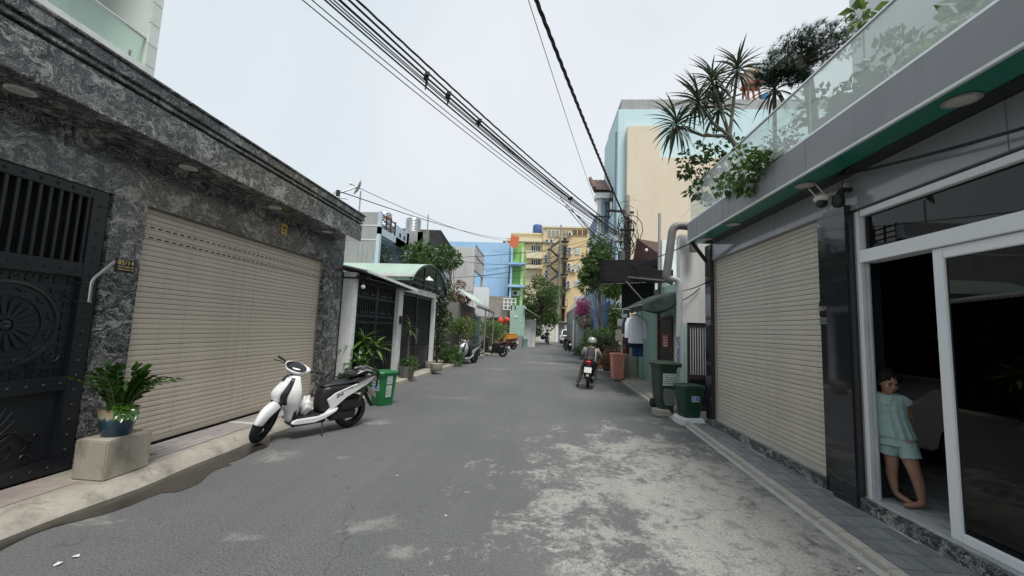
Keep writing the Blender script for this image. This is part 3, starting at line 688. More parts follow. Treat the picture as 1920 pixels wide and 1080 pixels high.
q = Vector((.80,.02,.46))*.91; q.rotate(sh.rotation_euler); bag.location = Vector(sh.location)+q; bag.rotation_euler = sh.rotation_euler
tag(bag, 'white plastic bag on the footboard of the white scooter', 'bag')
# ---------------- wheelie bin (local: front face towards -x, opens up)
def bin_(name, label, col, loc, rz, h=.92, w=.48, d=.5, wheels=True, stickers=(), patch=False, taper=1):
    t = thing(name, label, 'bin', loc, rz, local=True)
    bm_ = M('bin_'+name+str(round(col[0]*1000)), col, .5, var=.14, vs=5, streak=.2, dirt=[k*.6+.03 for k in col], dirtamt=.4)
    hb = h*.9; m = MB(); rings = []
    for z, s_ in ((0,.74),(.03,.77),(hb*.7,.92),(hb*.9,.95),(hb,1.0),(hb,1.06),(hb+.03,1.06)):
        s_ = 1-(1-s_)*taper if s_ < 1 else s_; a, b = d/2*s_, w/2*s_; c = .035
        rings.append([(-a+c,-b,z),(a-c,-b,z),(a,-b+c,z),(a,b-c,z),(a-c,b,z),(-a+c,b,z),(-a,b-c,z),(-a,-b+c,z)])
    m.loft(rings); m.build('body', bm_, t, smooth=35)
    m = MB(); rings = []
    for z, s_ in ((hb+.032,1.1),(hb+.05,1.12),(hb+.075,1.05),(h,.8),(h+.006,.5)):
        a, b = d/2*s_, w/2*s_; c = .05
        rings.append([(-a+c,-b,z),(a-c,-b,z),(a,-b+c,z),(a,b-c,z),(a-c,b,z),(-a+c,b,z),(-a,b-c,z),(-a,-b+c,z)])
    m.loft(rings); m.build('lid', bm_, t, smooth=35)
    m = MB(); m.tube([(d*.52,-w*.3,hb+.05),(d*.6,-w*.3,hb+.045),(d*.6,w*.3,hb+.045),(d*.52,w*.3,hb+.05)], .013, 8); m.build('handle', bm_, t, smooth=50)
    if wheels:
        for s_ in (-1,1): MB().lathe([(.03,-.02),(.085,-.024),(.095,-.012),(.095,.012),(.085,.024),(.03,.02)], (d*.36, s_*w*.43, .095), 20, 'y').build('wheel', rubber, t, smooth=40)
    for (f, y, z, ww, hh, body, tcol) in stickers:
        mat = M('sticker_white', (.62,.66,.68), .5, var=.1, vs=14)
        sl = .14*d*(z/hb)
        def P(yy, zz, out):
            k = .765+.2143*(zz/hb); 
            return (-d/2*k-out, yy, zz) if f == 'front' else (yy, -w/2*k-out, zz)
        m = MB(); m.quad(P(y-ww/2,z-hh/2,.004),P(y+ww/2,z-hh/2,.004),P(y+ww/2,z+hh/2,.004),P(y-ww/2,z+hh/2,.004)); m.build('sticker', mat, t, solid=.003)
        if body == 'lines':
            m = MB()
            for k in range(5):
                x = y-ww*.42
                while x < y+ww*.36:
                    l = rnd.uniform(.02,.07); zz = z+hh*(.36-.17*k); hh2 = hh*(.05 if k else .03)
                    m.quad(P(x,zz-hh2,.0075),P(min(x+l,y+ww*.42),zz-hh2,.0075),P(min(x+l,y+ww*.42),zz+hh2,.0075),P(x,zz+hh2,.0075)); x += l+.014
            m.build('print', M('print_ink', tcol, .6), t)
        else:
            a, b = Vector(P(y-ww/2,z,.0075)), Vector(P(y+ww/2,z,.0075)); u = Vector(P(y,z+.05,.0075))-Vector(P(y,z,.0075))
            xd = (b-a) if f != 'front' else (a-b)
            text('print', body, M('ink_'+str(tcol), tcol, .6), t, face((a+b)/2, xd, u), hh*.95, bold=.003)
    if patch:
        m = MB(); m.prism([(-.13,.42),(.12,.45),(.14,.3),(.1,.12),(-.06,.1),(-.14,.2)], lambda q, e: (-d/2*(.768+.2143*q[1]/hb)-e, q[0], q[1]), .002, .004); m.build('worn_patch', M('scuffed_green', (.17,.19,.17), .8, var=.3, vs=20), t)
    return t
b = onz(708,762)
bin_('wheelie_bin', 'green wheelie bin with white stickers beside the white scooter', (.012,.15,.045), (b.x+.0, b.y+.2, 0), R(62), h=.66, w=.4, d=.42, wheels=False,
     stickers=(('front',-.02,.36,.2,.13,'022',(.06,.12,.42)),('front',-.02,.5,.18,.11,'AX',(.03,.03,.04)),('side',.0,.5,.13,.16,'lines',(.2,.3,.2)),('side',.0,.28,.13,.22,'lines',(.2,.3,.2))))

# ================================================================ LEFT: low house with black gates
L0 = Vector((-4.18, 8.75, 0)); Lr = math.atan2(.052, 1)       # line turns slightly to the right
LT = Matrix.Translation(L0) @ Matrix.Rotation(-Lr, 4, 'Z')     # local y along street, x<0 into the plot
def LM(): return MB(LT)
lh = thing('low_house', 'low white-walled house with black gates and curved green roof', 'house', L0)
LM().box(-.3,.0,-.05,.1,0,2.75).build('column', whitepaint, lh, bevel=.01)
m = LM(); m.box(-.3,.02,2.4,2.72,0,2.6); m.box(-.3,.02,5.62,5.82,0,2.6); m.box(-.3,.02,2.4,5.82,2.6,2.78); m.build('gate_frame', whitepaint, lh)
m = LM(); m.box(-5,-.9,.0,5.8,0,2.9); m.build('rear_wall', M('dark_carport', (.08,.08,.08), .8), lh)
# flat corrugated awning with white edge
def corr(m, p00, p10, p01, p11, n, amp, rows=1):
    p00, p10, p01, p11 = map(Vector, (p00, p10, p01, p11)); nn = (p10-p00).cross(p01-p00).normalized()
    m.grid(lambda a, b_: tuple((p00*(1-a)+p10*a)*(1-b_) + (p01*(1-a)+p11*a)*b_ + nn*amp*math.sin(a*n*2*math.pi)), n*6, rows)
m = LM(); corr(m, (.32,-.2,2.78), (.42,2.75,2.62), (-1.2,-.2,3.05), (-1.2,2.75,2.95), 30, .014)
m.build('awning_sheet', M('white_sheet', (.62,.64,.63), .5, streak=.35, dirt=(.2,.18,.16)), lh, smooth=True, solid=.004)
n_ = 150; m = LM(); m.add([q for i in range(n_+1) for q in ((.33+.1*i/n_, -.2+2.95*i/n_, 2.80-.16*i/n_+.016*math.sin(i*1.26)), (.335+.1*i/n_, -.2+2.95*i/n_, 2.74-.16*i/n_+.016*math.sin(i*1.26)))], [(2*i,2*i+1,2*i+3,2*i+2) for i in range(n_)]); m.build('awning_edge', M('white_sheet'), lh, solid=.006)
m = LM(); m.box(-1.1,.28,-.1,2.7,2.6,2.63); 
for y in (.0, .9, 1.8, 2.65): m.box(-1.1,.3,y,y+.04,2.62,2.68)
m.build('awning_frame', blackmetal, lh)
# barrel roof, axis across the plot
gr_roof = M('green_sheet', (.34,.46,.38), .5, var=.1, streak=.4, dirt=(.3,.33,.27))
m = LM(); n = 96
def barrel(a, b_):
    th = R(155-130*a); rr = 2.0+.02*math.sin(b_*48*2*math.pi)
    return (.30-3.6*b_, 4.45+rr*math.cos(th)*1.02, 2.38+rr*math.sin(th)*.62)
m.grid(barrel, 14, 288); m.build('barrel_roof', gr_roof, lh, smooth=True, solid=.006)
m = LM()
for x in (.26,-.9,-2.1): m.tube([(x, 4.45+1.98*math.cos(R(155-13*i)), 2.33+1.98*.62*math.sin(R(155-13*i))) for i in range(11)], .025, 6)
m.box(-3.3,.3,2.6,2.66,3.0,3.08); m.box(-3.3,.3,6.2,6.26,3.0,3.08)
for y in (2.62, 3.8, 5.0, 6.2): m.box(.2,.26,y,y+.05,2.75,3.05 if y in (2.62,6.2) else 3.45)
m.box(.2,.25,2.6,6.25,2.86,2.9); m.box(.2,.25,2.6,6.25,3.02,3.05)
m.build('roof_frame', blackmetal, lh)
m = LM(); m.box(-3.3,.34,2.52,2.6,3.0,3.09); m.build('gutter', M('white_gutter', (.6,.61,.6), .4), lh, bevel=.01)
# gate A: grid of bars with two leaves
def gategrid(name, label, y0, y1, z0, z1, nv, hz, kind):
    t = thing(name, label, 'gate', LT @ Vector((-.1,(y0+y1)/2,z0)))
    m = LM(); w = .06
    ym = (y0+y1)/2
    for a, b_ in ((y0, ym-.004), (ym+.004, y1)):
        m.box(-.14,-.08,a,a+w,z0,z1); m.box(-.14,-.08,b_-w,b_,z0,z1)
        for z in hz: m.box(-.137,-.083,a+w,b_-w,z,z+.06)
    m.build('frame', blackmetal, t)
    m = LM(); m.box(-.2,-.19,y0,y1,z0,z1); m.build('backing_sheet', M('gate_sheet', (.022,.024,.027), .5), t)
    for a, b_ in ((y0+w, ym-w), (ym+w, y1-w)):
        if kind == 'bars':
            k = int((b_-a)/.105)
            for i in range(k): LM().box(-.125,-.095,a+(i+.35)*(b_-a)/k,a+(i+.35)*(b_-a)/k+.035,z0,z1-.02).build('bar', blackmetal, t)
        else:
            nz = 30
            for i in range(nz):
                z = hz[1]+.08+(hz[2]-hz[1]-.1)*i/nz
                if z < hz[2]-.03:
                    mm = LM(); mm.obox((-.11,(a+b_)/2,z),(.05,b_-a-.02,.012),(0,.7,0)); mm.build('louvre', blackmetal, t)
            LM().box(-.125,-.1,a+.01,b_-.01,z0+.08,hz[1]).build('lower_panel', blackmetal, t, bevel=.01)
    return t
ga = gategrid('sliding_gate', 'black barred metal gate under white corrugated awning', .12, 2.38, .1, 2.6, 8, (.1,1.6,1.75,2.2,2.54), 'bars')
m = LM()
for y in (.5,.9,1.5,1.9):
    for z in (1.85,2.3): m.box(-.13,-.09,y,y+.28,z,z+.05)
m.build('cross_rail', blackmetal, ga)
gb = gategrid('louvred_gate', 'black double gate with louvres in white frame', 2.74, 5.6, .1, 2.58, 0, (.1,.85,2.5), 'louvre')
LM().box(-.08,-.03,4.12,4.22,1.0,1.5).build('handle_plate', steel, gb)
# bulbs and lamps on the low house
def bulb(name, label, p, mat, r=.05):
    t = thing(name, label, 'lamp', p); MB().sph(p, r, 12, 8).build('globe', mat, t, smooth=True)
    MB().cyl((p[0],p[1],p[2]+r*.8),(p[0]-.02,p[1],p[2]+r*2.4),.018,n=8).build('socket', blackplast, t); return t
bulb('wall_lamp', 'round white bulb beside the white column under the awning', tuple(LT @ Vector((.18,-.02,2.42))), M('bulb_white', (.75,.75,.72), .2))
bulb('wall_lamp', 'small lantern at the end of the white gate beam', tuple(LT @ Vector((.16,5.7,2.98))), M('bulb_white'))
p = LT @ Vector((.28,4.1,3.12)); t = thing('pendant_lamp', 'white conical lamp shade hanging under green barrel roof', 'lamp', p)
MB().lathe([(.16,-.05),(.13,.0),(.05,.06),(.02,.1),(.001,.1)], p, 18).build('shade', M('lamp_shade', (.6,.62,.58), .4), t, smooth=40); MB().cyl(p+Vector((0,0,.1)), p+Vector((0,0,.5)), .008, n=6).build('rod', blackplast, t)
bx_ = LM().box(.02,.09,2.5,2.62,1.62,1.85).build('mail_box', M('brown_box', (.06,.035,.025), .5), bevel=.01); tag(bx_, 'small brown box on the white column between black gates', 'mailbox')

# ---------------- foliage
def leaves(m, centres, n, rad, L, Wd, flat=.4, droop=0, seed=1):
    r_ = random.Random(seed); 
    for k in range(n):
        c, cr_ = centres[r_.randrange(len(centres))]
        while True:
            d = Vector((r_.uniform(-1,1), r_.uniform(-1,1), r_.uniform(-1,1)))
            if .05 < d.length <= 1: break
        d2 = d.normalized()*(d.length**.55)
        p = Vector(c) + Vector((d2.x*cr_[0], d2.y*cr_[1], d2.z*cr_[2]))
        dr = (d + Vector((r_.uniform(-.8,.8), r_.uniform(-.8,.8), r_.uniform(-.6,.5)-droop))).normalized()
        sd_ = dr.cross(Vector((r_.uniform(-1,1), r_.uniform(-1,1), r_.uniform(-.3,1.6)))).normalized(); up_ = sd_.cross(dr)
        l = L*r_.uniform(.65,1.25); w = Wd*r_.uniform(.7,1.2)
        m.add([p, p+dr*l*.45+sd_*w*.5+up_*w*.18, p+dr*l-up_*l*.12, p+dr*l*.45-sd_*w*.5+up_*w*.18], [(0,1,2),(0,2,3)])
    return m
def tree(name, label, base, trunk_pts, r0, clusters, n, L, Wd, lm, barkm=None, seed=1, group=None, cat='tree', droop=0, part='crown'):
    t = thing(name, label, cat, base, group=group); m = MB()
    k = len(trunk_pts)
    if k: m.tube([Vector(p) for p in trunk_pts], [r0*(1-.6*i/max(1,k-1)) for i in range(k)], 8)
    rr = random.Random(seed+5)
    for c, cr_ in clusters:
        if not k: break
        s_ = Vector(trunk_pts[rr.randrange(max(0,k-3), k)]); e_ = Vector(c); mid = (s_+e_)/2 + Vector((0,0,-.12*(e_-s_).length))
        m.tube([s_, mid, e_], [r0*.45, r0*.28, r0*.08], 5)
    if m.v: m.build('trunk', barkm or wood, t, smooth=60)
    leaves(MB(), clusters, n, 1, L, Wd, seed=seed, droop=droop).build(part, lm, t)
    return t
def blobs(c, ext, n, rad, seed):
    r_ = random.Random(seed); out = []
    for i in range(n):
        while True:
            d = Vector((r_.uniform(-1,1), r_.uniform(-1,1), r_.uniform(-1,1)))
            if d.length < 1: break
        q = r_.uniform(.7,1.25)*rad
        out.append(((c[0]+d.x*ext[0], c[1]+d.y*ext[1], c[2]+d.z*ext[2]), (q, q, q*.75)))
    return out
lf_dark = leafmat('leaf_dark', (.018,.045,.014), (.05,.1,.025), .42, .2, 3)
lf_mid = leafmat('leaf_mid', (.03,.075,.018), (.085,.155,.035), .45, .25, 3)
lf_lite = leafmat('leaf_light', (.06,.12,.03), (.16,.24,.06), .45, .3, 3)
lf_red = leafmat('leaf_reddish', (.09,.08,.03), (.2,.1,.06), .5, .25, 4)
petal_p = leafmat('petal_pink', (.5,.06,.25), (.62,.2,.38), .6, .35, 2)
petal_w = leafmat('petal_pale', (.45,.3,.32), (.6,.5,.45), .6, .35, 2)

# dracaena: crown of long drooping strap leaves
strap = leafmesh(.6, .11, .2, .6, 'strap_leaf', 8); strap2 = leafmesh(.5, .1, .2, .85, 'strap_leaf', 8)
drm = leafmat('dracaena_leaf', (.035,.10,.02), (.17,.27,.055), .35, .2, 5)
def dracaena(name, label, loc, heads, potr=.2, poth=.3, n=34, sc=1, pm=None):
    t = thing(name, label, 'plant', loc, local=True)
    MB().lathe([(potr*.7,0),(potr*.95,poth*.7),(potr,poth),(potr*.88,poth),(potr*.85,poth*.9),(.001,poth*.9)], n=20).build('pot', pm or M('dark_pot', (.05,.045,.04), .6), t, smooth=40)
    m = MB(); [m.tube([(0,0,poth*.8),(hx*.5,hy*.5,hz*.6),(hx,hy,hz)], [.03,.026,.022], 7) for hx,hy,hz in heads]; m.build('stem', wood, t, smooth=50)
    for hx,hy,hz in heads:
        for k in range(n):
            a = k*2.4+rnd.uniform(-.2,.2); e = R(75-95*(k/n)**1.0)+rnd.uniform(-.12,.12)
            o = piece(rnd.choice((strap,strap2)), 'leaf', t, (hx,hy,hz-.12*k/n), drm)
            o.rotation_euler = orient((math.cos(a)*math.cos(e), math.sin(a)*math.cos(e), math.sin(e)), roll=rnd.uniform(-.3,.3)).to_euler(); s_ = sc*rnd.uniform(.75,1.1); o.scale = (s_,s_,s_)
    return t
dp = onz(672,745,.1)
dracaena('dracaena', 'bushy dracaena with long arching leaves behind the white scooter', (-4.02, 9.2, .1), [(-.1,0,1.12),(.16,.05,.98),(-.3,.1,.9),(.02,-.1,.75),(-.42,-.05,1.0),(-.2,-.15,.7)], n=26, sc=.8)
tree('fern_bush', 'dark leafy bush at the foot of the granite pier', (-3.98,8.75,.1), [], .02, blobs((-4.0,8.85,.42),(.25,.3,.25),8,.2,4), 520, .17, .055, lf_dark, seed=9, cat='bush', part='foliage')
cp = onz(759,709,.1)
dracaena('corn_plant', 'slender variegated corn plant in grey pot by white column', (cp.x, cp.y+.15, .1), [(0,0,1.45)], .24, .32, n=14, sc=.6, pm=M('grey_pot', (.16,.15,.14), .7))
tree('pot_greenery', 'low green plant filling the grey pot by the white column', (cp.x, cp.y+.15, .42), [], .02, blobs((cp.x,cp.y+.15,.52),(.22,.2,.1),6,.12,3), 260, .12, .05, lf_mid, seed=2, cat='plant', part='foliage')
# ================================================================ LEFT: houses further along
def house(name, label, loc, **k): return thing(name, label, 'building', loc)
grey_r = M('grey_cement', (.34,.35,.34), .85, var=.1, vs=1.5, streak=.5, bump=.15)
blue_r = M('pale_blue_paint', (.50,.60,.70), .7, var=.07, streak=.35)
# grey and pale blue house
h = house('terrace_house', 'grey rendered house with pale blue front and balcony', (-7,16,0))
HX = -6.2
ny = onx(715,398,HX).y; fy = onx(768,432,HX).y; zt = onx(715,398,HX).z; zb = onx(715,440,HX).z; zl = onx(715,492,HX).z-.3
m = MB(); m.box(-14,HX-.12,ny,ny+.2,0,zt); m.build('side_wall', grey_r, h)
for a, b_ in ((zt-.55,zt-.5),(zt-1.1,zt-1.05)): MB().box(-14,HX-.12,ny-.012,ny,a,b_).build('plaster_band', M('white_band', (.6,.62,.6), .7), h)
m = MB(); m.box(HX-.12,HX,ny,ny+.18,0,zt); m.box(HX-.12,HX,fy-.3,fy,0,zt); m.box(HX-.12,HX,ny+1.7,fy,zb,zt-.05); m.box(HX-.12,HX,ny,fy,zb,zb+.28); m.box(-14,HX-.12,fy-.2,fy,0,zt-.1); m.build('front_wall', blue_r, h)
m = MB(); m.box(-14,HX-.15,ny+.2,fy-.2,zb-.05,zb+.1); m.box(-14,HX-1.4,ny+.2,fy-.2,0,zb); m.box(HX-1.3,HX,ny,fy,zl-.2,zl+.1); m.build('slab', blue_r, h)
for y in (ny+2.05, ny+2.6, ny+3.15):
    if y < fy-.4: MB().box(HX-.02,HX+.006,y,y+.2,zb+.35,zt-.3).build('slot', M('dark_void'), h)
m = MB()
for z in (zb+.4,zb+.6,zb+.8): m.box(HX-.08,HX-.04,ny+.18,ny+1.7,z,z+.05)
for y in (ny+.2,ny+.68,ny+1.16,ny+1.64): m.box(HX-.08,HX-.03,y,y+.06,zb+.28,zb+.9)
m.build('railing', M('brown_rail', (.05,.035,.03), .5), h)
m = MB(); m.box(HX-1.42,HX-1.38,ny+.7,fy-.8,zl+.1,zb-.1); m.build('window', darkwin, h)
tree('balcony_plant', 'thin climbing plant on the pale blue balcony', (HX-.1,ny+.5,zl), [], .02, blobs((HX-.1,ny+.7,zl+.5),(.15,.6,.5),8,.25,8), 260, .15, .07, lf_dark, seed=4, cat='plant', part='foliage')
# stainless water tanks on its roof
inox = M('inox', (.55,.55,.56), .3, .9, var=.15, vs=2)
p = ony(735,385,ny+3.2)
for k, (dx, dy, lab) in enumerate(((-.3,.0,'ribbed steel water tank with rusty band on grey house roof'),(1.1,.9,'smaller steel water tank behind the rusty one on roof'))):
    q = Vector((p.x+dx*.8-.1, p.y+dy, zt-.05)); t = thing('water_tank', lab, 'tank', q, group='roof water tanks')
    pr = [(.5,.35)]; 
    for i in range(9): z = .4+.12*i; pr += [(.5,z),(.52,z+.03),(.52,z+.06),(.5,z+.09)]
    pr += [(.48,1.5),(.2,1.65),(.001,1.66)]
    MB().lathe([(a*.7,b*.62) for a, b in pr], q, 24).build('drum', inox, t, smooth=40)
    if not k: MB().lathe([(.372,.6),(.372,.72),(.366,.72),(.366,.6)], q, 24).build('band', M('rust_red', (.3,.08,.04), .8, var=.3), t)
    m = MB(); [m.cyl(q+Vector((.35*math.cos(a),.35*math.sin(a),0)), q+Vector((.3*math.cos(a),.3*math.sin(a),.24)), .03, n=6) for a in (0,1.57,3.14,4.71)]; m.build('stand', M('rust_steel', (.12,.08,.06), .7), t)
q = Vector((p.x+1.4,p.y+1.2,zt)); tag(MB().cyl(q, q+Vector((0,0,1.2)), .03, n=6).build('vent_pipe', M('grey_pipe', (.3,.3,.3), .5)), 'thin grey vent pipe beside the roof tanks', 'pipe')
# dish and horn on masts above the granite canopy
q = ony(672,385,ny); top = ony(665,352,ny)
t = thing('satellite_dish', 'round dish on thin mast above the grey house', 'antenna', (q.x,ny+.1,zt))
MB().cyl((q.x,ny+.1,zt-.02),(q.x,ny+.1,top.z-.1),.03,n=8).build('mast', M('galvanised', (.4,.41,.41), .4, .7), t)
D = Matrix.Translation((q.x-.05,ny+.1,top.z)) @ Euler((R(70),0,R(-55))).to_matrix().to_4x4()
m = MB(D); m.lathe([(.001,0),(.15,.02),(.26,.06),(.32,.11),(.31,.115),(.25,.07),(.14,.03),(.001,.015)], n=24); m.build('dish', M('dish_grey', (.3,.29,.27), .5, var=.2), t, smooth=40)
m = MB(D); m.tube([(0,0,.02),(0,0,.32)], .02, 6); m.sph((0,0,.36), .05, 8, 6); m.build('receiver', M('galvanised'), t)
q = onx(633,372,-5.0); t = thing('antenna_mast', 'short dark mast with arms and wires on the granite house roof', 'antenna', (q.x,q.y,3.6))
m = MB(); m.cyl((q.x,q.y,3.6),(q.x,q.y,q.z+.2),.05,n=8); m.build('mast', blackmetal, t)
m = MB(); m.tube([(q.x,q.y,q.z+.12),(q.x+.25,q.y+.3,q.z+.38),(q.x+.3,q.y+.35,q.z+.43)], [.018,.02,.03], 8); m.tube([(q.x-.25,q.y-.3,q.z),(q.x+.2,q.y+.1,q.z+.02)], .015, 6); m.tube([(q.x-.12,q.y-.1,q.z-.1),(q.x-.08,q.y,q.z+.16),(q.x+.06,q.y,q.z+.15)], .015, 6); m.build('arm', M('galvanised'), t, smooth=50)
# house with caged roof terrace
HX = -5.7; h = house('terrace_house', 'weathered house with dark caged roof terrace behind trees', (-6.5,20,0))
ny = 18.2; fy = 25; zt = onx(800,440,HX).z
zt = 6.0
m = MB(); m.box(-13,HX,ny,ny+.2,0,zt); m.box(HX-.2,HX,ny,ny+1.2,0,zt); m.build('side_wall', grey_r, h)
m = MB(); m.box(-13,HX-.1,ny+.2,fy,0,4.9); m.box(HX-.1,HX,ny+1.2,ny+3.6,4.4,5.6); m.build('wall', blue_r, h)
m = MB()
for z in (5.2,5.55,5.9): m.box(HX-.08,HX-.03,ny+.3,ny+1.8,z,z+.05)
for i in range(6): m.box(HX-.08,HX-.03,ny+.3+.28*i,ny+.34+.28*i,4.9,5.95)
m.build('railing', M('brown_rail'), h)
dk = M('stained_wall', (.14,.13,.11), .85, var=.3, vs=2, streak=.5)
m = MB(); m.box(-11,HX-.6,ny+3.3,ny+3.5,4.5,6.9); m.build('roof_room_wall', dk, h)
cagep = []
m = MB(); y0, y1 = ny+3.4, ny+6.6
for (a, b_) in (((HX,y0,6.9),(HX,y1,6.5)),((HX,y0,4.9),(HX,y1,4.9)),((HX,y0,5.9),(HX,y1,5.7))): m.cyl(a, b_, .035, n=6)
for i in range(9): y = y0+(y1-y0)*i/8; m.cyl((HX,y,4.8),(HX,y,6.9-.4*i/8),.025,n=5)
m.cyl((-9,y0,6.9),(HX,y0,6.9),.035,n=6); m.build('cage', blackmetal, h)
m = MB(); corr(m, (HX,y0,6.92),(HX,y1,6.52),(-9,y0,7.0),(-9,y1,6.6),16,.02); m.build('cage_roof', M('old_sheet', (.3,.28,.25), .6, streak=.4), h, smooth=True, solid=.01)
# white narrow building with open balcony
HX = -4.35; h = house('narrow_building', 'dirty white narrow building with open upper balcony', (-5,28,0))
ny, fy = 25.2, 29.5; zt = 6.75
dw = M('dirty_white', (.56,.55,.53), .8, var=.12, vs=1.5, streak=.6, bump=.1)
m = MB(); m.box(-9,HX,ny,ny+.2,0,zt); m.box(HX-.15,HX,ny+.2,fy,0,3.6); m.box(HX-.15,HX,fy-.25,fy,3.6,zt); m.box(HX-.15,HX,ny+.2,ny+.5,3.6,zt); m.box(HX-.15,HX+.02,ny+.2,fy,5.3,zt); m.box(HX-.1,HX+.02,ny+.2,fy,3.5,3.9); m.box(-9,HX-1.2,ny+.2,fy,0,zt-.3); m.build('wall', dw, h)
m = MB(); m.box(HX-.9,HX-.5,ny+1.4,ny+1.9,3.9,4.7); m.build('balcony_box', M('bluewhite', (.55,.6,.66), .6), h, bevel=.02)
m = MB(); m.box(HX-.03,HX+.04,ny+.2,fy,6.2,6.26); [m.box(HX-.02,HX+.03,ny+.4+i*.5,ny+.45+i*.5,zt,zt+.25) for i in range(8)]; m.build('rusty_rail', M('rust_steel'), h)
# shop row under it: awning, tan roller door, teal door, white panel
sp = house('shop_front', 'low shop front with tan rolling door and green awning behind trees', (-4,22,0))
SX = -3.6
m = MB(); m.box(-6,SX-.1,17.8,25,0,2.7); m.build('wall', M('dim_wall', (.2,.19,.17), .85, streak=.4), sp)
m = MB(); m.box(SX-.1,SX-.06,19.4,22.2,.1,2.35); m.build('rolling_door', M('tan_door', (.34,.25,.17), .7), sp)
for k in range(15): MB().box(SX-.06,SX-.04,19.45,22.15,.2+.14*k,.3+.14*k).build('slat', M('tan_door'), sp)
m = MB(); m.box(SX-.1,SX-.04,22.5,24.2,.1,2.35); m.build('door', M('teal_door', (.09,.17,.16), .6), sp, bevel=.01)
m = MB(); corr(m, (SX+.75,18,2.62),(SX+.85,22.2,2.62),(SX-.2,18,3.35),(SX-.12,22.2,3.35),26,.015); m.build('awning_sheet', M('pale_green_sheet', (.42,.5,.44), .55, streak=.45), sp, smooth=True, solid=.006)
m = MB(); m.box(SX+.7,SX+.78,18,24.6,2.5,2.6); [m.box(SX+.72,SX+.78,y,y+.06,0,2.5) for y in (20.8,24.4)]; m.build('awning_post', M('grey_steel', (.22,.22,.21), .6), sp)
a = ony(888,538,22.6); b_ = ony(915,598,22.6)
sb = thing('sign_board', 'blank white sign board standing out above the shop awning', 'sign', ((a.x+b_.x)/2,22.6,b_.z))
m = MB(); m.box(a.x,b_.x,22.6,22.68,b_.z+.12,a.z); m.build('panel', M('white_board', (.74,.76,.78), .5, var=.04, streak=.3), sb, bevel=.01)
m = MB(); m.box(a.x-.03,b_.x+.03,22.68,22.72,b_.z+.1,b_.z+.16); m.box(a.x-.03,b_.x+.03,22.68,22.72,a.z-.04,a.z+.02); m.box(a.x-.9,a.x,22.69,22.73,a.z-.3,a.z-.25); m.box(a.x-.9,a.x,22.69,22.73,b_.z+.3,b_.z+.35); m.build('frame', M('grey_steel'), sb)
# street trees on the left
def lx(y): return xl(y)-.35
q = ony(815,485,18.6); bx0 = lx(18.6)-.3
tree('street_tree', 'leafy tree leaning over the road before the caged house', (bx0,18.6,.1), [(bx0,18.6,.05),(bx0+.05,18.6,1.4),(bx0-.1,18.7,2.8),(q.x+.3,18.8,q.z-.5)], .09,
     blobs((q.x-.15,18.9,q.z-.05),(1.15,1.2,.7),16,.5,21), 3400, .2, .085, lf_mid, seed=31)
q = ony(858,556,20.2)
tree('street_tree', 'slim tree with reddish new leaves before the tan shop door', (q.x,20.4,.1), [(q.x,20.4,.05),(q.x+.02,20.4,1.5),(q.x+.05,20.5,2.4)], .07,
     blobs((q.x-.05,20.4,q.z),(.5,.6,.75),9,.3,22), 900, .15, .07, lf_red, seed=32)
tree('climbing_vine', 'column of dark climbing leaves beside the louvred gate', (-3.9,15.4,.1), [(-3.95,15.5,.1),(-3.95,15.5,2.6)], .05, [((-3.95+.1*math.sin(i*2),15.45+.15*math.cos(i*3),.6+.33*i),(.34,.4,.3)) for i in range(9)], 1700, .16, .065, lf_dark, seed=33, cat='plant', part='foliage')
tree('roundish_shrub', 'round light green shrub under the street trees', (lx(18),17.6,.1), [(lx(18),17.6,.1),(lx(18),17.6,1.0)], .04, blobs((lx(18)+.1,17.6,1.5),(.5,.5,.35),8,.32,24), 1000, .14, .06, lf_lite, seed=34, cat='bush', part='foliage')
tree('low_shrub', 'low spreading shrub at the kerb near the parked white scooter', (lx(16.4),16.5,.1), [], .02, blobs((lx(16.4)+.1,16.5,.42),(.4,.6,.25),9,.26,25), 900, .16, .05, lf_mid, seed=35, cat='bush', part='foliage')
tree('hedge_tree', 'bright green bush between the shop row and red lanterns', (-3.5,27.5,.1), [(-3.5,27.5,.1),(-3.5,27.5,1.1)], .05, blobs((-3.4,27.6,1.5),(.8,1.6,.6),14,.5,26), 1600, .2, .08, lf_lite, seed=36, cat='bush', part='foliage')
tree('roof_shrub', 'green shrub growing on the terrace behind barrel roof', (-6,18,3.5), [], .02, blobs((-5.6,17.4,4.3),(.9,.7,.8),12,.45,27), 1300, .17, .08, lf_mid, seed=37, cat='bush', part='foliage')
for i, (u, v, z) in enumerate(((790,688,.1),(806,694,.1))):
    q = onz(u+20,v+2,z); t = MB().lathe([(.16,0),(.2,.05),(.22,.25),(.2,.25),(.19,.22),(.001,.22)], (0,0,0), 16).build('planter', concrete, smooth=40)
    t.location = (q.x-.15,q.y,.1); tag(t, ('grey round planter' if i else 'squat concrete planter')+' at the kerb beyond the louvred gate', 'planter')
# scooters parked along the left kerb
scooter('parked_scooter', 'silver and white scooter with mirrors parked by the shrubs', M('silver_paint', (.55,.57,.6), .22, .3, coat=.5), M('seat_black'), (-2.95,18.25,0), R(-112), steer=.4, mirrors=True)
scooter('parked_scooter', 'black scooter with brown seat parked in front of the shop', M('black_paint', (.02,.018,.02), .2, coat=.5), M('seat_brown', (.09,.05,.038), .5), (-2.05,22.9,0), R(168), steer=.4, mirrors=True)
scooter('parked_scooter', 'dark red scooter parked beside the orange box', M('red_paint', (.16,.015,.018), .25, coat=.4), M('seat_black'), (-2.0,31.2,0), R(160), steer=.4, mirrors=False)

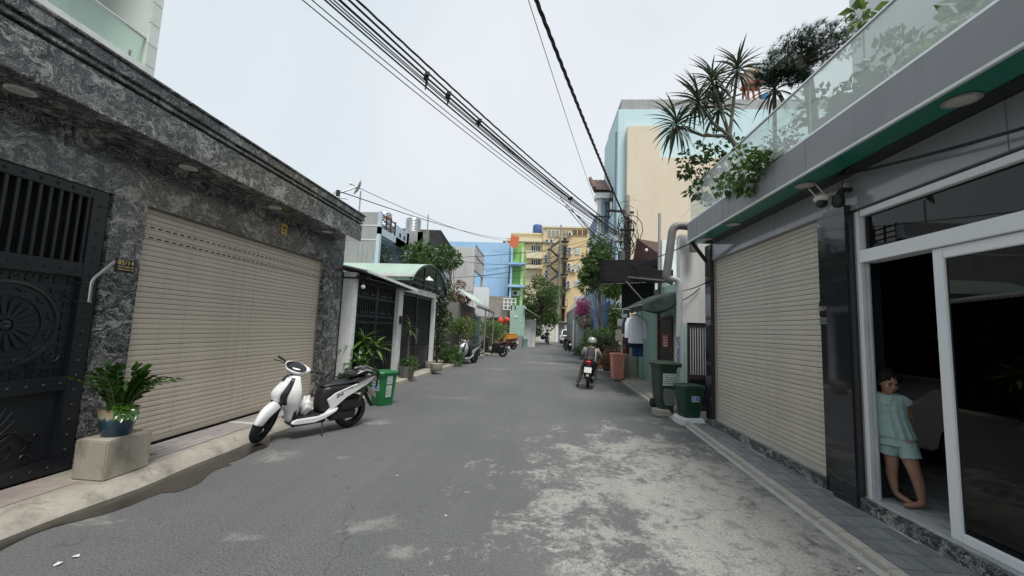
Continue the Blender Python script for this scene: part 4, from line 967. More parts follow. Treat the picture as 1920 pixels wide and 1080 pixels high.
# ================================================================ far end of the street
h = house('blue_building', 'building with large bright blue windowless side wall', (-6,43,0))
bl = M('sky_blue_paint', (.32,.53,.78), .7, var=.13, vs=.5, streak=.35, dirt=(.46,.6,.74), dirtamt=.8)
c0, c1 = ony(862,453,43), ony(966,455,43)
m = MB(); m.box(c0.x-3,c1.x-.6,43,52,4.6,c0.z); m.build('wall', bl, h)
m = MB(); m.box(c0.x-3,c1.x-.6,43.02,52,0,4.6); m.build('base_wall', M('bare_cement', (.3,.28,.25), .9, streak=.3), h)
m = MB(); [m.box(c0.x+.6*i,c0.x+.6*i+rnd.uniform(.2,.5),42.98,43.4,c0.z,c0.z+rnd.uniform(.05,.25)) for i in range(8,18)]; m.build('coping', dk, h)
# green narrow front beside it
h2 = house('green_building', 'narrow lime green building front with air conditioner', (-2.5,42,0))
lime = M('lime_paint', (.26,.5,.13), .7, var=.1, streak=.35)
e0, e1 = ony(963,460,42), ony(983,460,42)
m = MB(); m.box(e0.x,e1.x-.05,42,50,3.4,e0.z+.3); m.build('wall', lime, h2)
for zz, zh in ((8.2,.28),(4.0+1.9,.25)): MB().box(e0.x-.35,e1.x+.2,41.0,42,zz,zz+zh).build('ledge', bl, h2)
m = MB(); m.box(e1.x-.25,e1.x+.02,41.6,42,3.4,10.2); m.build('edge_column', M('pale_lime', (.5,.62,.32), .7), h2)
m = MB(); m.box(e0.x-.2,e0.x,41.2,42,3.4,10); m.build('blue_pier', bl, h2)
MB().obox((e0.x+.1,41.4,10.75),(.9,.08,1.2),(0,.15,.1)).build('roof_panel', M('orange_tarp', (.6,.14,.06), .7), h2)
def ac(name, label, p, facing=(0,-1), group='air conditioner units', s=1):
    t = thing(name, label, 'air conditioner', p, group=group); x, y, z = p; fx, fy_ = facing
    w, d, hh = .8*s, .3*s, .56*s
    if fy_: MB().box(x-w/2,x+w/2,y-d,y,z,z+hh).build('case', M('ac_white', (.62,.62,.6), .5, streak=.3), t, bevel=.02)
    MB().lathe([(.22*s,0),(.22*s,-.01),(.001,-.012)], (x-.08*s,y-d-.002,z+hh/2), 16, 'y').build('fan_grille', M('grille_dark', (.05,.05,.05), .6), t)
    MB().box(x-w/2+.05,x-w/2+.1,y-d+.02,y+.02,z-.08,z-.005).build('bracket', M('grey_steel'), t); return t
ac('air_conditioner', 'air conditioner unit under ledge of the lime green building', ((e0.x+e1.x)/2-.1, 41.99, 5.05), group=None)
# sea-green shack with low roof
q0, q1 = ony(957,572,36.5), ony(982,650,36.5)
sk = thing('green_shack', 'small sea green walled shack at the street corner', 'building', (-2.2,38,0))
m = MB(); m.box(q0.x,q1.x,36.5,41,1.0,q0.z); m.build('wall', M('sea_green', (.36,.52,.43), .75, streak=.3), sk)
m = MB(); m.box(q0.x-.02,q1.x+.01,36.48,41,0,1.0); m.build('plinth', M('bare_cement'), sk)
for (u0,v0,u1,v1) in ((964,591,970,596),(974,600,977,604)): 
    a, b_ = ony(u0,v0,36.47), ony(u1,v1,36.47); MB().box(a.x,b_.x,36.47,36.495,b_.z,a.z).build('poster', M('poster_white', (.6,.66,.68), .5), sk)
m = MB(); m.box(q1.x,q1.x+1.0,37.0,40.8,0,2.5); m.build('side_room', dw, sk)
m = MB(); corr(m, (q1.x-.1,36.2,3.55),(q1.x-.1,41,3.55),(q1.x+1.35,36.2,2.75),(q1.x+1.35,41,2.75),20,.02); m.build('lean_to_roof', M('old_sheet'), sk, smooth=True, solid=.02)
m = MB(); m.box(q1.x+.3,q1.x+.5,36.98,37,.1,1.9); m.build('door', M('pale_door', (.55,.57,.58), .5), sk)
lb = MB().lathe([(.2,0),(.24,.7),(.25,.72),(.26,.8),(.2,.95),(.001,.97)], n=16).build('litter_bin', M('teal_bin', (.22,.36,.34), .6), smooth=40); q = onz(984,652); lb.location = (q.x,q.y-.6,0); tag(lb, 'pale teal round bin at the corner of the green shack', 'bin')
oc = thing('orange_crate', 'orange delivery box standing before the green shack', 'crate', (-2.35,34.3,.1))
MB().box(-3.1,-1.95,33.8,34.5,.55,1.12).build('box', M('orange_box', (.65,.26,.03), .55, var=.12, streak=.2), oc, bevel=.02); m = MB(); [m.box(x,x+.06,y,y+.06,.08,.55) for x in (-3.05,-2.05) for y in (33.85,34.4)]; m.build('leg', M('grey_steel'), oc)
MB().box(-3.13,-1.92,33.78,34.52,1.12,1.17).build('lid', M('orange_box'), oc, bevel=.015)
dkw = MB().box(-4.2,-3.0,33.5,33.6,.1,2.5).build('dark_gate', M('gate_sheet')); tag(dkw, 'dark sheet gate behind the red lanterns', 'gate')
hh = house('cement_house', 'bare cement house with open block grille behind lanterns', (-5,37,0)); m = MB(); m.box(-8,-3.0,36.8,41,0,4.55); m.build('wall', M('bare_cement'), hh)
m = MB(); [m.box(-3.4+.35*i,-3.3+.35*i,36.5,36.6,3.3,4.3) for i in range(4)]; [m.box(-3.45,-2.2,36.52,36.58,3.3+.33*i,3.38+.33*i) for i in range(4)]; m.build('block_grille', whitepaint, hh)
m = MB(); m.box(-5,-3.05,33.7,36.8,2.4,2.5); m.build('porch_roof', M('old_sheet'), hh)
for u, v, s_, lab in ((939,602,1.0,'larger red paper lantern hanging above the dark sheet gate'),(951,600,.8,'smaller red paper lantern hanging beside the green shack')):
    q = ony(u,v,33.3); t = thing('lantern', lab, 'lantern', q, group='red lanterns')
    m = MB(); m.lathe([(.06,.3),(.19,.22),(.26,.08),(.26,-.08),(.19,-.22),(.06,-.3)], n=16); m.v = [tuple(Vector(p)*s_+q) for p in m.v]; m.build('shade', M('lantern_red', (.55,.06,.03), .6), t, smooth=50)
    MB().cyl(q+Vector((0,0,-.28*s_)), q+Vector((0,0,-.62*s_)), .07*s_, .09*s_, 8).build('tassel', M('lantern_red'), t); MB().cyl(q+Vector((0,0,.28*s_)), q+Vector((0,0,.7)), .012, n=5).build('cord', blackplast, t)
# corner tree and bush
q = Vector((-.9,45,0))
tree('corner_tree', 'full dark green tree at the street corner before yellow building', (-.9,45,0), [(-.9,45,0),(-.95,45,1.8),(-.8,45,3.4),(-.6,45,5)], .2, blobs((.05,45,4.7),(2.2,2,2.6),34,.85,41), 7500, .27, .13, lf_mid, seed=42)
tree('corner_tree', 'dark rounded bush beside the green shack at the corner', (-1.0,42.5,0), [(-1.0,42.5,0),(-1.0,42.5,1)], .08, blobs((-.75,42.3,1.3),(.8,.9,.75),12,.5,43), 1500, .2, .09, lf_dark, seed=43, cat='bush')
# end wall and garage
ew = tag(thing('end_wall', 'long whitewashed block wall closing the street', 'wall', (0,56.5,0)), 'long whitewashed block wall closing the street', 'wall')
a, b_ = ony(975,610,56.5), ony(1047,610,56.5)
m = MB(); m.box(a.x,b_.x,56.5,56.7,0,2.33); m.build('blockwork', M('whitewash', (.68,.66,.58), .8, streak=.25, dirt=(.5,.47,.4)), ew); MB().box(b_.x-.35,b_.x,56.42,56.75,0,2.6).build('pier', whitepaint, ew)
MB().box(a.x,b_.x-.36,56.47,56.73,2.33,2.42).build('coping', whitepaint, ew)
gg = thing('garage', 'low grey garage with white door behind the pickup', 'building', (3.7,57,0))
m = MB(); m.box(b_.x,5.3,56.6,60,0,2.75); m.build('wall', M('garage_grey', (.2,.2,.2), .8), gg)
m = MB(); m.box(b_.x+.85,4.75,56.53,56.6,0,2.4); m.build('door', M('white_board'), gg, bevel=.01); MB().box(b_.x,5.4,56.1,60.1,2.75,2.87).build('roof_slab', M('bare_cement'), gg)
# yellow building
yb = thing('yellow_building', 'tall cream yellow building with outside fire escape stairs', 'building', (2,64,0))
ymat = M('cream_yellow', (.66,.5,.28), .75, var=.05, vs=.4, streak=.22)
ypal = M('pale_cream', (.7,.62,.42), .75, var=.05, vs=.4, streak=.2)
YY = 62
A = lambda u, v, y=YY: ony(u, v, y)
xa, xm, xb = A(960,433).x, A(1019,428).x, A(1113,425).x; ztl, ztr = A(960,437).z, A(1019,427).z
m = MB(); m.box(xm,xb,YY,80,0,ztr); m.build('wall', ymat, yb)
m = MB(); m.box(xa,xm,YY+.7,80,0,ztl); m.build('wing_wall', ypal, yb)
m = MB(); m.box(xm-.15,xb+.15,YY-.2,80,ztr,ztr+.25); m.box(xa-.2,xm-.15,YY+.4,80,ztl,ztl+.2); m.build('cornice', ypal, yb)
flo = [ztr-3.1*k for k in range(1,6)]
def win(parent, u0, v0, u1, v1, y, fr, pane=darkwin, bars=2):
    a, b_ = A(u0,v0,y), A(u1,v1,y); w = MB().box(a.x-.08,b_.x+.08,y-.1,y-.01,b_.z-.08,a.z+.08).build('window', fr, parent)
    MB().box(a.x,b_.x,y-.13,y-.1,b_.z,a.z).build('pane', pane, w)
    for k in range(1,bars): x = a.x+(b_.x-a.x)*k/bars; MB().box(x-.05,x+.05,y-.16,y-.13,b_.z,a.z).build('mullion', fr, w)
wfr = M('window_white', (.66,.66,.62), .6)
win(yb,1027,432,1048,444,YY,wfr,M('dim_pane', (.3,.27,.2), .4),3); win(yb,1056,432,1065,446,YY,ymat,M('dim_pane'),2); win(yb,1073,431,1101,442,YY,ymat,M('brown_pane', (.12,.075,.04), .5),3)
for k, v in enumerate((466,496,526,556)): win(yb,1078+0,v,1086,v+11,YY,wfr,M('grey_pane', (.35,.4,.42), .15),2)
for v in (461,487): 
    win(yb,997,v,1012,v+9 if v < 480 else v+12,YY+.7,wfr,darkwin,4)
    a, b_ = A(985,v+10,YY),A(1017,v+24 if v < 480 else v+17,YY); MB().box(a.x,b_.x,YY-.3,YY+.7,b_.z,a.z).build('balcony', ypal, yb)
a, b_ = A(950,446,YY-.2), A(1017,454,YY-.2); MB().box(a.x,b_.x,YY-.4,YY+.7,b_.z,a.z).build('terrace_parapet', ypal, yb)
fe = thing('fire_escape', 'dark steel zigzag fire escape on the yellow building', 'stairs', (3.3,61.3,0))
fz = [A(1060,v,61).z for v in (452,484,514,544,574,604)]
xL, xC, xR = A(1030,480,61).x, A(1047,480,61).x, A(1066,480,61).x
dst = M('dark_steelwork', (.035,.035,.04), .6)
for i, z in enumerate(fz):
    MB().box(xC+.2,xR,60.6,61.9,z-.12,z).build('landing', dst, fe)
    m = MB(); [m.box(x,x+.05,60.6,60.65,z,z+1) for x in (xC+.2,(xC+xR)/2,xR-.05)]; m.box(xC+.2,xR,60.6,60.65,z+.95,z+1.02); m.build('guard_rail', dst, fe)
    a = A(1053,0,YY); MB().box(xC+.75,xR-.3,YY-.06,YY+.02,z,z+2.05).build('doorway', darkwin, fe)
    if i < 5:
        m = MB(); m.obox(((xL+xC)/2+.1,60.9,(z+fz[i+1])/2+.2),(.09,.5,0.01)); m.v = []; m.f = []
        zz = fz[i+1]; m.tube([(xC+.2,60.7,z-.05),(xL,60.7,(z+zz)/2),(xC+.2,61.1,zz)], .2, 5); m.tube([(xC+.2,60.7,z+.9),(xL,60.7,(z+zz)/2+.9)], .035, 5); m.build('flight', dst, fe)
        MB().box(xL-.3,xL+.4,60.6,61.9,(z+zz)/2-.1,(z+zz)/2).build('half_landing', dst, fe)
m = MB(); [m.cyl((x,60.6,0),(x,60.6,fz[0]+.5),.09,n=6) for x in (xL+.1,xC+.1)]; m.cyl((xC+.25,60.5,0),(xC+.25,60.5,fz[0]+2.4),.12,n=6); m.build('post', M('grey_steel'), fe)
for i, (u, v) in enumerate(((1026,455),(1034,455),(1024,484),(1024,492),(1025,513),(1025,521),(1069,442),(1068,470),(1068,477),(1067,500),(1067,508),(1075,511),(1066,533),(1066,540),(1068,590),(1068,600))):
    q = A(u, v); ac('air_conditioner', 'small air conditioner unit '+('left' if u < 1040 else 'right')+' of the fire escape on yellow building', (q.x, YY-.01, q.z), s=.9)
q = A(1008,428); wt = thing('water_tank', 'blue water tank on stand atop the yellow building', 'tank', (q.x,YY+4,ztl))
q = ony(1008,430,YY+4); MB().lathe([(.75,.9),(.8,1.0),(.8,2.2),(.7,2.4),(.2,2.6),(.001,2.6)], (q.x,YY+4,ztl), 18).build('drum', M('blue_tank', (.05,.1,.26), .4), wt, smooth=40)
m = MB(); [m.cyl((q.x+dx,YY+4+dy,ztl),(q.x+dx*.8,YY+4+dy*.8,ztl+.95),.06,n=5) for dx in (-.8,.8) for dy in (-.8,.8)]; m.build('stand', dst, wt)
# ================================================================ RIGHT: dark polished house
RX = 3.05
def polished():
    m, nt, b = new_mat('polished_black_granite'); co = objco(nt)
    nt.links.new(mixc(nt, noise(nt, co, 160, 3, .8), (.008,.009,.011), (.035,.037,.042)), b.inputs['Base Color']); b.inputs['Roughness'].default_value = .05; b.inputs['Specular IOR Level'].default_value = .6; return m
pol = polished()
lint = M('lintel_sky_grey', (.3,.308,.33), .09, var=.04, vs=1)  # polished grey, base colour lightened to stand in for reflected sky
rh = thing('dark_house', 'house front in polished black stone with grey fascia and green soffit', 'house', (RX,5,0))
m = MB(); m.box(RX-.03,RX+.25,7.34,7.58,.0,3.28); m.build('end_pillar', pol, rh, bevel=.004)
m = MB(); m.box(RX,RX+.25,4.42,4.6,.05,2.98); m.build('number_panel', pol, rh, bevel=.004)
m = MB(); m.box(RX-.06,RX+.25,4.11,4.42,.05,2.98); m.build('pillar', pol, rh, bevel=.004)
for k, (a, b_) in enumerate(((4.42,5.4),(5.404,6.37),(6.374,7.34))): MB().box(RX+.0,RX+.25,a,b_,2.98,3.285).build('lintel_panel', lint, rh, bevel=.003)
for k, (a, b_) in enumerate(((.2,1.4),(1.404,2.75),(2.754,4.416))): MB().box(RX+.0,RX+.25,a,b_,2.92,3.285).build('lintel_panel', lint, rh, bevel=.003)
fas = M('grey_fascia', (.27,.275,.29), .5, var=.08, vs=1.1, streak=.8, bump=.05)
ye = [-1.5,.35,2.2,4.05,5.9,7.28]
for a, b_ in zip(ye, ye[1:]): MB().box(2.6,2.64,a+.0015,b_-.0015,3.29,3.63).build('fascia_panel', fas, rh, bevel=.003)
m = MB(); m.box(2.641,3.3,-1.5,7.275,3.3,3.6); m.build('canopy_slab', M('bare_cement'), rh)
m = MB(); m.box(2.602,2.66,-1.5,7.28,3.63,3.65); m.build('coping', steel, rh)
m = MB(); m.box(2.585,2.612,-1.5,7.3,3.268,3.29); m.build('edge_trim', M('white_trim', (.7,.72,.72), .4), rh)
grn = M('soffit_green', (.012,.2,.13), .28, var=.1, vs=.8)
m = MB(); m.box(2.615,2.86,-1.5,7.28,3.272,3.299); m.build('soffit', grn, rh)
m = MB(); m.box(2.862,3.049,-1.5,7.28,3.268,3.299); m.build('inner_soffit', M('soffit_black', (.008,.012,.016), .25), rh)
for y in (1.15, 2.75, 4.35, 5.95, 6.9):
    d = MB().lathe([(.095,0),(.1,-.008),(.085,-.011)], (2.78,y,3.2715), 24).build('downlight', M('lamp_ring', (.3,.3,.28), .4), rh, smooth=40)
    MB().lathe([(.084,-.008),(.07,-.013),(.001,-.0135)], (2.78,y,3.2715), 24).build('diffuser', lampw, d, smooth=40)
gb_ = glass('balustrade_glass', (.92,.97,.95), .27, .02, hazecol=(.95,.98,.96))
for a, b_ in zip(ye, ye[1:]): MB().box(2.655,2.667,a+.006,b_-.006,3.651,4.26).build('balustrade_pane', gb_, rh)
m = MB(); m.box(2.645,2.677,-1.5,7.28,4.262,4.285); m.build('top_rail', steel, rh, bevel=.003)
m = MB(); m.tube([(2.63,7.2,3.3),(2.98,7.42,2.98)], .035, 6); m.build('bracket', blackmetal, rh)
# shell: room inside, roof, upper storey
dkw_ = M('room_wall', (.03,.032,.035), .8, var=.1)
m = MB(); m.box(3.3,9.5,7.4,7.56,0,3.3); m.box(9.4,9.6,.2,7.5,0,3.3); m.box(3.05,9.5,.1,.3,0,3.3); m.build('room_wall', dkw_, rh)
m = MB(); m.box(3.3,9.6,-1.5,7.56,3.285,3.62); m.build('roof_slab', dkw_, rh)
m = MB(); m.box(RX,RX+.25,.2,1.5,.0,2.92); m.build('side_wall', pol, rh)
def marble():
    m, nt, b = new_mat('marble_floor'); co = objco(nt)
    v = ramp(nt, [(.45,(.5,.51,.52)),(.5,(.32,.33,.35)),(.56,(.52,.53,.54))], noise(nt, co, 1.2, 9, .6, 1.8)); nt.links.new(v, b.inputs['Base Color']); b.inputs['Roughness'].default_value = .12; return m
m = MB(); m.box(RX+.01,9.4,.3,7.4,.1,.2); m.build('marble_floor', marble(), rh)
m = MB(); m.box(RX-.035,RX+.0,-1.5,4.11,.06,.197); m.build('plinth', grs, rh, bevel=.003); MB().box(RX-.035,RX+.02,4.6,7.34,.06,.2).build('shutter_sill', grs, rh, bevel=.003)
upw = M('upper_white', (.7,.71,.7), .7, var=.04, streak=.25)
c = onx(1594,40,4.9)
m = MB(); m.box(4.9,9.5,-1.5,c.y,3.62,9); m.build('upper_wall', upw, rh)
m = MB(); m.box(2.69,2.98,.5,7.0,3.6,3.72); m.build('planter_bed', concrete, rh)
rs2, p2, sm2 = shutter('garage_shutter', 'taupe roller shutter in the polished black house front', RX+.07, 4.6, 7.34, .2, 2.98, 47, -1, (.57,.51,.435))
for y in (4.6,7.31): MB().box(RX+.03,RX+.1,y,y+.028,.2,2.978).build('guide_rail', M('taupe_rail', (.33,.3,.26), .4), rs2, bevel=.003)
np2 = thing('house_number_plate', 'dark plate with silver number 85/17 on polished stone panel', 'sign', (RX-.005,4.5,1.9))
MB().box(RX-.012,RX-.001,4.43,4.595,1.885,2.045).build('plate', M('plate_navy', (.012,.012,.02), .2), np2, bevel=.002)
text('number', '85/17', M('silver', (.55,.53,.55), .3, .6), np2, face((RX-.0135,4.512,1.965), (0,-1,0), (0,0,1)), .066, bold=.001)
MB().box(RX-.01,RX-.001,4.43,4.6,1.80,1.873).build('lower_plate', M('grey_plate', (.14,.16,.155), .4), np2, bevel=.002)
m = MB(); y = 4.452
for w in (.02,.03,.018,.03): m.box(RX-.0115,RX-.01,y,y+w,1.825,1.838); y += w+.008
m.build('small_print', M('grey_ink', (.05,.06,.06), .6), np2)
# sliding door
dr = thing('sliding_door', 'white aluminium sliding glass door standing partly open', 'door', (RX,3,.2))
alu = M('white_aluminium', (.8,.81,.82), .35, var=.03)
def bars(m, x0, x1, y0, y1, z0, z1, w):
    m.box(x0,x1,y0,y0+w,z0,z1); m.box(x0,x1,y1-w,y1,z0,z1); m.box(x0,x1,y0+w,y1-w,z1-w,z1); m.box(x0,x1,y0+w,y1-w,z0,z0+w*.8)
m = MB(); m.box(RX+.02,RX+.1,4.05,4.09,.2,2.9); m.box(RX+.02,RX+.14,1.5,1.56,.2,2.9); m.box(RX+.02,RX+.14,1.56,4.03,2.84,2.9); m.box(RX+.0,RX+.15,1.56,4.03,2.38,2.5); m.build('frame', alu, dr, bevel=.004)
m = MB(); m.box(RX+.03,RX+.085,4.012,4.05,.2,2.378); m.box(RX+.045,RX+.06,3.99,4.012,.2,2.378); m.build('inner_jamb', M('grey_aluminium', (.45,.47,.48), .35), dr, bevel=.004)
m = MB(); m.box(RX+.02,RX+.05,4.092,4.108,.2,2.9); m.build('brown_seal', M('taupe_rail'), dr)
m = MB(); m.box(RX+.02,RX+.14,1.56,4.03,.2,.212); m.build('track', M('grey_aluminium'), dr)
sl = MB(); bars(sl, RX+.03,RX+.075,1.62,3.35,.214,2.376,.085); leaf = sl.build('sliding_leaf', alu, dr, bevel=.006)
tint = glass('tinted_glass', (.05,.055,.06), .0, .015, 1.5)
MB().box(RX+.05,RX+.056,1.7,3.27,.28,2.3).build('leaf_pane', tint, leaf); MB().box(RX+.07,RX+.076,1.56,4.03,2.5,2.84).build('transom_pane', tint, dr)
# right pavement: small grey tiles with pale edge stones
rp = strip('pavement', lambda y: xr(y), lambda y: RX, -1.5, 7.6, .078, M('pale_grout', (.6,.59,.57), .85), 20)
tm = M('grey_tile', (.22,.23,.238), .5, var=.15, vs=9, bump=.15, orand=.16, dirt=(.22,.22,.22), dirtamt=.35)
me = MB().box(0,.101,0,.201,0,.018).mesh('tile', bevel=.003)
es = M('edge_stone', (.46,.43,.385), .75, var=.12, vs=6, bump=.2, orand=.06, dirt=(.27,.25,.22))
mk = MB().box(0,.085,0,.245,-.06,.022).mesh('edge_stone', bevel=.006)
k = 0; y = .6
while y < 7.4:
    x = xr(y)+.105
    while x < RX-.07: piece(me, 'tile', rp, (x, y, .068+rnd.uniform(0,.0025)), tm, (0,0,-.045)); x += .109
    y += .209
y = .6
while y < 7.5: piece(mk, 'edge_stone', rp, (xr(y)+.008, y, .066+rnd.uniform(0,.004)), es, (0,0,-.045)); y += .25

# ---------------- cctv cameras on the facade
c = onx(1540,372,RX-.22); cc = thing('security_camera', 'cream dome security camera with antennas above the number plate', 'camera', (c.x,c.y,c.z))
cream = M('cream_plastic', (.6,.57,.47), .45); c = Vector(c)
MB().sph(c, (.055,.075,.045), 14, 8, (0,0,.5)).build('hood', cream, cc, smooth=True)
MB().sph(c+Vector((0,.0,-.05)), .05, 14, 10).build('dome', blackplast, cc, smooth=True); MB().sph(c+Vector((-.02,-.035,-.06)), .02, 10, 6).build('lens', M('lens', (.02,.02,.03), .03), cc, smooth=True)
m = MB(); m.tube([c, c+Vector((.1,-.02,.04)), c+Vector((.22,-.05,.07))], [.028,.024,.02], 8); m.obox(c+Vector((.2,-.04,.1)),(.04,.06,.08)); m.build('arm', cream, cc, smooth=50)
m = MB(); m.tube([c+Vector((-.02,.04,.03)), c+Vector((-.06,.09,.13))], .008, 6); m.tube([c+Vector((.03,.0,.04)), c+Vector((-.01,.05,.16))], .008, 6); m.build('antenna', cream, cc)
c2 = Vector(onx(1572,376,RX-.12)); cb = thing('security_camera', 'black security camera with antenna beside the cream one', 'camera', c2)
MB().lathe([(.03,.06),(.05,.05),(.055,-.03),(.045,-.06),(.001,-.075)], c2, 14).build('body', blackplast, cb, smooth=40); m = MB(); m.tube([c2+Vector((0,0,.05)), c2+Vector((.02,-.01,.11)), c2+Vector((.12,-.01,.11))], .022, 8); m.build('arm', blackplast, cb); MB().tube([c2+Vector((.0,-.02,.05)), c2+Vector((.0,-.07,.17))], .008, 6).build('antenna', blackplast, cb)
tag(MB().tube([c2+Vector((.1,0,.12)), c2+Vector((.05,.02,.07)), c2+Vector((.08,.06,.05)), c+Vector((.2,-.02,.05)), c+Vector((.22,-.05,.09))], .008, 6).build('camera_cable', cablemat, smooth=50), 'tangled black cable joining the two security cameras', 'cable')

# ---------------- car inside the garage
cw = M('car_white', (.62,.6,.54), .25, var=.02, coat=.3)
car = thing('parked_car', 'white car parked in the dark garage behind the girl', 'car', (6.2,5.75,.2), R(180), local=True)
def carbody(m, prof, w, tuck=.1):
    rings = []
    for s_ in (-1,-.94,-.5,0,.5,.94,1):
        rings.append([(x, s_*w/2*(1-tuck*max(0,(z-.9))), z if abs(s_) < 1 else z*.985+.01) for x, z in prof])
    m.loft(rings)
low = [(-2.1,.35),(-2.15,.6),(-2.08,.95),(-1.2,1.02),(1.0,1.02),(1.75,.92),(2.08,.72),(2.15,.5),(2.1,.3),(1.75,.25),(1.7,.45),(1.55,.6),(1.35,.63),(1.15,.6),(1.0,.45),(.97,.25),(-.97,.25),(-1.0,.45),(-1.15,.6),(-1.35,.63),(-1.55,.6),(-1.7,.45),(-1.75,.25)]
m = MB(); m.prism(low, lambda q, y: (q[0], y, q[1]), -.86, .86); m.build('body', cw, car, bevel=.03)
cab = [(-1.95,.98),(-1.75,1.45),(-1.4,1.6),(.3,1.62),(.7,1.5),(1.45,.99)]
m = MB(); m.prism(cab, lambda q, y: (q[0], y*(1 if q[1] < 1.1 else .86), q[1]), -.82, .82); m.build('cabin', cw, car, bevel=.04)
for s_ in (-1,1):
    for poly in ([(-1.6,1.05),(-1.5,1.4),(-1.3,1.5),(-.45,1.52),(-.45,1.05)],[(-.35,1.05),(-.35,1.52),(.3,1.52),(.6,1.42),(1.15,1.05)]):
        MB().prism(poly, lambda q, y: (q[0], s_*(.835-.1*(q[1]-1.05)/.5+y), q[1]), -.03, .0).build('side_window', darkwin, car)
m = MB(); m.quad((.74,-.6,1.5),(.74,.6,1.5),(1.42,.7,1.03),(1.42,-.7,1.03)); m.build('windscreen', darkwin, car, solid=.02)
for x in (-1.35,1.35):
    for s_ in (-1,1): wh = MB().lathe([(.001,-.1),(.2,-.1),(.31,-.09),(.31,.09),(.2,.1),(.001,.1)], (x,s_*.78,.31), 24, 'y').build('wheel', rubber, car, smooth=40); MB().lathe([(.001,.0),(.19,.0),(.2,.01)], (x,s_*.885,.31), 20, 'y').build('hubcap', steel, wh)
for s_ in (-1,1):
    MB().sph((2.0,s_*.6,.72), (.12,.2,.08), 10, 6).build('headlight', M('headlamp_glass'), car, smooth=True); MB().box(-.2,.0,s_*.86-.012,s_*.86+.012,.86,.9).build('door_handle', cw, car)

# ---------------- terrace plants on the dark house
yuc = leafmesh(.46, .042, .3, .75, 'strap_leaf', 8); yucm = leafmat('yucca_leaf', (.03,.05,.025), (.07,.1,.045), .45, .15, 4)
YT = 6.55
yt = thing('dracaena_tree', 'branching dracaena with spiky leaf heads on the terrace edge', 'tree', (3.15,YT,3.72))
base = Vector((3.2,YT,3.7)); knot = ony(1368,255,YT); knot2 = ony(1345,235,YT)
hd_ = [(1335,140,0,.0),(1383,118,.1,.1),(1308,178,-.1,.15),(1268,222,.0,.3),(1348,190,.25,.0)]
m = MB(); m.tube([base, ony(1388,290,YT), knot], [.05,.04,.035], 8)
for (u, v, dy, _) in hd_:
    e = ony(u, v+14, YT+dy); mid = (knot+e)/2+Vector((0,0,-.08 if u < 1320 else .03)); m.tube([knot, mid, e], [.03,.024,.02], 7)
m.build('trunk', M('pale_bark', (.14,.125,.1), .85, var=.2, vs=12, bump=.4), yt, smooth=50)
for (u, v, dy, dr_) in hd_:
    hp = ony(u, v+8, YT+dy)
    for k in range(58):
        a = k*2.4; e = R(82-118*(k/58))+rnd.uniform(-.15,.15)
        o = piece(yuc, 'leaf', yt, hp-Vector((0,0,.12*k/58)), yucm); o.rotation_euler = orient((math.cos(a)*math.cos(e), math.sin(a)*math.cos(e), math.sin(e)), roll=rnd.uniform(-.3,.3)).to_euler(); s_ = rnd.uniform(.7,1.05); o.scale = (s_,s_,s_)
# second dracaena behind the glass
q = Vector((3.25,5.35,0)); t = thing('dracaena_tree', 'single stemmed spiky dracaena beside the pine on the terrace', 'tree', (q.x,5.6,3.72)); hp = ony(1452,165,5.8)
MB().tube([(hp.x+.02,5.8,3.6),(hp.x-.02,5.8,4.2),hp], [.035,.03,.025], 8).build('trunk', M('pale_bark'), t, smooth=50)
for k in range(36):
    a = k*2.4; e = R(80-110*(k/36)); o = piece(yuc, 'leaf', t, hp-Vector((0,0,.08*k/36)), yucm); o.rotation_euler = orient((math.cos(a)*math.cos(e), math.sin(a)*math.cos(e), math.sin(e))).to_euler(); s_ = rnd.uniform(.65,.9); o.scale = (s_,s_,s_)
# leafy plant spilling over the parapet end
cl = [(tuple(ony(u, v, 6.8+dy)), (r_,r_,r_*.8)) for u, v, dy, r_ in ((1340,268,.2,.26),(1310,285,.1,.2),(1375,275,0,.24),(1290,298,.2,.16),(1330,305,0,.22),(1360,310,.1,.24),(1400,300,-.2,.2),(1345,335,-.1,.18),(1285,322,.1,.1),(1300,360,.1,.12),(1325,372,.1,.11),(1375,345,-.1,.14),(1405,345,-.2,.1),(1320,335,.0,.12))]
cl += [(tuple(onx(u, v, 2.52)), (r_,r_,r_*.8)) for u, v, r_ in ((1395,295,.15),(1412,318,.14),(1378,330,.16),(1398,350,.1),(1358,348,.13),(1425,300,.1))]
tree('spilling_shrub', 'broad leaved shrub spilling over the end of the grey fascia', (3.0,6.9,3.7), [(2.98,6.85,3.7),(2.95,6.9,3.95),tuple(ony(1360,285,6.8))], .035, cl, 900, .1, .07, lf_mid, seed=61, cat='bush', droop=.4, part='foliage')
# bonsai pine
pads = [(1560,62,0,.26),(1530,78,.1,.24),(1505,80,0,.22),(1478,98,.1,.22),(1452,128,0,.22),(1440,148,.1,.16),(1495,118,.2,.2),(1575,88,.2,.22),(1530,112,0,.2),(1470,138,.1,.16),(1500,145,0,.14)]
PYY = 5.3
bp = thing('bonsai_pine', 'dark needled cloud pruned pine on the terrace', 'tree', (3.6,PYY,3.7))
m = MB(); tk = [Vector((3.75,PYY,3.62)), ony(1515,150,PYY), ony(1495,125,PYY), ony(1520,105,PYY), ony(1535,85,PYY)]
tk[0] = Vector((tk[1].x+.12,PYY,3.62)); m.tube(tk, [.07,.06,.05,.04,.03], 8)
for u, v, dy, r_ in pads: e = ony(u,v,PYY+dy); m.tube([tk[2], (tk[2]+e)/2+Vector((0,0,-.04)), e], [.03,.02,.008], 6)
m.build('trunk', wood, bp, smooth=50)
m = MB(); r2 = random.Random(5)
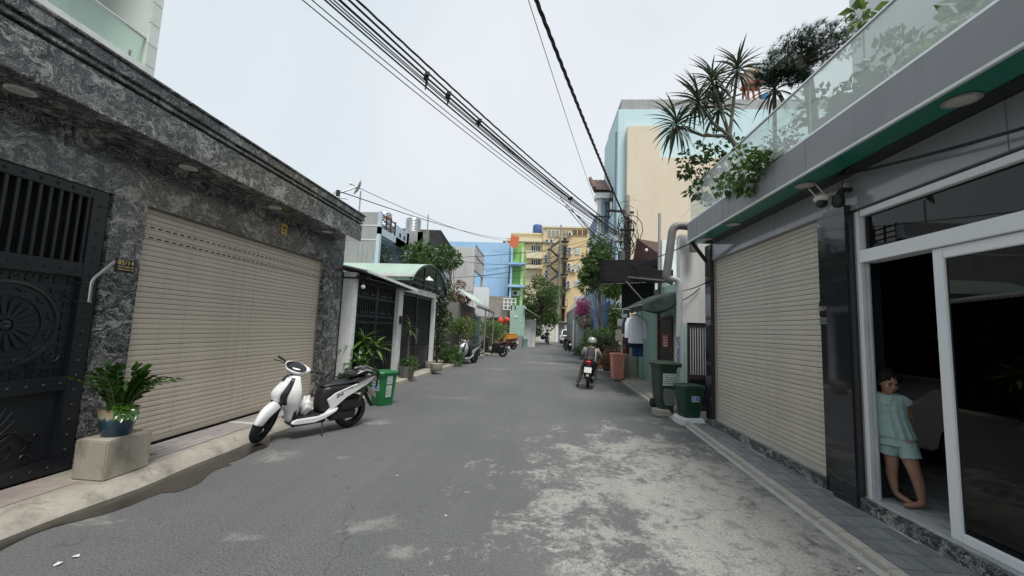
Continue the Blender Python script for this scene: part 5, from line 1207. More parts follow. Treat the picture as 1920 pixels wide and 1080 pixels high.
for u, v, dy, r_ in pads:
    c0_ = ony(u,v,PYY+dy)
    for k in range(115):
        d = Vector((r2.uniform(-1,1), r2.uniform(-1,1), r2.uniform(-.6,.7)))
        if d.length > 1: d.normalize()
        d *= r_; tuft = c0_+d
        for j in range(12):
            dd = Vector((r2.uniform(-1,1), r2.uniform(-1,1), r2.uniform(-.4,1.2))).normalized(); sd_ = dd.orthogonal().normalized()*.0065
            m.add([tuft-sd_, tuft+sd_, tuft+dd*.085], [(0,1,2)])
m.build('needles', leafmat('pine_needle', (.025,.052,.034), (.065,.11,.06), .5, .15, 6), bp)
# plants behind the balustrade glass
for i, (y0, y1, n, lab, lm_, L_) in enumerate(((1.9,3.3,620,'big leaved plant pressed against the balustrade glass','big',.15),(3.4,4.6,700,'leafy terrace plant behind the middle of the balustrade','mid',.11),(4.7,5.6,420,'fine leaved terrace plant behind the far balustrade','fine',.09))):
    tree('terrace_plant', lab, (2.95,(y0+y1)/2,3.72), [(2.95,(y0+y1)/2,3.72),(2.96,(y0+y1)/2,4.0)], .025, [((2.96+rnd.uniform(-.04,.22), rnd.uniform(y0,y1), rnd.uniform(3.8,4.3)), (.18,.24,.18)) for _ in range(10)], n, L_, L_*.5, [lf_lite,lf_mid,lf_dark][i], seed=70+i, cat='plant', part='foliage')
q = onx(1618,22,3.2); tree('terrace_plant', 'few big oval leaves rising above the balustrade rail', (3.1,3.6,3.72), [(3.15,q.y,3.72),(3.18,q.y,4.1),tuple(q)], .012, [((q.x,q.y,q.z-.02),(.1,.1,.07))], 26, .14, .085, lf_lite, seed=77, cat='plant', part='foliage')
# ================================================================ people
def limb(m, pts, rs, n=10):
    m.tube(pts, rs, n)
    for p, r in zip(pts, rs):
        r = r if not isinstance(r, tuple) else (r[0]+r[1])/2
        m.sph(p, r*.98, 8, 6)
def hand(m, w, d, side, s=1, curl=.5, splay=(0,0,1)):
    """wrist w, direction d, thumb towards side"""
    w = Vector(w); d = Vector(d).normalized(); sd_ = Vector(side).normalized(); n_ = d.cross(sd_).normalized()
    pc = w+d*.045*s; m.tube([w, pc, w+d*.085*s], [(.022*s,.014*s),(.034*s,.014*s),(.032*s,.012*s)], 8)
    for k, (o_, l) in enumerate(((-.026,.058),(-.009,.072),(.009,.078),(.026,.07))):
        b = w+d*.08*s+sd_*o_*s; k1 = b+(d*.9-n_*curl*.3)*l*.45*s; k2 = k1+(d*.6-n_*curl)*l*.35*s; k3 = k2+(d*.25-n_*curl*1.3)*l*.28*s
        m.tube([b-d*.02*s,b,k1,k2,k3], [.008*s,.0085*s,.0075*s,.007*s,.005*s], 6)
    b = w+d*.025*s+sd_*.024*s; m.tube([b, b+(sd_*.7+d*.6)*.035*s, b+(sd_*.55+d*.9)*.06*s-n_*.012*s], [.011*s,.009*s,.006*s], 6)
skin = M('skin', (.36,.2,.135), .5, var=.06, vs=6); skin_d = skin
hairm = M('hair', (.010,.008,.007), .75, var=.4, vs=60, bump=.6, bs=90, spec=.25)

def head(m, c, fwd_, s=1, ears=True):
    """skull, jaw, nose, brows; returns axes"""
    f = Vector(fwd_).normalized(); r_ = f.cross(Vector((0,0,1))).normalized(); u = r_.cross(f); c = Vector(c)
    P = lambda x, y, z: c + (r_*x + f*y + u*z)*s
    def ell(x, y, z, a, b, d): 
        mm = Matrix((r_, f, u)).transposed(); vs_ = []
        t = MB(); t.sph((0,0,0), (a*s,b*s,d*s), 12, 8); m.add([P(x,y,z)+mm @ Vector(v) for v in t.v], t.f)
    ell(0,-.008,.025,.07,.085,.082); ell(0,.018,-.03,.056,.062,.07); ell(0,.04,-.075,.032,.03,.026)
    ell(0,.083,-.018,.010,.013,.012); m.tube([P(0,.074,.018), P(0,.086,-.018)], [.006*s,.01*s], 6)
    ell(0,.071,-.052,.02,.008,.006); ell(0,.069,-.06,.017,.008,.006)
    for q in (-1,1):
        ell(q*.035,.055,-.02,.022,.018,.024); ell(q*.03,.07,.024,.018,.008,.006)
        if ears: ell(q*.07,-.005,.0,.01,.02,.03)
    return P, ell
# ---- girl in the doorway
gp = onz(1700,948,.2); ga_ = -math.atan2(gp.x, gp.y)
girl = thing('person', 'small child in pale mint top and shorts leaning at the sliding door', 'person', (gp.x, gp.y, .2), ga_, local=True)
S = .001345
def G(u, v, y=0): return Vector(((u-278-(966-v)*.012)*S+(966-v)*S*.02, y, (966-v)*S))
m = MB()
hc = G(212,178,.0); fw_ = Vector((.55,-.8,-.28))
P_, ell_ = head(m, hc, fw_, .97)
limb(m, [G(192,275,.03), G(205,225,.015)], [.035,.034])
m.tube([G(190,270,.02), G(195,300,.02), G(205,380,.02), G(225,470,.02), G(235,560,.02)], [(.04,.05),(.055,.105),(.055,.092),(.058,.088),(.06,.1)], 12)
limb(m, [G(115,292,.04), G(72,352,.13), G(62,300,.03)], [.034,.028,.022]); hand(m, G(62,300,.03), (.05,-.2,.95), (.6,-.7,0), .62, .6)
limb(m, [G(285,300,.03), G(318,400,.1), G(280,480,.16)], [.034,.029,.022]); hand(m, G(280,480,.16), (-.8,.2,-.4), (0,0,1), .62, .6)
limb(m, [G(205,570,.04), G(212,650,.05), G(214,735,.05), G(210,790,.07), G(222,885,.07)], [.068,.06,.046,.044,.029])
limb(m, [G(285,570,.0), G(300,650,-.02), G(322,735,-.03), G(338,800,-.01), G(350,905,.0)], [.07,.06,.047,.045,.029])
m.tube([G(218,905,.09), G(240,915,.03), G(285,930,-.01), G(305,935,-.02)], [(.024,.028),(.028,.024),(.03,.016),(.026,.01)], 8)
m.tube([G(362,925,.02), G(335,935,-.03), G(290,945,-.07), G(268,948,-.09)], [(.024,.028),(.028,.026),(.031,.018),(.028,.011)], 8)
for k in range(5):
    m.tube([G(272,948,-.09)+Vector((.004*k,-.012+.011*k-.02,0)), G(262-1*k,951,-.1)+Vector((.006*k,-.022+.011*k-.01,0))], [.008-.0006*k,.006-.0005*k], 6)
    m.tube([G(300,937,-.02)+Vector((0,-.022+.011*k,0)), G(313,941,-.03)+Vector((0,-.022+.011*k,0))], [.008-.0006*k,.006-.0005*k], 6)
m.build('body', skin, girl, remesh=.006, relax=3)
# face details
fm = MB(); 
for q in (-1,1):
    t = MB(); t.sph(P_(q*.03,.0745,.008), (.011,.011,.005), 8, 6); fm.add(t.v, t.f); t = MB(); t.tube([P_(q*.016,.08,.026), P_(q*.03,.08,.031), P_(q*.046,.07,.026)], .003, 5); fm.add(t.v, t.f)
fm.build('eyes', hairm, girl, smooth=True)
t = MB(); t.tube([P_(-.02,.077,-.055), P_(0,.0835,-.053), P_(.02,.077,-.055)], [.003,.0055,.003], 6); t.build('lips', M('lips', (.28,.1,.09), .5), girl, smooth=True)
# hair: cap with tied back lump and loose strands
t = MB(); c_ = hc; t.sph(P_(0,-.026,.042), (.082,.085,.082), 14, 10); t.sph(P_(0,-.07,.0), (.075,.06,.08), 12, 8); t.sph(P_(0,-.12,-.01), (.05,.05,.06), 10, 8)
for k in range(7): a = -.6+.2*k; t.tube([P_(.055*math.sin(a*2),.045,.085), P_(.08*math.sin(a*2),.06-.03*abs(a),.05), P_(.085*math.sin(a*2),.03-.05*abs(a),.01)], [.014,.012,.004], 6)
for q in (-1,1): t.tube([P_(q*.06,.03,.07), P_(q*.08,.02,.02), P_(q*.078,-.02,-.05)], [.016,.014,.005], 6)
r6 = random.Random(4)
for k in range(60):
    a = r6.uniform(0,6.28); b_ = r6.uniform(.2,1.3); q_ = P_(.085*math.cos(a)*math.sin(b_), -.03-.085*abs(math.sin(a))*math.sin(b_)*.9, .04+.085*math.cos(b_)); t.tube([q_, q_+Vector((r6.uniform(-.02,.02),r6.uniform(-.02,.02),.006)), q_+Vector((r6.uniform(-.04,.04),r6.uniform(-.03,.03),r6.uniform(-.05,.02)))], [.006,.005,.002], 5)
t.build('hair', hairm, girl, smooth=True)
mint = M('mint_cloth', (.30,.43,.40), .9, var=.16, vs=26, bump=.9, bs=16)
t = MB(); rings = []
for (u, v, y, a, b) in ((196,252,.02,.055,.05),(200,262,.02,.12,.058),(200,280,.02,.145,.07),(203,330,.02,.135,.075),(212,400,.02,.13,.08),(225,470,.015,.136,.084),(234,512,.01,.143,.086),(238,538,.01,.147,.088)):
    c_ = G(u,v,y); k = 28
    wob_ = .006*(v-252)/300
    rings.append([c_+Vector((a*math.cos(2*math.pi*j/k)*(1), (b+wob_*math.sin(j*2.8)*2)*math.sin(2*math.pi*j/k), .012*math.cos(2*math.pi*j/k*2) if v < 290 else .004*math.sin(j*1.9))) for j in range(k)])
t.loft(rings)
for (p0, p1) in ((G(122,282,.03), G(98,318,.05)), (G(282,285,.02), G(312,308,.04))): t.tube([p0, (p0+p1)/2, p1], [.046,.042,.043], 12)
t.build('top', mint, girl, remesh=.006, relax=2)
t = MB()
t.tube([G(240,535,.01), G(240,590,.01)], [(.08,.125),(.085,.14)], 20)
t.tube([G(205,570,.03), G(196,655,.04)], [(.074,.074),(.076,.076)], 16); t.tube([G(290,570,-.0), G(310,658,-.02)], [(.074,.074),(.078,.076)], 16)
t.build('shorts', mint, girl, remesh=.006, relax=1)
t = MB(); n = 14; t.tube([G(165+75*i/n,268+45*math.sin(math.pi*i/n),-.045-.03*math.sin(math.pi*i/n)) for i in range(n+1)], .0022, 5); t.sph(G(205,318,-.078), .008, 8, 6); t.build('necklace', steel, girl)
fl_ = thing('flip_flop', 'dark flip flop lying behind the feet of the child', 'sandal', (gp.x+.1,gp.y+.18,.2), ga_, local=True)
MB().prism([(-.1,-.03),(-.06,-.04),(.06,-.035),(.11,0),(.06,.035),(-.06,.035),(-.1,.025)], lambda q, z: (q[0], q[1], z), .001, .018).build('sole', rubber, fl_, bevel=.004); MB().tube([(-.03,-.035,.015),(.02,0,.045),(.06,0,.018),(.02,0,.045),(-.03,.035,.015)], .006, 6).build('strap', rubber, fl_)

# ---- motorbike and rider going away down the street
def motorbike(name, label, loc, heading, body, lean=0):
    t = thing(name, label, 'motorcycle', loc, local=True, rot=(Matrix.Rotation(heading,4,'Z') @ Matrix.Rotation(-lean,4,'X')).to_euler())
    r = .285
    T = Matrix.Translation((1.05,0,.9)) @ Matrix.Rotation(-.12,4,'Z') @ Matrix.Translation((-1.05,0,-.9))
    wheel(t,0,r,r,.08,M('dark_rim'),8); wheel(t,1.22,r,r,.07,M('dark_rim'),8,T=T)
    m = MB(T); [m.tube([(1.22,s*.07,r),(1.02,s*.07,.95)], .018, 8) for s in (-1,1)]; m.build('fork', M('dark_steel'), t, smooth=50)
    m = MB(T); m.grid(lambda a, b: (1.22+(r+.03)*math.cos(R(150-110*b)), (a-.5)*.11, r+(r+.03-.03*abs(a-.5)*2)*math.sin(R(150-110*b))), 4, 10); m.build('front_fender', body, t, smooth=True, solid=.008)
    m = MB(); sidepanel(m, [(-.42,.86),(-.3,.72),(.1,.62),(.5,.5),(.72,.5),(.6,.66),(.2,.76)], .05, .13); m.build('side_panel', body, t, bevel=.015)
    m = MB(); m.grid(lambda a, b: (.98-.12*b-.1*abs(a-.5)*2, (a-.5)*(.38-.1*b), .4+.5*b), 8, 6); m.build('leg_shield', body, t, smooth=True, solid=.015)
    m = MB(); rings = []
    for x, w, z0, z1 in ((.5,.08,.7,.74),(.3,.12,.72,.79),(0,.125,.75,.81),(-.3,.1,.79,.84),(-.4,.06,.82,.845)): rings.append([(x,-w,z0),(x,-w*.8,z1),(x,0,z1+.01),(x,w*.8,z1),(x,w,z0)])
    m.loft(rings); m.build('seat', M('seat_black'), t, smooth=True, sub=1)
    m = MB(); m.box(.3,.62,-.1,.1,.25,.48); m.cyl((.45,0,.38),(.75,0,.42),.07,n=12); m.build('engine', M('dark_steel'), t, bevel=.02)
    m = MB(); m.tube([(.5,-.14,.26),(.1,-.15,.26),(-.35,-.16,.36)], [.025,.045,.05], 10); m.build('exhaust', M('dark_steel'), t, smooth=50)
    m = MB(); [m.tube([(0,s*.11,r),(.45,s*.1,.36)], .022, 6) for s in (-1,1)]; [m.tube([(.02,s*.12,.34),(-.12,s*.12,.72)], .028, 8) for s in (-1,1)]; m.build('swingarm', blackplast, t, smooth=50)
    MB().sph((-.43,0,.76), (.05,.1,.065), 12, 8).build('tail_light', M('red_lens'), t, smooth=True)
    MB().obox((-.46,0,.56),(.008,.2,.15),(0,.25,0)).build('number_plate', M('plate_white'), t); MB().obox((-.44,0,.42),(.01,.07,.07),(0,.25,0)).build('reflector', M('plate_white'), t)
    m = MB(); m.grid(lambda a, b: (-.3-.16*b, (a-.5)*.13, .74-.42*b), 3, 5); m.build('rear_mudguard', blackplast, t, smooth=True, solid=.012)
    m = MB(T); m.tube([(.9,.34,1.0),(.98,.2,1.03),(1.02,0,1.02),(.98,-.2,1.03),(.9,-.34,1.0)], .014, 8); m.build('handlebar', blackplast, t, smooth=50)
    m = MB(T); m.sph((1.06,0,.98), (.1,.1,.09), 12, 8); m.build('headlight_cowl', body, t, smooth=True)
    for s in (-1,1):
        q = MB(T).tube([(.95,s*.25,1.03),(.93,s*.33,1.16)], .006, 6).build('mirror', blackplast, t); MB(T).sph((.92,s*.34,1.19), (.012,.05,.035), 10, 6).build('mirror_shell', blackplast, q, smooth=True)
    return t
mbp = onz(1102,728)
HB = R(78); mb = motorbike('motorcycle', 'small dark motorcycle ridden away down the street', (mbp.x,mbp.y,0), HB, M('bike_grey', (.1,.1,.11), .3, coat=.3), lean=-.06)
def rider(label, loc, heading, shirt, trousers, helmetm, footdown=True, pack=True, lean=0):
    t = thing('person', label, 'person', loc, local=True, rot=(Matrix.Rotation(heading,4,'Z') @ Matrix.Rotation(-lean,4,'X')).to_euler())
    m = MB(); P_, e_ = head(m, (.26,0,1.46), (1,0,-.08), 1.0)
    limb(m, [(.2,0,1.3),(.25,0,1.4)], [.055,.052])
    m.tube([(.08,0,.84),(.1,0,.95),(.14,0,1.1),(.18,0,1.25),(.2,0,1.32)], [(.16,.12),(.15,.11),(.165,.11),(.185,.1),(.07,.06)], 14)
    for s in (-1,1):
        limb(m, [(.18,s*.19,1.26),(.36,s*.28,1.06),(.66,s*.3,1.03)], [.055,.045,.034])
        hand(m, (.68,s*.3,1.03), (1,s*.12,-.05), (0,-s,0.2), 1.0, .9)
    limb(m, [(.1,-.1,.86),(.48,-.16,.78),(.44,-.17,.36)], [.085,.065,.045]); m.tube([(.4,-.17,.3),(.48,-.17,.27),(.62,-.17,.26)], [(.04,.04),(.042,.035),(.038,.02)], 8)
    if footdown:
        limb(m, [(.08,.12,.86),(.28,.24,.56),(.1,.34,.1)], [.085,.062,.042]); m.tube([(.06,.34,.05),(.14,.35,.045),(.28,.36,.035)], [(.038,.04),(.04,.035),(.035,.02)], 8)
    else:
        limb(m, [(.1,.1,.86),(.48,.16,.78),(.44,.17,.36)], [.085,.065,.045]); m.tube([(.4,.17,.3),(.48,.17,.27),(.62,.17,.26)], [(.04,.04),(.042,.035),(.038,.02)], 8)
    m.build('body', skin_d, t, remesh=.012, relax=2)
    m = MB(); m.tube([(.08,0,.86),(.1,0,.96),(.14,0,1.1),(.18,0,1.25),(.2,0,1.33)], [(.18,.14),(.175,.13),(.185,.13),(.205,.12),(.09,.075)], 16)
    for s in (-1,1): m.tube([(.18,s*.18,1.26),(.29,s*.245,1.14),(.44,s*.29,1.06)], [.075,.066,.055], 12)
    m.build('shirt', shirt, t, remesh=.014, relax=2)
    m = MB(); m.tube([(.03,0,.84),(.12,0,.92)], [(.18,.14),(.17,.13)], 14)
    m.tube([(.08,-.1,.86),(.48,-.16,.78)], [.105,.08], 12); m.tube([(.49,-.16,.8),(.44,-.17,.34)], [.08,.065], 12); m.sph((.48,-.16,.78),.08,10,8)
    if footdown: m.tube([(.08,.11,.86),(.28,.24,.57)], [.105,.078], 12); m.tube([(.28,.24,.58),(.1,.34,.13)], [.078,.062], 12); m.sph((.28,.24,.57),.077,10,8)
    else: m.tube([(.08,.1,.86),(.48,.16,.78)], [.105,.08], 12); m.tube([(.49,.16,.8),(.44,.17,.34)], [.08,.065], 12)
    m.build('trousers', trousers, t, remesh=.014, relax=2)
    for sx_ in ([(.06,.34,.05),(.15,.35,.047),(.29,.36,.037)] if footdown else [(.4,.17,.3),(.48,.17,.27),(.62,.17,.26)], [(.4,-.17,.3),(.48,-.17,.27),(.62,-.17,.26)]): MB().tube(sx_, [(.046,.047),(.05,.043),(.043,.03)], 10).build('shoe', M('dark_shoe', (.02,.018,.017), .6), t, smooth=50)
    m = MB(); m.lathe([(.135,-.06),(.14,-.02),(.138,.04),(.115,.1),(.07,.135),(.001,.148)], (.25,0,1.52), 20); m.f = m.f[:-2]+[m.f[-1]]; hm = m.build('helmet', helmetm, t, smooth=40, solid=.008)
    MB().lathe([(.142,-.065),(.144,-.05),(.137,-.05)], (.25,0,1.52), 20).build('helmet_trim', blackplast, hm)
    if pack:
        t.scale = (.9,.9,.88)
        bpm = M('backpack', (.035,.03,.036), .8, var=.25, vs=14, bump=.4, bs=20)
        m = MB(); rings = []
        for z, d, w in ((.86,.1,.13),(.9,.15,.16),(1.08,.17,.165),(1.24,.13,.15),(1.32,.07,.1),(1.34,.03,.05)):
            x0 = -.045+.22*(z-.86); rings.append([(x0+.03,-w,z),(x0-d*.6,-w*.95,z),(x0-d,-w*.6,z),(x0-d*1.05,0,z),(x0-d,w*.6,z),(x0-d*.6,w*.95,z),(x0+.03,w,z)])
        m.loft(rings); bk = m.build('backpack', bpm, t, smooth=True, sub=1)
        MB().tube([(-.19,-.1,1.0),(-.2,0,1.01),(-.19,.1,1.0)], .012, 6).build('zip', M('zip_red', (.14,.06,.045), .6), bk); MB().sph((-.185,0,.96),(.03,.11,.09),10,6).build('front_pocket', M('pocket', (.06,.045,.045), .8), bk, smooth=True)
        for s in (-1,1): MB().tube([(-.02,s*.1,1.24),(.1,s*.11,1.37),(.24,s*.11,1.33),(.3,s*.11,1.15)], [(.028,.008)]*4, 6).build('strap', bpm, bk)
    return t
rider('rider in grey shirt and silver helmet with dark backpack on motorcycle', (mbp.x,mbp.y,0), HB, M('grey_shirt', (.42,.42,.43), .8, var=.08, bump=.3, bs=18), M('olive_trousers', (.07,.065,.05), .85, var=.1), M('silver_helmet', (.4,.4,.38), .25, .3), lean=-.06)
# distant scooter coming towards us
q = onz(1026,648.5)
scooter('ridden_scooter', 'distant white scooter coming up the street with blue load', M('silver_paint'), M('seat_black'), (q.x,47.6,0), R(-82), steer=0, lean=0, mirrors=False)
rider('distant person in dark clothes riding the far white scooter', (q.x+.02,47.6,0), R(-82), M('dark_shirt', (.03,.03,.035), .8), M('dark_trousers', (.03,.03,.04), .8), M('black_helmet', (.03,.03,.03), .3), footdown=False, pack=False)
bl_ = MB().sph((0,0,0), (.28,.3,.3), 12, 8).build('blue_bundle', M('blue_cloth', (.1,.13,.42), .7), smooth=True); bl_.location = (q.x-.42,47.3,.75); tag(bl_, 'blue bundle carried beside the distant white scooter', 'bundle')
# pickup
pk = onz(1067,645.5)
pu = thing('pickup_truck', 'white pickup truck facing us before the white garage door', 'pickup', (pk.x,50.4,0), R(-90), local=True)
pw_ = M('truck_white', (.74,.74,.72), .2, coat=.4)
low = [(-3.6,.5),(-3.6,1.05),(-.9,1.08),(-.1,1.08),(.9,1.05),(1.0,.95),(1.02,.55),(.95,.4),(.55,.4),(.5,.62),(.3,.8),(.0,.82),(-.3,.8),(-.5,.62),(-.55,.4),(-2.5,.4),(-2.55,.62),(-2.75,.8),(-3.05,.82),(-3.35,.8),(-3.5,.62)]
m = MB(); m.prism([(x,z) for x, z in low], lambda q, y: (q[0], y, q[1]), -.92, .92); m.build('body', pw_, pu, bevel=.05)
m = MB(); m.prism([(-2.1,1.06),(-2.0,1.65),(-1.7,1.75),(-.9,1.75),(-.6,1.68),(.0,1.07)], lambda q, y: (q[0], y*(1 if q[1] < 1.2 else .85), q[1]), -.86, .86); m.build('cabin', pw_, pu, bevel=.05)
m = MB(); m.quad((-.56,-.66,1.66),(-.56,.66,1.66),(.02,.78,1.12),(.02,-.78,1.12)); m.build('windscreen', darkwin, pu, solid=.02)
MB().box(1.0,1.06,-.62,.62,.72,.95).build('grille', blackplast, pu, bevel=.02); MB().box(.98,1.12,-.93,.93,.48,.68).build('bumper', pw_, pu, bevel=.04); MB().box(1.1,1.13,-.45,.45,.38,.52).build('lower_grille', blackplast, pu, bevel=.02); MB().box(1.062,1.075,-.5,.5,.81,.84).build('chrome_bar', chrome, pu)
for s in (-1,1):
    MB().box(.9,1.04,s*.78-.14,s*.78+.14,.78,.95).build('headlight', M('headlamp_glass'), pu, bevel=.03); MB().box(-.15,-.02,s*1.02-.1,s*1.02+.1,1.08,1.25).build('mirror', blackplast, pu, bevel=.03)
    for x in (0,-3.05): wh = MB().lathe([(.001,-.12),(.24,-.12),(.37,-.1),(.37,.1),(.24,.12),(.001,.12)], (x,s*.8,.37), 24, 'y').build('wheel', rubber, pu, smooth=40)
# ================================================================ RIGHT: old teal shop beyond the dark house
CY = 8.62
cx0, cx1 = ony(1264,600,CY).x, 3.62
gx0 = ony(1290,607,CY).x; gz = ony(1300,605,CY).z; ctop = ony(1290,440,CY).z
ws = M('white_stucco', (.74,.74,.71), .8, var=.07, vs=1.5, streak=.35, bump=.12)
teal = M('teal_paint', (.40,.58,.52), .75, var=.1, vs=2, streak=.3)
sh2 = thing('old_shop', 'old white and teal shop house with roller shutter and pipes', 'building', (3.4,11,0))
m = MB(); m.box(cx0+.12,cx1,CY,CY+.22,gz,ctop); m.box(cx0+.12,gx0-.02,CY,CY+.22,0,gz); m.build('column', ws, sh2)
m = MB(); m.box(gx0-.1,gx0-.022,CY-.006,CY,.1,gz-.02); m.build('teal_strip', teal, sh2)
m = MB(); m.box(3.56,3.8,11.02,12.3,2.1,3.0); m.box(3.56,3.8,8.84,11.02,0,3.0); m.box(3.56,3.8,12.2,12.34,0,3.0); m.box(3.56,3.8,12.3,15.2,2.55,3.0); m.box(3.56,3.8,14.45,15.2,0,2.55); m.box(3.8,6,8.84,15.2,0,3.0); m.build('wall', teal, sh2)
ts, tp, tsm = shutter('teal_shutter', 'teal green roller shutter of the old shop behind hanging shirts', 3.6, 12.34, 14.45, .1, 2.55, 26, -1, (.30,.47,.40))
MB().box(3.5,3.58,12.26,12.34,.1,2.6).build('guide_post', M('wood_post', (.22,.16,.11), .8), ts)
# dark door with barred fan grille and red notice
od = thing('shop_door', 'dark shop door with red notice beside the teal shutter', 'door', (3.56,11.6,.1))
MB().box(3.53,3.6,11.06,12.2,.1,2.08).build('panel', M('door_black', (.014,.013,.014), .5), od)
m = MB(); m.box(3.5,3.58,11.02,11.08,.1,2.12); m.box(3.5,3.58,12.18,12.24,.1,2.12); m.box(3.5,3.58,11.08,12.18,2.06,2.12); m.build('frame', M('maroon_wood', (.1,.035,.03), .6), od)
m = MB(); [m.lathe([(r_,-.01),(r_+.015,0),(r_,.01)], (3.52,11.62,.62), 24, 'x') for r_ in (.1,.2,.3)]; [m.tube([(3.52,11.62,.62),(3.52,11.62+.3*math.cos(a),.62+.3*math.sin(a))], .008, 5) for a in [i*.785 for i in range(8)]]; m.build('fan_grille', blackplast, od)
ntc = MB().box(3.51,3.528,11.3,11.8,1.28,1.62).build('notice', M('notice_red', (.55,.09,.06), .5), od); m = MB(); [m.box(3.505,3.511,11.36,11.74-.06*(k%2),1.53-.075*k,1.56-.075*k) for k in range(4)]; m.build('notice_print', M('poster_white'), ntc)
# side gate with pale bars
sg = thing('side_gate', 'brown metal side gate with pale vertical bars by the black pillar', 'gate', (3.25,CY,.1))
gm = M('brown_gate', (.045,.035,.033), .5)
gx1 = 3.5
m = MB(); m.box(gx0-.015,gx0+.03,CY+.02,CY+.08,.1,gz-.02); m.box(gx1-.04,gx1,CY+.02,CY+.08,.1,gz-.02); m.box(gx0+.03,gx1-.04,CY+.02,CY+.08,gz-.08,gz-.02); m.box(gx0+.03,gx1-.04,CY+.02,CY+.08,.72,.82); m.box(gx0+.03,gx1-.04,CY+.02,CY+.08,.1,.18); m.build('frame', gm, sg)
for k in range(8): x = gx0+.055+k*.05; MB().box(x,x+.018,CY+.035,CY+.06,.82,gz-.08).build('bar', M('pale_bar', (.62,.6,.6), .4), sg)
for k in range(9): x = gx0+.045+k*.045; MB().box(x,x+.01,CY+.04,CY+.055,.18,.72).build('lower_bar', gm, sg)
MB().box(gx0-.02,gx1+.02,CY+.16,CY+.18,.1,gz).build('mesh_backing', M('gate_sheet'), sg)
# drain pipes
pvc = M('grey_pvc', (.36,.35,.33), .55, var=.15, vs=5, streak=.3)
dp = thing('drain_pipe', 'grey plastic drain pipe bending over and down the white column', 'pipe', (2.85,8.5,0))
def arc(pts, n=5):      # rounded corner polyline
    out = [Vector(pts[0])]
    for a, b, c in zip(pts, pts[1:], pts[2:]):
        a, b, c = map(Vector, (a,b,c)); r_ = min((a-b).length, (c-b).length)*.4
        p, q = b+(a-b).normalized()*r_, b+(c-b).normalized()*r_
        out += [p*(1-t)**2+b*2*t*(1-t)+q*t*t for t in [i/n for i in range(n+1)]]
    return out+[Vector(pts[-1])]
K = lambda u, v, y=8.45: ony(u, v, y)
MB().tube(arc([K(1300,472), K(1301,425), K(1262,422), K(1249,522), K(1262,528)]), .085, 12).build('upper_bend', M('dark_pvc', (.17,.17,.165), .5, streak=.3), dp, smooth=50)
bb = K(1271,772); bb.z = .12
MB().tube(arc([K(1247,522), K(1272,524), K(1275,560), (bb.x,8.45,.9), (bb.x,8.45,.12)]), .062, 12).build('down_pipe', M('white_pvc', (.55,.56,.55), .5, var=.1, streak=.3), dp, smooth=50)
MB().cyl((bb.x,8.45,.4),(bb.x,8.45,.13),.075,n=14).build('shoe', M('grey_pvc'), dp, smooth=50); MB().lathe([(.09,0),(.1,.03),(.1,.09),(.07,.11)], (bb.x,8.45,.1), 14).build('collar', pvc, dp)
for z in (1.55, 1.0): MB().cyl((bb.x,8.45,z),(bb.x,8.45,z+.05),.067,n=14).build('clip', pvc, dp)
F_ = face((bb.x-.01,8.45-.064,1.3), (0,0,1), (-1,0,0)); text('stencil', 'KHOAN CAT', M('stencil_blue', (.03,.09,.3), .6), dp, F_, .09, .001, bold=.002)
F_ = face((bb.x-.01,8.45-.064,.75), (0,0,1), (-1,0,0)); text('stencil', 'BE TONG', M('stencil_green', (.03,.35,.27), .6), dp, F_, .09, .001, bold=.002)
# rusted sheet awning
aw = thing('sheet_awning', 'dark rusted corrugated awning on struts over the old shop', 'awning', (2.8,12.5,3))
rsm = M('rusted_sheet', (.013,.013,.0135), .9, var=.35, vs=3, streak=.5, dirt=(.024,.023,.022), dirtamt=.5, spec=.08)
t0, t1 = ony(1122,489,13.4), ony(1262,486,13.4); f0, f1 = ony(1127,530,11.9), ony(1262,524,11.9)
m = MB()
def awf(a, b_):
    p = (t0*(1-a)+t1*a)*(1-b_)+(f0*(1-a)+f1*a)*b_; return tuple(p+Vector((0,-.02,.02))*math.sin(b_*14*6.283))
m.grid(awf, 8, 84); m.build('sheet', rsm, aw, smooth=True, solid=.008)
for a in (.2,.55,.9):
    p, q = t0*(1-a)+t1*a, f0*(1-a)+f1*a; MB().tube([p+Vector((0,0,-.07)), q+Vector((0,0,-.07))], .03, 5).build('rafter', blackmetal, aw)
MB().tube([f0*.62+f1*.38+Vector((0,.1,.12)), f0*.12+f1*.88+Vector((0,-.05,-.05))], .05, 5).build('beam', M('old_timber', (.05,.045,.042), .9), aw)
MB().tube([f0+Vector((0,.05,-.05)), f1+Vector((0,.05,-.05))], .035, 6).build('front_beam', blackmetal, aw); MB().tube([f0*.65+f1*.35, (3.3,12.2,2.35)], .02, 6).build('strut', M('grey_steel'), aw)
m = MB(); a_, b2 = ony(1166,530,12.9), ony(1205,575,12.9); m.box(a_.x,3.6,12.9,12.93,b2.z-.1,a_.z+.1); m.build('hanging_tarp', M('black_tarp', (.012,.014,.016), .7), aw)
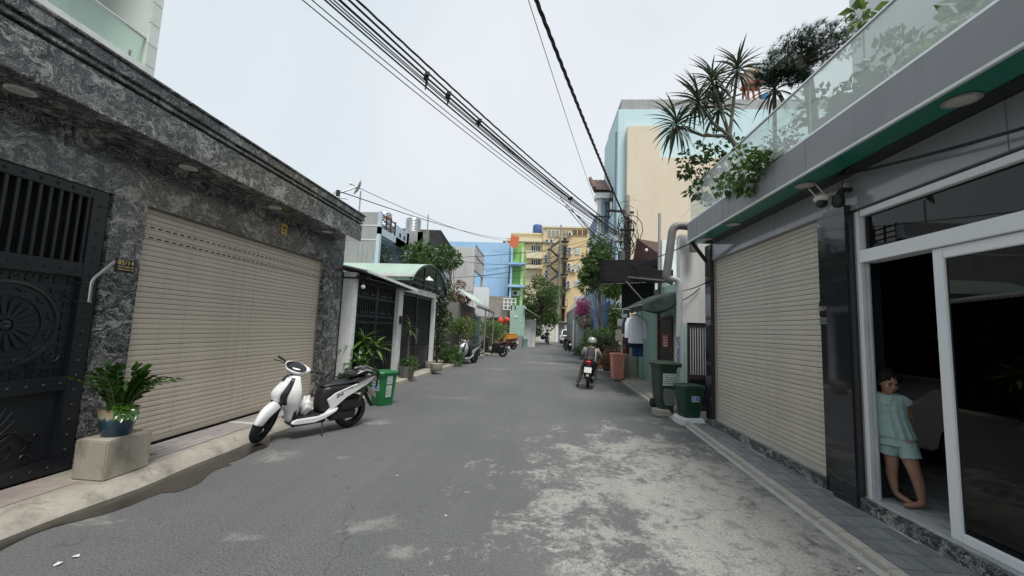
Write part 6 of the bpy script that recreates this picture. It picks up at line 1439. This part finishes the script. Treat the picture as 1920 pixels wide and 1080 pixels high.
# faded green retractable awning
ta = thing('fabric_awning', 'faded dark green fabric awning with folding arms over shop door', 'awning', (3.2,11,2.4))
gt = M('green_fabric', (.014,.026,.022), .8, var=.3, vs=4, dirt=(.07,.085,.08), dirtamt=.4)
def fab(a, b_):
    y = 9.9+2.2*a; x = 3.5-1.05*b_; z = 2.72-.18*b_-.22*b_*b_+.05*math.sin(a*math.pi)*math.sin(b_*3.1)+.015*math.sin(a*25)*b_
    return (x, y, z)
m = MB(); m.grid(fab, 24, 10); m.build('fabric', gt, ta, smooth=True, solid=.006)
m = MB(); m.grid(lambda a, b_: tuple(Vector(fab(a,1))+Vector((0.01*math.sin(a*40),0,-.16*b_))), 40, 2); m.build('valance', gt, ta, solid=.005)
m = MB(); m.grid(lambda a, b_: tuple(Vector(fab(0,a))+Vector((.01*math.sin(b_*9+a*7),-.01+.03*b_*math.sin(a*11),-(.12+.3*math.sin(a*3.1))*b_))), 20, 6); m.build('side_drop', gt, ta, smooth=True, solid=.006)
m = MB(); m.tube([fab(0,1),fab(1,1)], .02, 6); [m.tube([(3.5,9.9+2.2*a,2.2),(3.0,9.9+2.2*a+.2,2.45),fab(a,1)], .016, 6) for a in (.15,.85)]; m.build('folding_arm', M('grey_steel'), ta)
# clothes on hangers
def shirt(name, label, p, rz, mat, w=.46, h=.72, sl=.5, hanger=True):
    t = thing(name, label, 'shirt', p, rz, local=True)
    m = MB(); rings = []
    for z, a, d in ((-.02,.06,.05),(-.06,.15,.05),(-.12,w/2,.05),(-.3,w/2*.95,.07),(-.5,w/2*.92,.07),(-h,w/2*.98,.075),(-h-.04,w/2*.9,.07)):
        k = 24; rings.append([(a*math.cos(2*math.pi*j/k), (d+.012*math.sin(j*2.4+z*9)*min(1,-z*3))*math.sin(2*math.pi*j/k), z) for j in range(k)])
    m.loft(rings)
    for s in (-1,1): m.tube([(s*w*.4,0,-.12),(s*w*.52,0,-.25),(s*w*.55,.01,-.12-sl)], [(.045,.07),(.04,.075),(.035,.065)], 10)
    m.build('cloth', mat, t, smooth=60); 
    m = MB(); m.tube([(-.05,-.035,-.02),(0,-.055,-.07),(.05,-.035,-.02)], .018, 6); m.tube([(-.06,0,0),(0,.05,.01),(.06,0,0)], .02, 6); m.build('collar', mat, t, smooth=True)
    m = MB(); m.tube([(0,0,-.02),(0,0,.08),(.03,0,.12),(0,0,.15),(-.02,0,.13)], .005, 5); m.tube([(-w*.42,0,-.1),(0,0,-.01),(w*.42,0,-.1)], .007, 5); m.build('hanger', blackplast, t)
    return t
q = ony(1193,590,10.9)
shirt('hanging_shirt', 'white long sleeved shirt on a hanger under the green awning', q, R(12), M('shirt_white', (.74,.75,.82), .8, var=.03, bump=.4, bs=14), h=.72, sl=.5)
shirt('hanging_shirt', 'navy shirt hanging behind the white shirt', q+Vector((.02,.3,-.0)), R(8), M('navy_cloth', (.02,.025,.05), .85), w=.52, h=.85, sl=.4)
t = thing('hanging_trousers', 'blue trousers hanging below the white shirt', 'trousers', q+Vector((.12,.32,-.8)), R(8), local=True); m = MB(); m.tube([(0,0,.1),(0,0,0)], [(.05,.14)]*2, 12); [m.tube([(s*.07,0,.02),(s*.08,.01,-.32)], [(.05,.08),(.045,.075)], 10) for s in (-1,1)]; m.build('cloth', M('blue_denim', (.02,.05,.16), .85), t, smooth=60)
t = thing('hanging_cloth', 'dark and red patterned cloth hanging beside the trousers', 'cloth', q+Vector((-.2,.28,-.75)), R(5), local=True); m = MB(); m.grid(lambda a, b_: ((a-.5)*.18, .02*math.sin(a*9), .15-.45*b_), 8, 4); m.build('cloth', M('dark_red_cloth', (.06,.02,.02), .85, dirt=(.3,.1,.05), dirtamt=.7, vs=8), t, smooth=True, solid=.006)
MB_line = MB().tube([q+Vector((-.6,.1,.15)), q+Vector((0,.15,.13)), q+Vector((.9,.2,.2))], .012, 6).build('clothes_rail', M('grey_steel')); tag(MB_line, 'thin rail carrying the shirts under the awnings', 'rail')
# bins on the right
b = onz(1240,772,.1)
bin_('wheelie_bin', 'tall dark green wheelie bin with printed label by the drain pipe', (.024,.05,.028), (2.62,8.62,.1), R(97), h=.98, w=.46, d=.5, stickers=(('front',.0,.62,.3,.24,'lines',(.1,.11,.16)),), patch=True)
b2_ = bin_('wheelie_bin', 'short green lidded bin with blue lettering next to black pillar', (.008,.05,.024), (2.79,7.78,.14), R(100), h=.56, w=.4, d=.38, wheels=False, stickers=(('front',-.03,.34,.15,.1,'0182',(.03,.1,.45)),('side',.0,.34,.1,.12,'lines',(.1,.4,.35))))
bin_('pink_bin', 'faded salmon pink plastic bin beside the utility pole', (.7,.27,.21), (2.68,14.05,.09), R(95), h=.84, w=.43, d=.43, wheels=False, taper=.6)
kb = MB().box(2.36,2.66,8.1,8.42,0,.13).build('kerb_block', M('kerb_pale', (.42,.37,.32), .85, var=.2, bump=.3, dirt=(.25,.2,.17)), bevel=.02); tag(kb, 'broken pale kerb block under the tall green bin', 'kerb block')
kb.location = (-.02,.18,0)
kb2 = MB().box(2.56,3.0,7.58,7.98,.0,.14).build('bin_base', whitepaint, bevel=.02); tag(kb2, 'whitewashed concrete base under the short green bin', 'base')
gk = strip('gutter_kerb', lambda y: xr(y)-.1, lambda y: xr(y)+.12, 7.6, 20, .05, kerb_c, 16)
# utility pole with meters and wire tangle
PX_, PY_ = 3.02, 14.4
pole = thing('utility_pole', 'concrete utility pole carrying meters and a mass of cables', 'pole', (PX_,PY_,0))
MB().cyl((PX_,PY_,.05),(PX_,PY_,6.6),.13,.09,14).build('shaft', M('pole_concrete', (.3,.28,.25), .85, var=.15, vs=3, streak=.3), pole, smooth=50)
m = MB(); m.obox((PX_-.2,PY_,6.0),(.9,.08,.08),(0,.03,.15)); m.obox((PX_,PY_-.1,5.3),(.5,.08,.08)); m.build('crossarm', M('dark_steelwork'), pole)
for (u0,v0,u1,v1,dy,mt,nm) in ((1163,553,1171,570,-.2,M('cream_plastic'),'junction_box'),(1167,575,1176,596,-.2,M('meter_glass', (.5,.55,.6), .15),'meter'),(1159,598,1168,612,-.22,M('ac_white'),'meter'),(1169,600,1182,612,-.2,M('ac_white'),'meter'),(1156,618,1171,640,-.24,M('cream_box', (.62,.6,.42), .5),'meter_box'),(1152,440,1168,452,-.3,M('ac_white'),'junction_box'),(1160,470,1172,488,-.25,M('dark_box', (.1,.1,.1), .6),'junction_box')):
    a, b_ = ony(u0,v0,PY_+dy), ony(u1,v1,PY_+dy); bx2 = MB().box(a.x,b_.x,PY_+dy,PY_-.08,b_.z,a.z).build(nm, mt, pole, bevel=.015)
r4 = random.Random(8); m = MB()
for k in range(26):
    zc = r4.uniform(4.2,5.9); rr = r4.uniform(.15,.42); ph = r4.uniform(0,6); c0_ = Vector((PX_+r4.uniform(-.15,.15),PY_-.12,zc))
    m.tube([c0_+Vector((rr*math.cos(ph+i*.6),-.08*r4.random(),rr*1.4*math.sin(ph+i*.6))) for i in range(r4.randrange(6,11))], r4.uniform(.008,.018), 5)
for k in range(10): x = PX_+r4.uniform(-.14,.14); m.tube([(x,PY_-.14,5.6),(x+r4.uniform(-.1,.1),PY_-.16,4.5),(x+r4.uniform(-.1,.1),PY_-.15,3.0),(x,PY_-.15,1.9)], .012, 5)
m.build('wire_tangle', cablemat, pole)
MB().tube([(PX_-.5,PY_-.3,5.95),(PX_-.1,PY_-.2,6.0)], [.02,.02], 6).build('lamp_arm', blackmetal, pole); MB().obox((PX_-.62,PY_-.3,5.93),(.35,.14,.06)).build('lamp_head', blackplast, pole, bevel=.02)
cpz = MB().box(3.2,3.52,14.75,14.95,.05,1.75).build('concrete_post', concrete, bevel=.02); tag(cpz, 'short square concrete post beside the teal shutter', 'post')
# shed roof and rear wall behind the awning
sr_ = thing('red_roof_shed', 'small red roofed shed behind the rusted awning', 'building', (4,14,0))
a, b_, c_, d_ = ony(1187,488,14.6), ony(1194,448,14.6), ony(1235,450,15.4), ony(1236,490,13.6)
m = MB(); m.quad(a, b_, c_+Vector((.4,.6,0)), d_+Vector((.2,0,.1))); m.build('roof', M('red_sheet', (.06,.02,.018), .6, streak=.4), sr_, solid=.03)
m = MB(); m.box(3.6,6,15.2,15.4,0,4.3); m.build('wall', M('pale_green_wall'), sr_)
m = MB(); q0 = ony(1241,490,12.5); q1_ = ony(1262,450,12.5); m.box(q0.x,q0.x+1.2,12.5,12.6,q0.z-1,q1_.z); m.build('white_gable', whitepaint, sr_)
bulb('wall_lamp', 'white bulb under the red shed roof', tuple(ony(1212,469,13.5)), M('bulb_white'), .055)
q0, q1_ = ony(1237,400,12.6), ony(1236,492,12.6); tag(MB().cyl((q1_.x,12.6,2.95),q0,.05,n=8).build('vent_pipe', M('grey_pvc')), 'upright grey pipe rising beside the red shed roof', 'pipe')

# ================================================================ RIGHT: taller buildings behind
BY = 19.6
bz0 = ony(1177,236,BY); bz1 = ony(1235,295,BY); bzr = ony(1237,236,BY)
def beige():
    m, nt, b = new_mat('beige_render'); co = objco(nt)
    c = mixc(nt, noise(nt, co, .8, 6), (.64,.54,.41), (.74,.64,.5)); s_ = ramp(nt, [(.45,(0,0,0)),(.75,(1,1,1))], noise(nt, mapped(nt, co, (1.2,1.2,.2)), 1.5, 6)); c = mixc(nt, math_(nt,'MULTIPLY',s_,.12), c, (.5,.4,.28))
    vo = nd(nt,'ShaderNodeTexVoronoi',Scale=.9); vo.feature = 'DISTANCE_TO_EDGE'; wv = nd(nt,'ShaderNodeVectorMath',operation='MULTIPLY_ADD'); nn = nd(nt,'ShaderNodeTexNoise',Scale=2,Detail=6); nt.links.new(co,nn.inputs['Vector']); nt.links.new(nn.outputs['Color'],wv.inputs[0]); wv.inputs[1].default_value = (.9,.9,.9); nt.links.new(co,wv.inputs[2]); nt.links.new(wv.outputs[0],vo.inputs['Vector'])
    ck = math_(nt,'MULTIPLY',ramp(nt,[(.0,(1,1,1)),(.012,(0,0,0))],vo.outputs['Distance']),ramp(nt,[(.52,(0,0,0)),(.6,(1,1,1))],noise(nt,co,.7,2)))
    c = mixc(nt, math_(nt,'MULTIPLY',ck,.55), c, (.25,.19,.12)); nt.links.new(c,b.inputs['Base Color']); b.inputs['Roughness'].default_value = .85; bumpn(nt,b,noise(nt,co,30,5),.15); return m
bgm = beige(); cyan = M('pale_cyan_paint', (.52,.68,.71), .75, var=.05, vs=.8, streak=.22)
bb_ = thing('beige_building', 'windowless beige party wall with cracks and stepped top', 'building', (5,BY,0))
m = MB(); m.box(bz0.x,bzr.x,BY,BY+.35,0,bz0.z); m.box(bzr.x,14,BY,BY+.35,0,bz1.z); m.build('wall', bgm, bb_)
c0_, c1_ = ony(1160,205,BY+.4), ony(1160,192,BY+.4)
cb_ = thing('cyan_building', 'tall pale cyan building rising behind the beige wall', 'building', (6,17,0))
m = MB(); m.box(c0_.x,18,BY+.4,24.5,0,c0_.z); m.build('wall', cyan, cb_)
m = MB(); m.box(c0_.x+.15,18,BY+.5,24,c0_.z,c0_.z+.6); m.build('parapet', M('grey_cement'), cb_)
MB().box(c0_.x-.06,c0_.x+.0,BY+.8,BY+1.0,5.0,c0_.z-1).build('down_pipe', M('blue_pipe', (.25,.35,.45), .6), cb_)
for z in (5.2,8.0): MB().box(c0_.x-.04,c0_.x+.01,BY+1.6,BY+3,z,z+1.4).build('window', darkwin, cb_)
# rust frame, blue bucket, round roof canopy on the terrace behind
fr_ = thing('roof_frame', 'rusty pipe frame with drum on the cyan building roof', 'frame', tuple(ony(1418,190,20.3)))
q = ony(1410,190,20.4); m = MB(); [m.cyl((q.x+dx,20.4+dy,c0_.z+.4),(q.x+dx*.7,20.4+dy,c0_.z+1.7),.05,n=6) for dx in (-.25,.1,.45) for dy in (0,.5)]; m.box(q.x-.3,q.x+.6,20.3,21.0,c0_.z+1.6,c0_.z+1.75); m.build('leg', M('rust_red'), fr_)
MB().lathe([(.35,0),(.38,.3),(.38,.7),(.3,.8),(.001,.82)], (q.x+.15,20.7,c0_.z+1.75), 16).build('drum', M('tan_drum', (.4,.28,.18), .7), fr_, smooth=40)
q = ony(1433,185,20.4); tag(MB().lathe([(.15,0),(.2,.45),(.18,.45),(.001,.05)], (q.x,20.3,c0_.z+.5), 14).build('bucket', M('bucket_blue', (.05,.25,.5), .5), smooth=40), 'blue bucket on the cyan building roof edge', 'bucket')
# balcony house with tile roof
ty = 22.3
r0, r1 = ony(1117,362,ty), ony(1155,328,ty)
tb = thing('balcony_house', 'tall house with brown tiled roof and white columned balcony', 'building', (4,24,0))
m = MB(); m.box(r0.x+.6,9,ty+.6,30,0,r0.z); m.build('wall', M('slate_blue_wall', (.2,.29,.4), .75, streak=.25), tb)
rt = M('brown_tile', (.13,.075,.06), .7, var=.15, orand=.12); tme = MB().prism([(0,0),(.07,.03),(.14,.035),(.2,.02),(.24,0),(.24,-.02),(0,-.02)], lambda q, y: (q[0], y, q[1]), 0, .42).mesh('roof_tile', smooth=50)
for i in range(8):
    for j in range(7): piece(tme, 'roof_tile', tb, (r0.x-.05+.24*i, ty-.2+.34*j, r0.z+.12+.21*j), rt, (R(32),0,0))
m = MB(); m.obox((r0.x+.9,ty+1,r0.z+.7),(2.0,2.6,.08),(R(32),0,0)); m.build('roof_deck', rt, tb)
m = MB(); [m.obox((r0.x-.1,ty-.1+.4*k,r0.z+.3+.25*k),(.16,.4,.2),(R(32),0,0)) for k in range(6)]; m.build('ridge', rt, tb)
bf = ony(1117,437,ty); MB().box(r0.x,r0.x+2,ty-.1,ty+.6,r0.z-.3,r0.z).build('eaves_beam', whitepaint, tb); m = MB(); m.box(r0.x,r0.x+2.5,ty,ty+1.5,bf.z-.9,bf.z); m.build('balcony_slab', M('pale_slab', (.5,.53,.55), .7, streak=.3), tb)
MB().lathe([(.22,0),(.2,.1),(.17,.2),(.16,r0.z-.6-bf.z),(.22,r0.z-.45-bf.z),(.24,r0.z-.3-bf.z)], (r0.x+.3,ty+.3,bf.z), 14).build('column', whitepaint, tb, smooth=40)
m = MB(); [m.box(r0.x+.05+.16*k,r0.x+.08+.16*k,ty+.03,ty+.06,bf.z,bf.z+.95) for k in range(13)]; m.box(r0.x,r0.x+2.2,ty+.02,ty+.07,bf.z+.95,bf.z+1.0); m.build('railing', blackmetal, tb); MB().box(r0.x+.9,r0.x+1.6,ty+.56,ty+.61,bf.z,bf.z+2).build('door', darkwin, tb)
# low blue and grey walls, plants along the right pavement
q0, q1_ = ony(1116,600,21.6), ony(1152,566,21.6)
bw_ = thing('blue_shed', 'low shed with plain dark blue wall behind the roadside plants', 'building', (5,27,0)); m = MB(); m.prism([(q0.x,0),(4.6,0),(4.6,q1_.z+.4),(q1_.x,q1_.z+.25),(q0.x,q1_.z-.45)], lambda q, y: (q[0], y, q[1]), 21.6, 22.2); m.build('wall', M('deep_blue_wall', (.10,.18,.33), .75, var=.08, streak=.2), bw_)
gw = thing('grey_house', 'grey cement gable house beyond the flowering bush', 'building', (4,34,0)); q0, q1_ = ony(1083,560,32), ony(1112,535,32); m = MB(); m.prism([(q0.x,0),(9,0),(9,q1_.z+1),(q1_.x,q1_.z),(q0.x,q0.z-.6)], lambda q, y: (q[0], y, q[1]), 32, 44); m.build('wall', M('grey_cement'), gw); m = MB(); [m.box(q0.x-.03,q0.x+.02,y,y+1.2,.1,2.3) for y in (33,36,39)]; m.build('door', M('garage_grey'), gw); MB().box(q0.x-.04,q0.x+.02,34.6,35.6,.1,2.6).build('white_pier', whitepaint, gw)
qt = ony(1128,640,19.3); qc = ony(1118,495,19.3)
tree('roadside_tree', 'tall mango-leaved tree over the right pavement before yellow building', (qt.x,19.3,.1), [(qt.x,19.3,.05),(qt.x-.03,19.3,1.6),(qt.x-.08,19.3,3.0),(qc.x+.05,19.3,qc.z-.6)], .07, blobs((qc.x,19.3,qc.z+.1),(.55,.7,1.05),16,.42,51)+[(tuple(ony(1102,535,19.3)),(.38,.4,.35)),(tuple(ony(1140,540,19)),(.4,.4,.3)),(tuple(ony(1098,510,19.3)),(.3,.3,.35))], 3600, .24, .075, lf_mid, seed=52, droop=.5)
tree('bougainvillea', 'bougainvillea bush with magenta and pale pink flowers', (2.75,25,.1), [(2.75,25,.1),(2.75,25,1.5),(2.7,25,2.4)], .05, blobs((2.85,25,2.2),(.5,.6,.8),10,.42,53), 900, .14, .06, lf_mid, seed=53, cat='bush', part='foliage')
bo = bpy.data.objects['bougainvillea']
leaves(MB(), blobs((2.6,24.8,2.95),(.4,.5,.45),8,.36,54), 1100, 1, .11, .09, seed=55).build('magenta_flowers', petal_p, bo)['kind'] = 'stuff'; leaves(MB(), blobs((2.85,24.7,2.25),(.35,.5,.6),8,.36,56), 700, 1, .11, .09, seed=57).build('pale_flowers', petal_w, bo)['kind'] = 'stuff'
rl = thing('lantern', 'red lantern hanging below the pink bougainvillea', 'lantern', tuple(ony(1098,612,25.2))); q = ony(1098,612,25.2); MB().sph(q, (.24,.24,.2), 12, 8).build('shade', M('lantern_pink', (.7,.2,.12), .6), rl, smooth=True); MB().cyl(q+Vector((0,0,.18)), q+Vector((0,0,.6)), .012, n=5).build('cord', blackplast, rl)
def at_(u, v, y): q = ony(u, v, y); return q.x, y, q.z
for i, ((x, y, z), ex, n_, lm_, lab, L_) in enumerate(((at_(1140,645,16.6),(.5,.7,.3),1300,lf_dark,'dense green bush behind the pink bin',.15),(at_(1128,628,18.6),(.6,.8,.35),1500,lf_mid,'broad leafy bush along the right pavement under the tree',.15),(at_(1112,645,20.4),(.4,.8,.3),1100,lf_lite,'light green rounded bush before the deep blue wall',.15),(at_(1100,655,24),(.4,.9,.4),900,lf_mid,'green bush at the foot of the bougainvillea',.15),(at_(1090,660,27.5),(.35,.9,.3),700,lf_dark,'dark low bush beyond the bougainvillea',.16),(at_(1157,600,15.3),(.14,.3,.5),700,lf_lite,'yellow green climbing plant beside the meter boxes',.17),(at_(1152,545,15.2),(.2,.3,.3),600,lf_lite,'bright vine hanging by the pole under the rusted awning',.19),(at_(1150,672,15.3),(.3,.4,.2),700,lf_red,'reddish leaved bush right behind the pink bin',.14))):
    tree('roadside_bush', lab, (x,y,.1), [(x,y,.1),(x,y,z)] if z > .6 else [], .03, blobs((x,y,z),ex,10,.33,80+i), n_, L_, L_*.42, lm_, seed=90+i, cat='bush', part='foliage')
for i, (x, y, r_, lab) in enumerate(((2.72,16.4,.2,'dark round pot in front of the dense bush'),(2.7,18.3,.22,'clay pot under the dark leafy bush'),(2.75,20.6,.2,'black pot at the kerb under the tree'),(2.8,23.2,.24,'large dark pot below the bougainvillea'))):
    t = thing('potted_plant', lab, 'plant', (x,y,.09)); MB().lathe([(r_*.7,0),(r_,.3),(r_*1.08,.32),(r_,.34),(r_*.9,.28),(.001,.28)], (x,y,.09), 16).build('pot', M('clay_pot' if i == 1 else 'dark_pot', (.25,.1,.06), .8), t, smooth=40); leaves(MB(), blobs((x,y,.6),(.2,.2,.2),5,.2,100+i), 320, 1, .14, .06, seed=110+i).build('foliage', lf_mid if i % 2 else lf_lite, t)
m = MB(); r5 = random.Random(3)
t = thing('dry_branches', 'pile of bare pinkish branches leaning beside the bushes', 'branches', (2.75,16.0,.1)); [m.tube([(2.7+r5.uniform(-.2,.3),15.6+r5.uniform(-.4,.8),.4+r5.uniform(0,.2)),(2.6+r5.uniform(-.3,.4),15.8+r5.uniform(-.3,.6),.8),(2.8+r5.uniform(-.5,.5),16+r5.uniform(-.5,.5),1.05+r5.uniform(0,.3))], [.022,.018,.006], 5) for _ in range(14)]; m.build('branch', M('pink_branch', (.36,.24,.2), .8), t)
scooter('parked_scooter', 'dark scooter parked against the right bushes far down', M('black_paint'), M('seat_black'), (2.45,32.5,0), R(100), steer=.3, mirrors=True)

# ================================================================ overhead cables
def cable(label, p0, p1, sag, r, group=None, n=28, twist=False, name='overhead_cable'):
    p0, p1 = Vector(p0), Vector(p1); pts = [p0.lerp(p1, i/n)+Vector((0,0,-sag*4*(i/n)*(1-i/n))) for i in range(n+1)]
    m = MB()
    if twist:
        for ph in (0, 2.09, 4.19):
            N_ = n*8; d = (p1-p0).normalized(); a = d.cross(Vector((0,0,1))).normalized(); b = a.cross(d)
            m.tube([p0.lerp(p1, i/N_)+Vector((0,0,-sag*4*(i/N_)*(1-i/N_)))+a*r*math.cos(ph+i*.5)+b*r*math.sin(ph+i*.5) for i in range(N_+1)], r*.95, 5)
    else: m.tube(pts, r, 6)
    o = m.build(name, cablemat, smooth=60); return tag(o, label, 'cable', group)
def far_end(u, v, z, t=1.0):          # point where the sight line reaches height z
    return onz(u, v, z)
B0 = Vector((PX_-.1,PY_-.1,5.0))
def span(u, v, z, zp, k=1.55):        # from pole through the sight line at (u,v), carried on past it
    a = Vector((PX_-.12, PY_-.12, zp)); q = onz(u, v, z); return a, a+(q-a)*k
gset = 'bundle of street cables over the road'
for i, (u, z, zp, r_, tw) in enumerate(((662,5.75,4.9,.009,False),(669,5.8,4.95,.009,False),(684,5.8,5.0,.016,False),(688,5.85,5.1,.009,False),(704,5.9,5.05,.015,False),(709,5.95,5.15,.009,True),(696,5.75,4.98,.007,False))):
    a, b_ = span(u, 0, z, zp, 1.5); cable('thick black street cable within the bundle crossing the sky' if r_ > .012 else 'twisted pair cable in the bundle crossing the sky' if tw else 'slim black street cable within the bundle crossing the sky', a, b_, .3+.035*((i*3)%5), r_, gset, twist=tw)
for i, (u, z, zp) in enumerate(((618,5.7,4.75),(634,5.75,4.85),(655,5.8,4.9))):
    a, b_ = span(u, 0, z, zp, 1.4); cable('thin single wire running beside the thick cable bundle', a, b_, .35, .007, 'thin wires beside the bundle')
m = MB(); a, b_ = span(690, 0, 5.8, 5.0, 1.5)
for k, (t_, l) in enumerate(((.6,.22),(.57,.16),(.52,.1),(.28,.12))):
    p = a.lerp(b_, t_)+Vector((0,0,-.34*4*t_*(1-t_))); o = MB(); o.tube([p+Vector((0,0,.02)), p+Vector((.01,.0,-l*.5)), p+Vector((-.01,.01,-l))], [.03,.02,.008], 6); o.obox(p, (.06,.16,.06), (.1,0,.5)); o = o.build('cable_clamp', cablemat); tag(o, 'black clamp with dangling tie on the thick cable bundle', 'clamp', 'clamps on the cable bundle')
a = Vector((PX_-.1,PY_-.1,5.75)); q = onz(1020,0,6.3); cable('thick twisted cable passing straight overhead to the pole', a, a+(q-a)*1.9, .28, .017, twist=True, n=40)
a = Vector((PX_-.6,PY_-.25,5.6)); a = ony(1118,385,15.2); q = onz(997,0,6.4); cable('hair thin wire left of the thick twisted cable', a, a+(q-a)*1.8, .15, .006)
# lines to the left side and down the street
def seg(label, pts, r_, sag, name='overhead_cable', group=None): return cable(label, pts[0], pts[1], sag, r_, group, name=name)
gl_ = 'wires strung across the far street'
pb = (PX_-.1,PY_-.1,4.6)
seg('wire from the roof mast to the far left houses', (ony(640,360,8.6), ony(965,447,40)), .012, .35); seg('second wire from the roof mast towards the blue building', (ony(672,352,14.5), ony(962,452,41)), .012, .5)
for i, (u0,v0,y0,u1,v1,y1,s_) in enumerate(((735,485,14,1150,455,14.3,.15),(830,522,17,1160,468,14.3,.2),(905,505,25,1130,440,24,.5),(865,490,25,1165,475,14.3,.3),(900,555,30,1085,535,30,.6),(870,520,26,1060,470,60,.8),(925,470,42,1120,445,24,.5),(905,520,27,1090,500,40,.4),(940,560,40,1100,480,28,.7),(1000,640,45,1150,500,14.5,.4),(910,510,30,1070,430,60,1))):
    seg('thin wire strung across the street in front of yellow building', (ony(u0,v0,y0), ony(u1,v1,y1)), .013 if y0 > 20 else .009, s_, group=gl_)
# loose wires fanning from the pole up to the bundle joint
for i, (u, v) in enumerate(((1060,385),(1072,392),(1085,405),(1050,370))):
    seg('slack drop wire fanning out from the utility pole', (ony(u,v,12.2), (PX_-.1,PY_-.12,4.3+.15*i)), .011, .25, group='drop wires at the pole')
q = onx(1545,345,2.9)
seg('black service cable running along the dark house front', ((PX_-.1,PY_-.15,3.9), q+Vector((.02,0,.06))), .012, .1); seg('black service cable continuing past the security cameras', (q+Vector((.02,0,.06)), onx(1919,240,2.95)), .012, .02)
seg('thin wire sagging across the white column', (ony(1280,545,8.5), onx(1340,520,2.95)), .009, .04); seg('cable stub on the white column beside the down pipe', (ony(1279,563,8.52), ony(1312,540,8.58)), .011, .03)
# litter on the road
for i, (u, v) in enumerate(((142,1045),(108,1060),(1290,845),(745,893),(836,968),(1612,1068),(640,770),(1090,900))):
    q = onz(u, v); o = MB().add([(-.03,-.01,0),(.0,-.025,.008),(.035,.0,.003),(.01,.02,.012),(-.02,.015,.002)], [(0,1,2,3,4)]).build('litter_scrap', M('paper_white', (.6,.6,.58), .8), solid=.002); o.location = (q.x,q.y,.006); o.rotation_euler = (0,0,i*1.3); s_ = .5 if i > 2 else .75; o.scale = (s_,s_,s_); tag(o, 'small pale scrap of litter on the asphalt', 'litter', 'scraps of litter on the road')
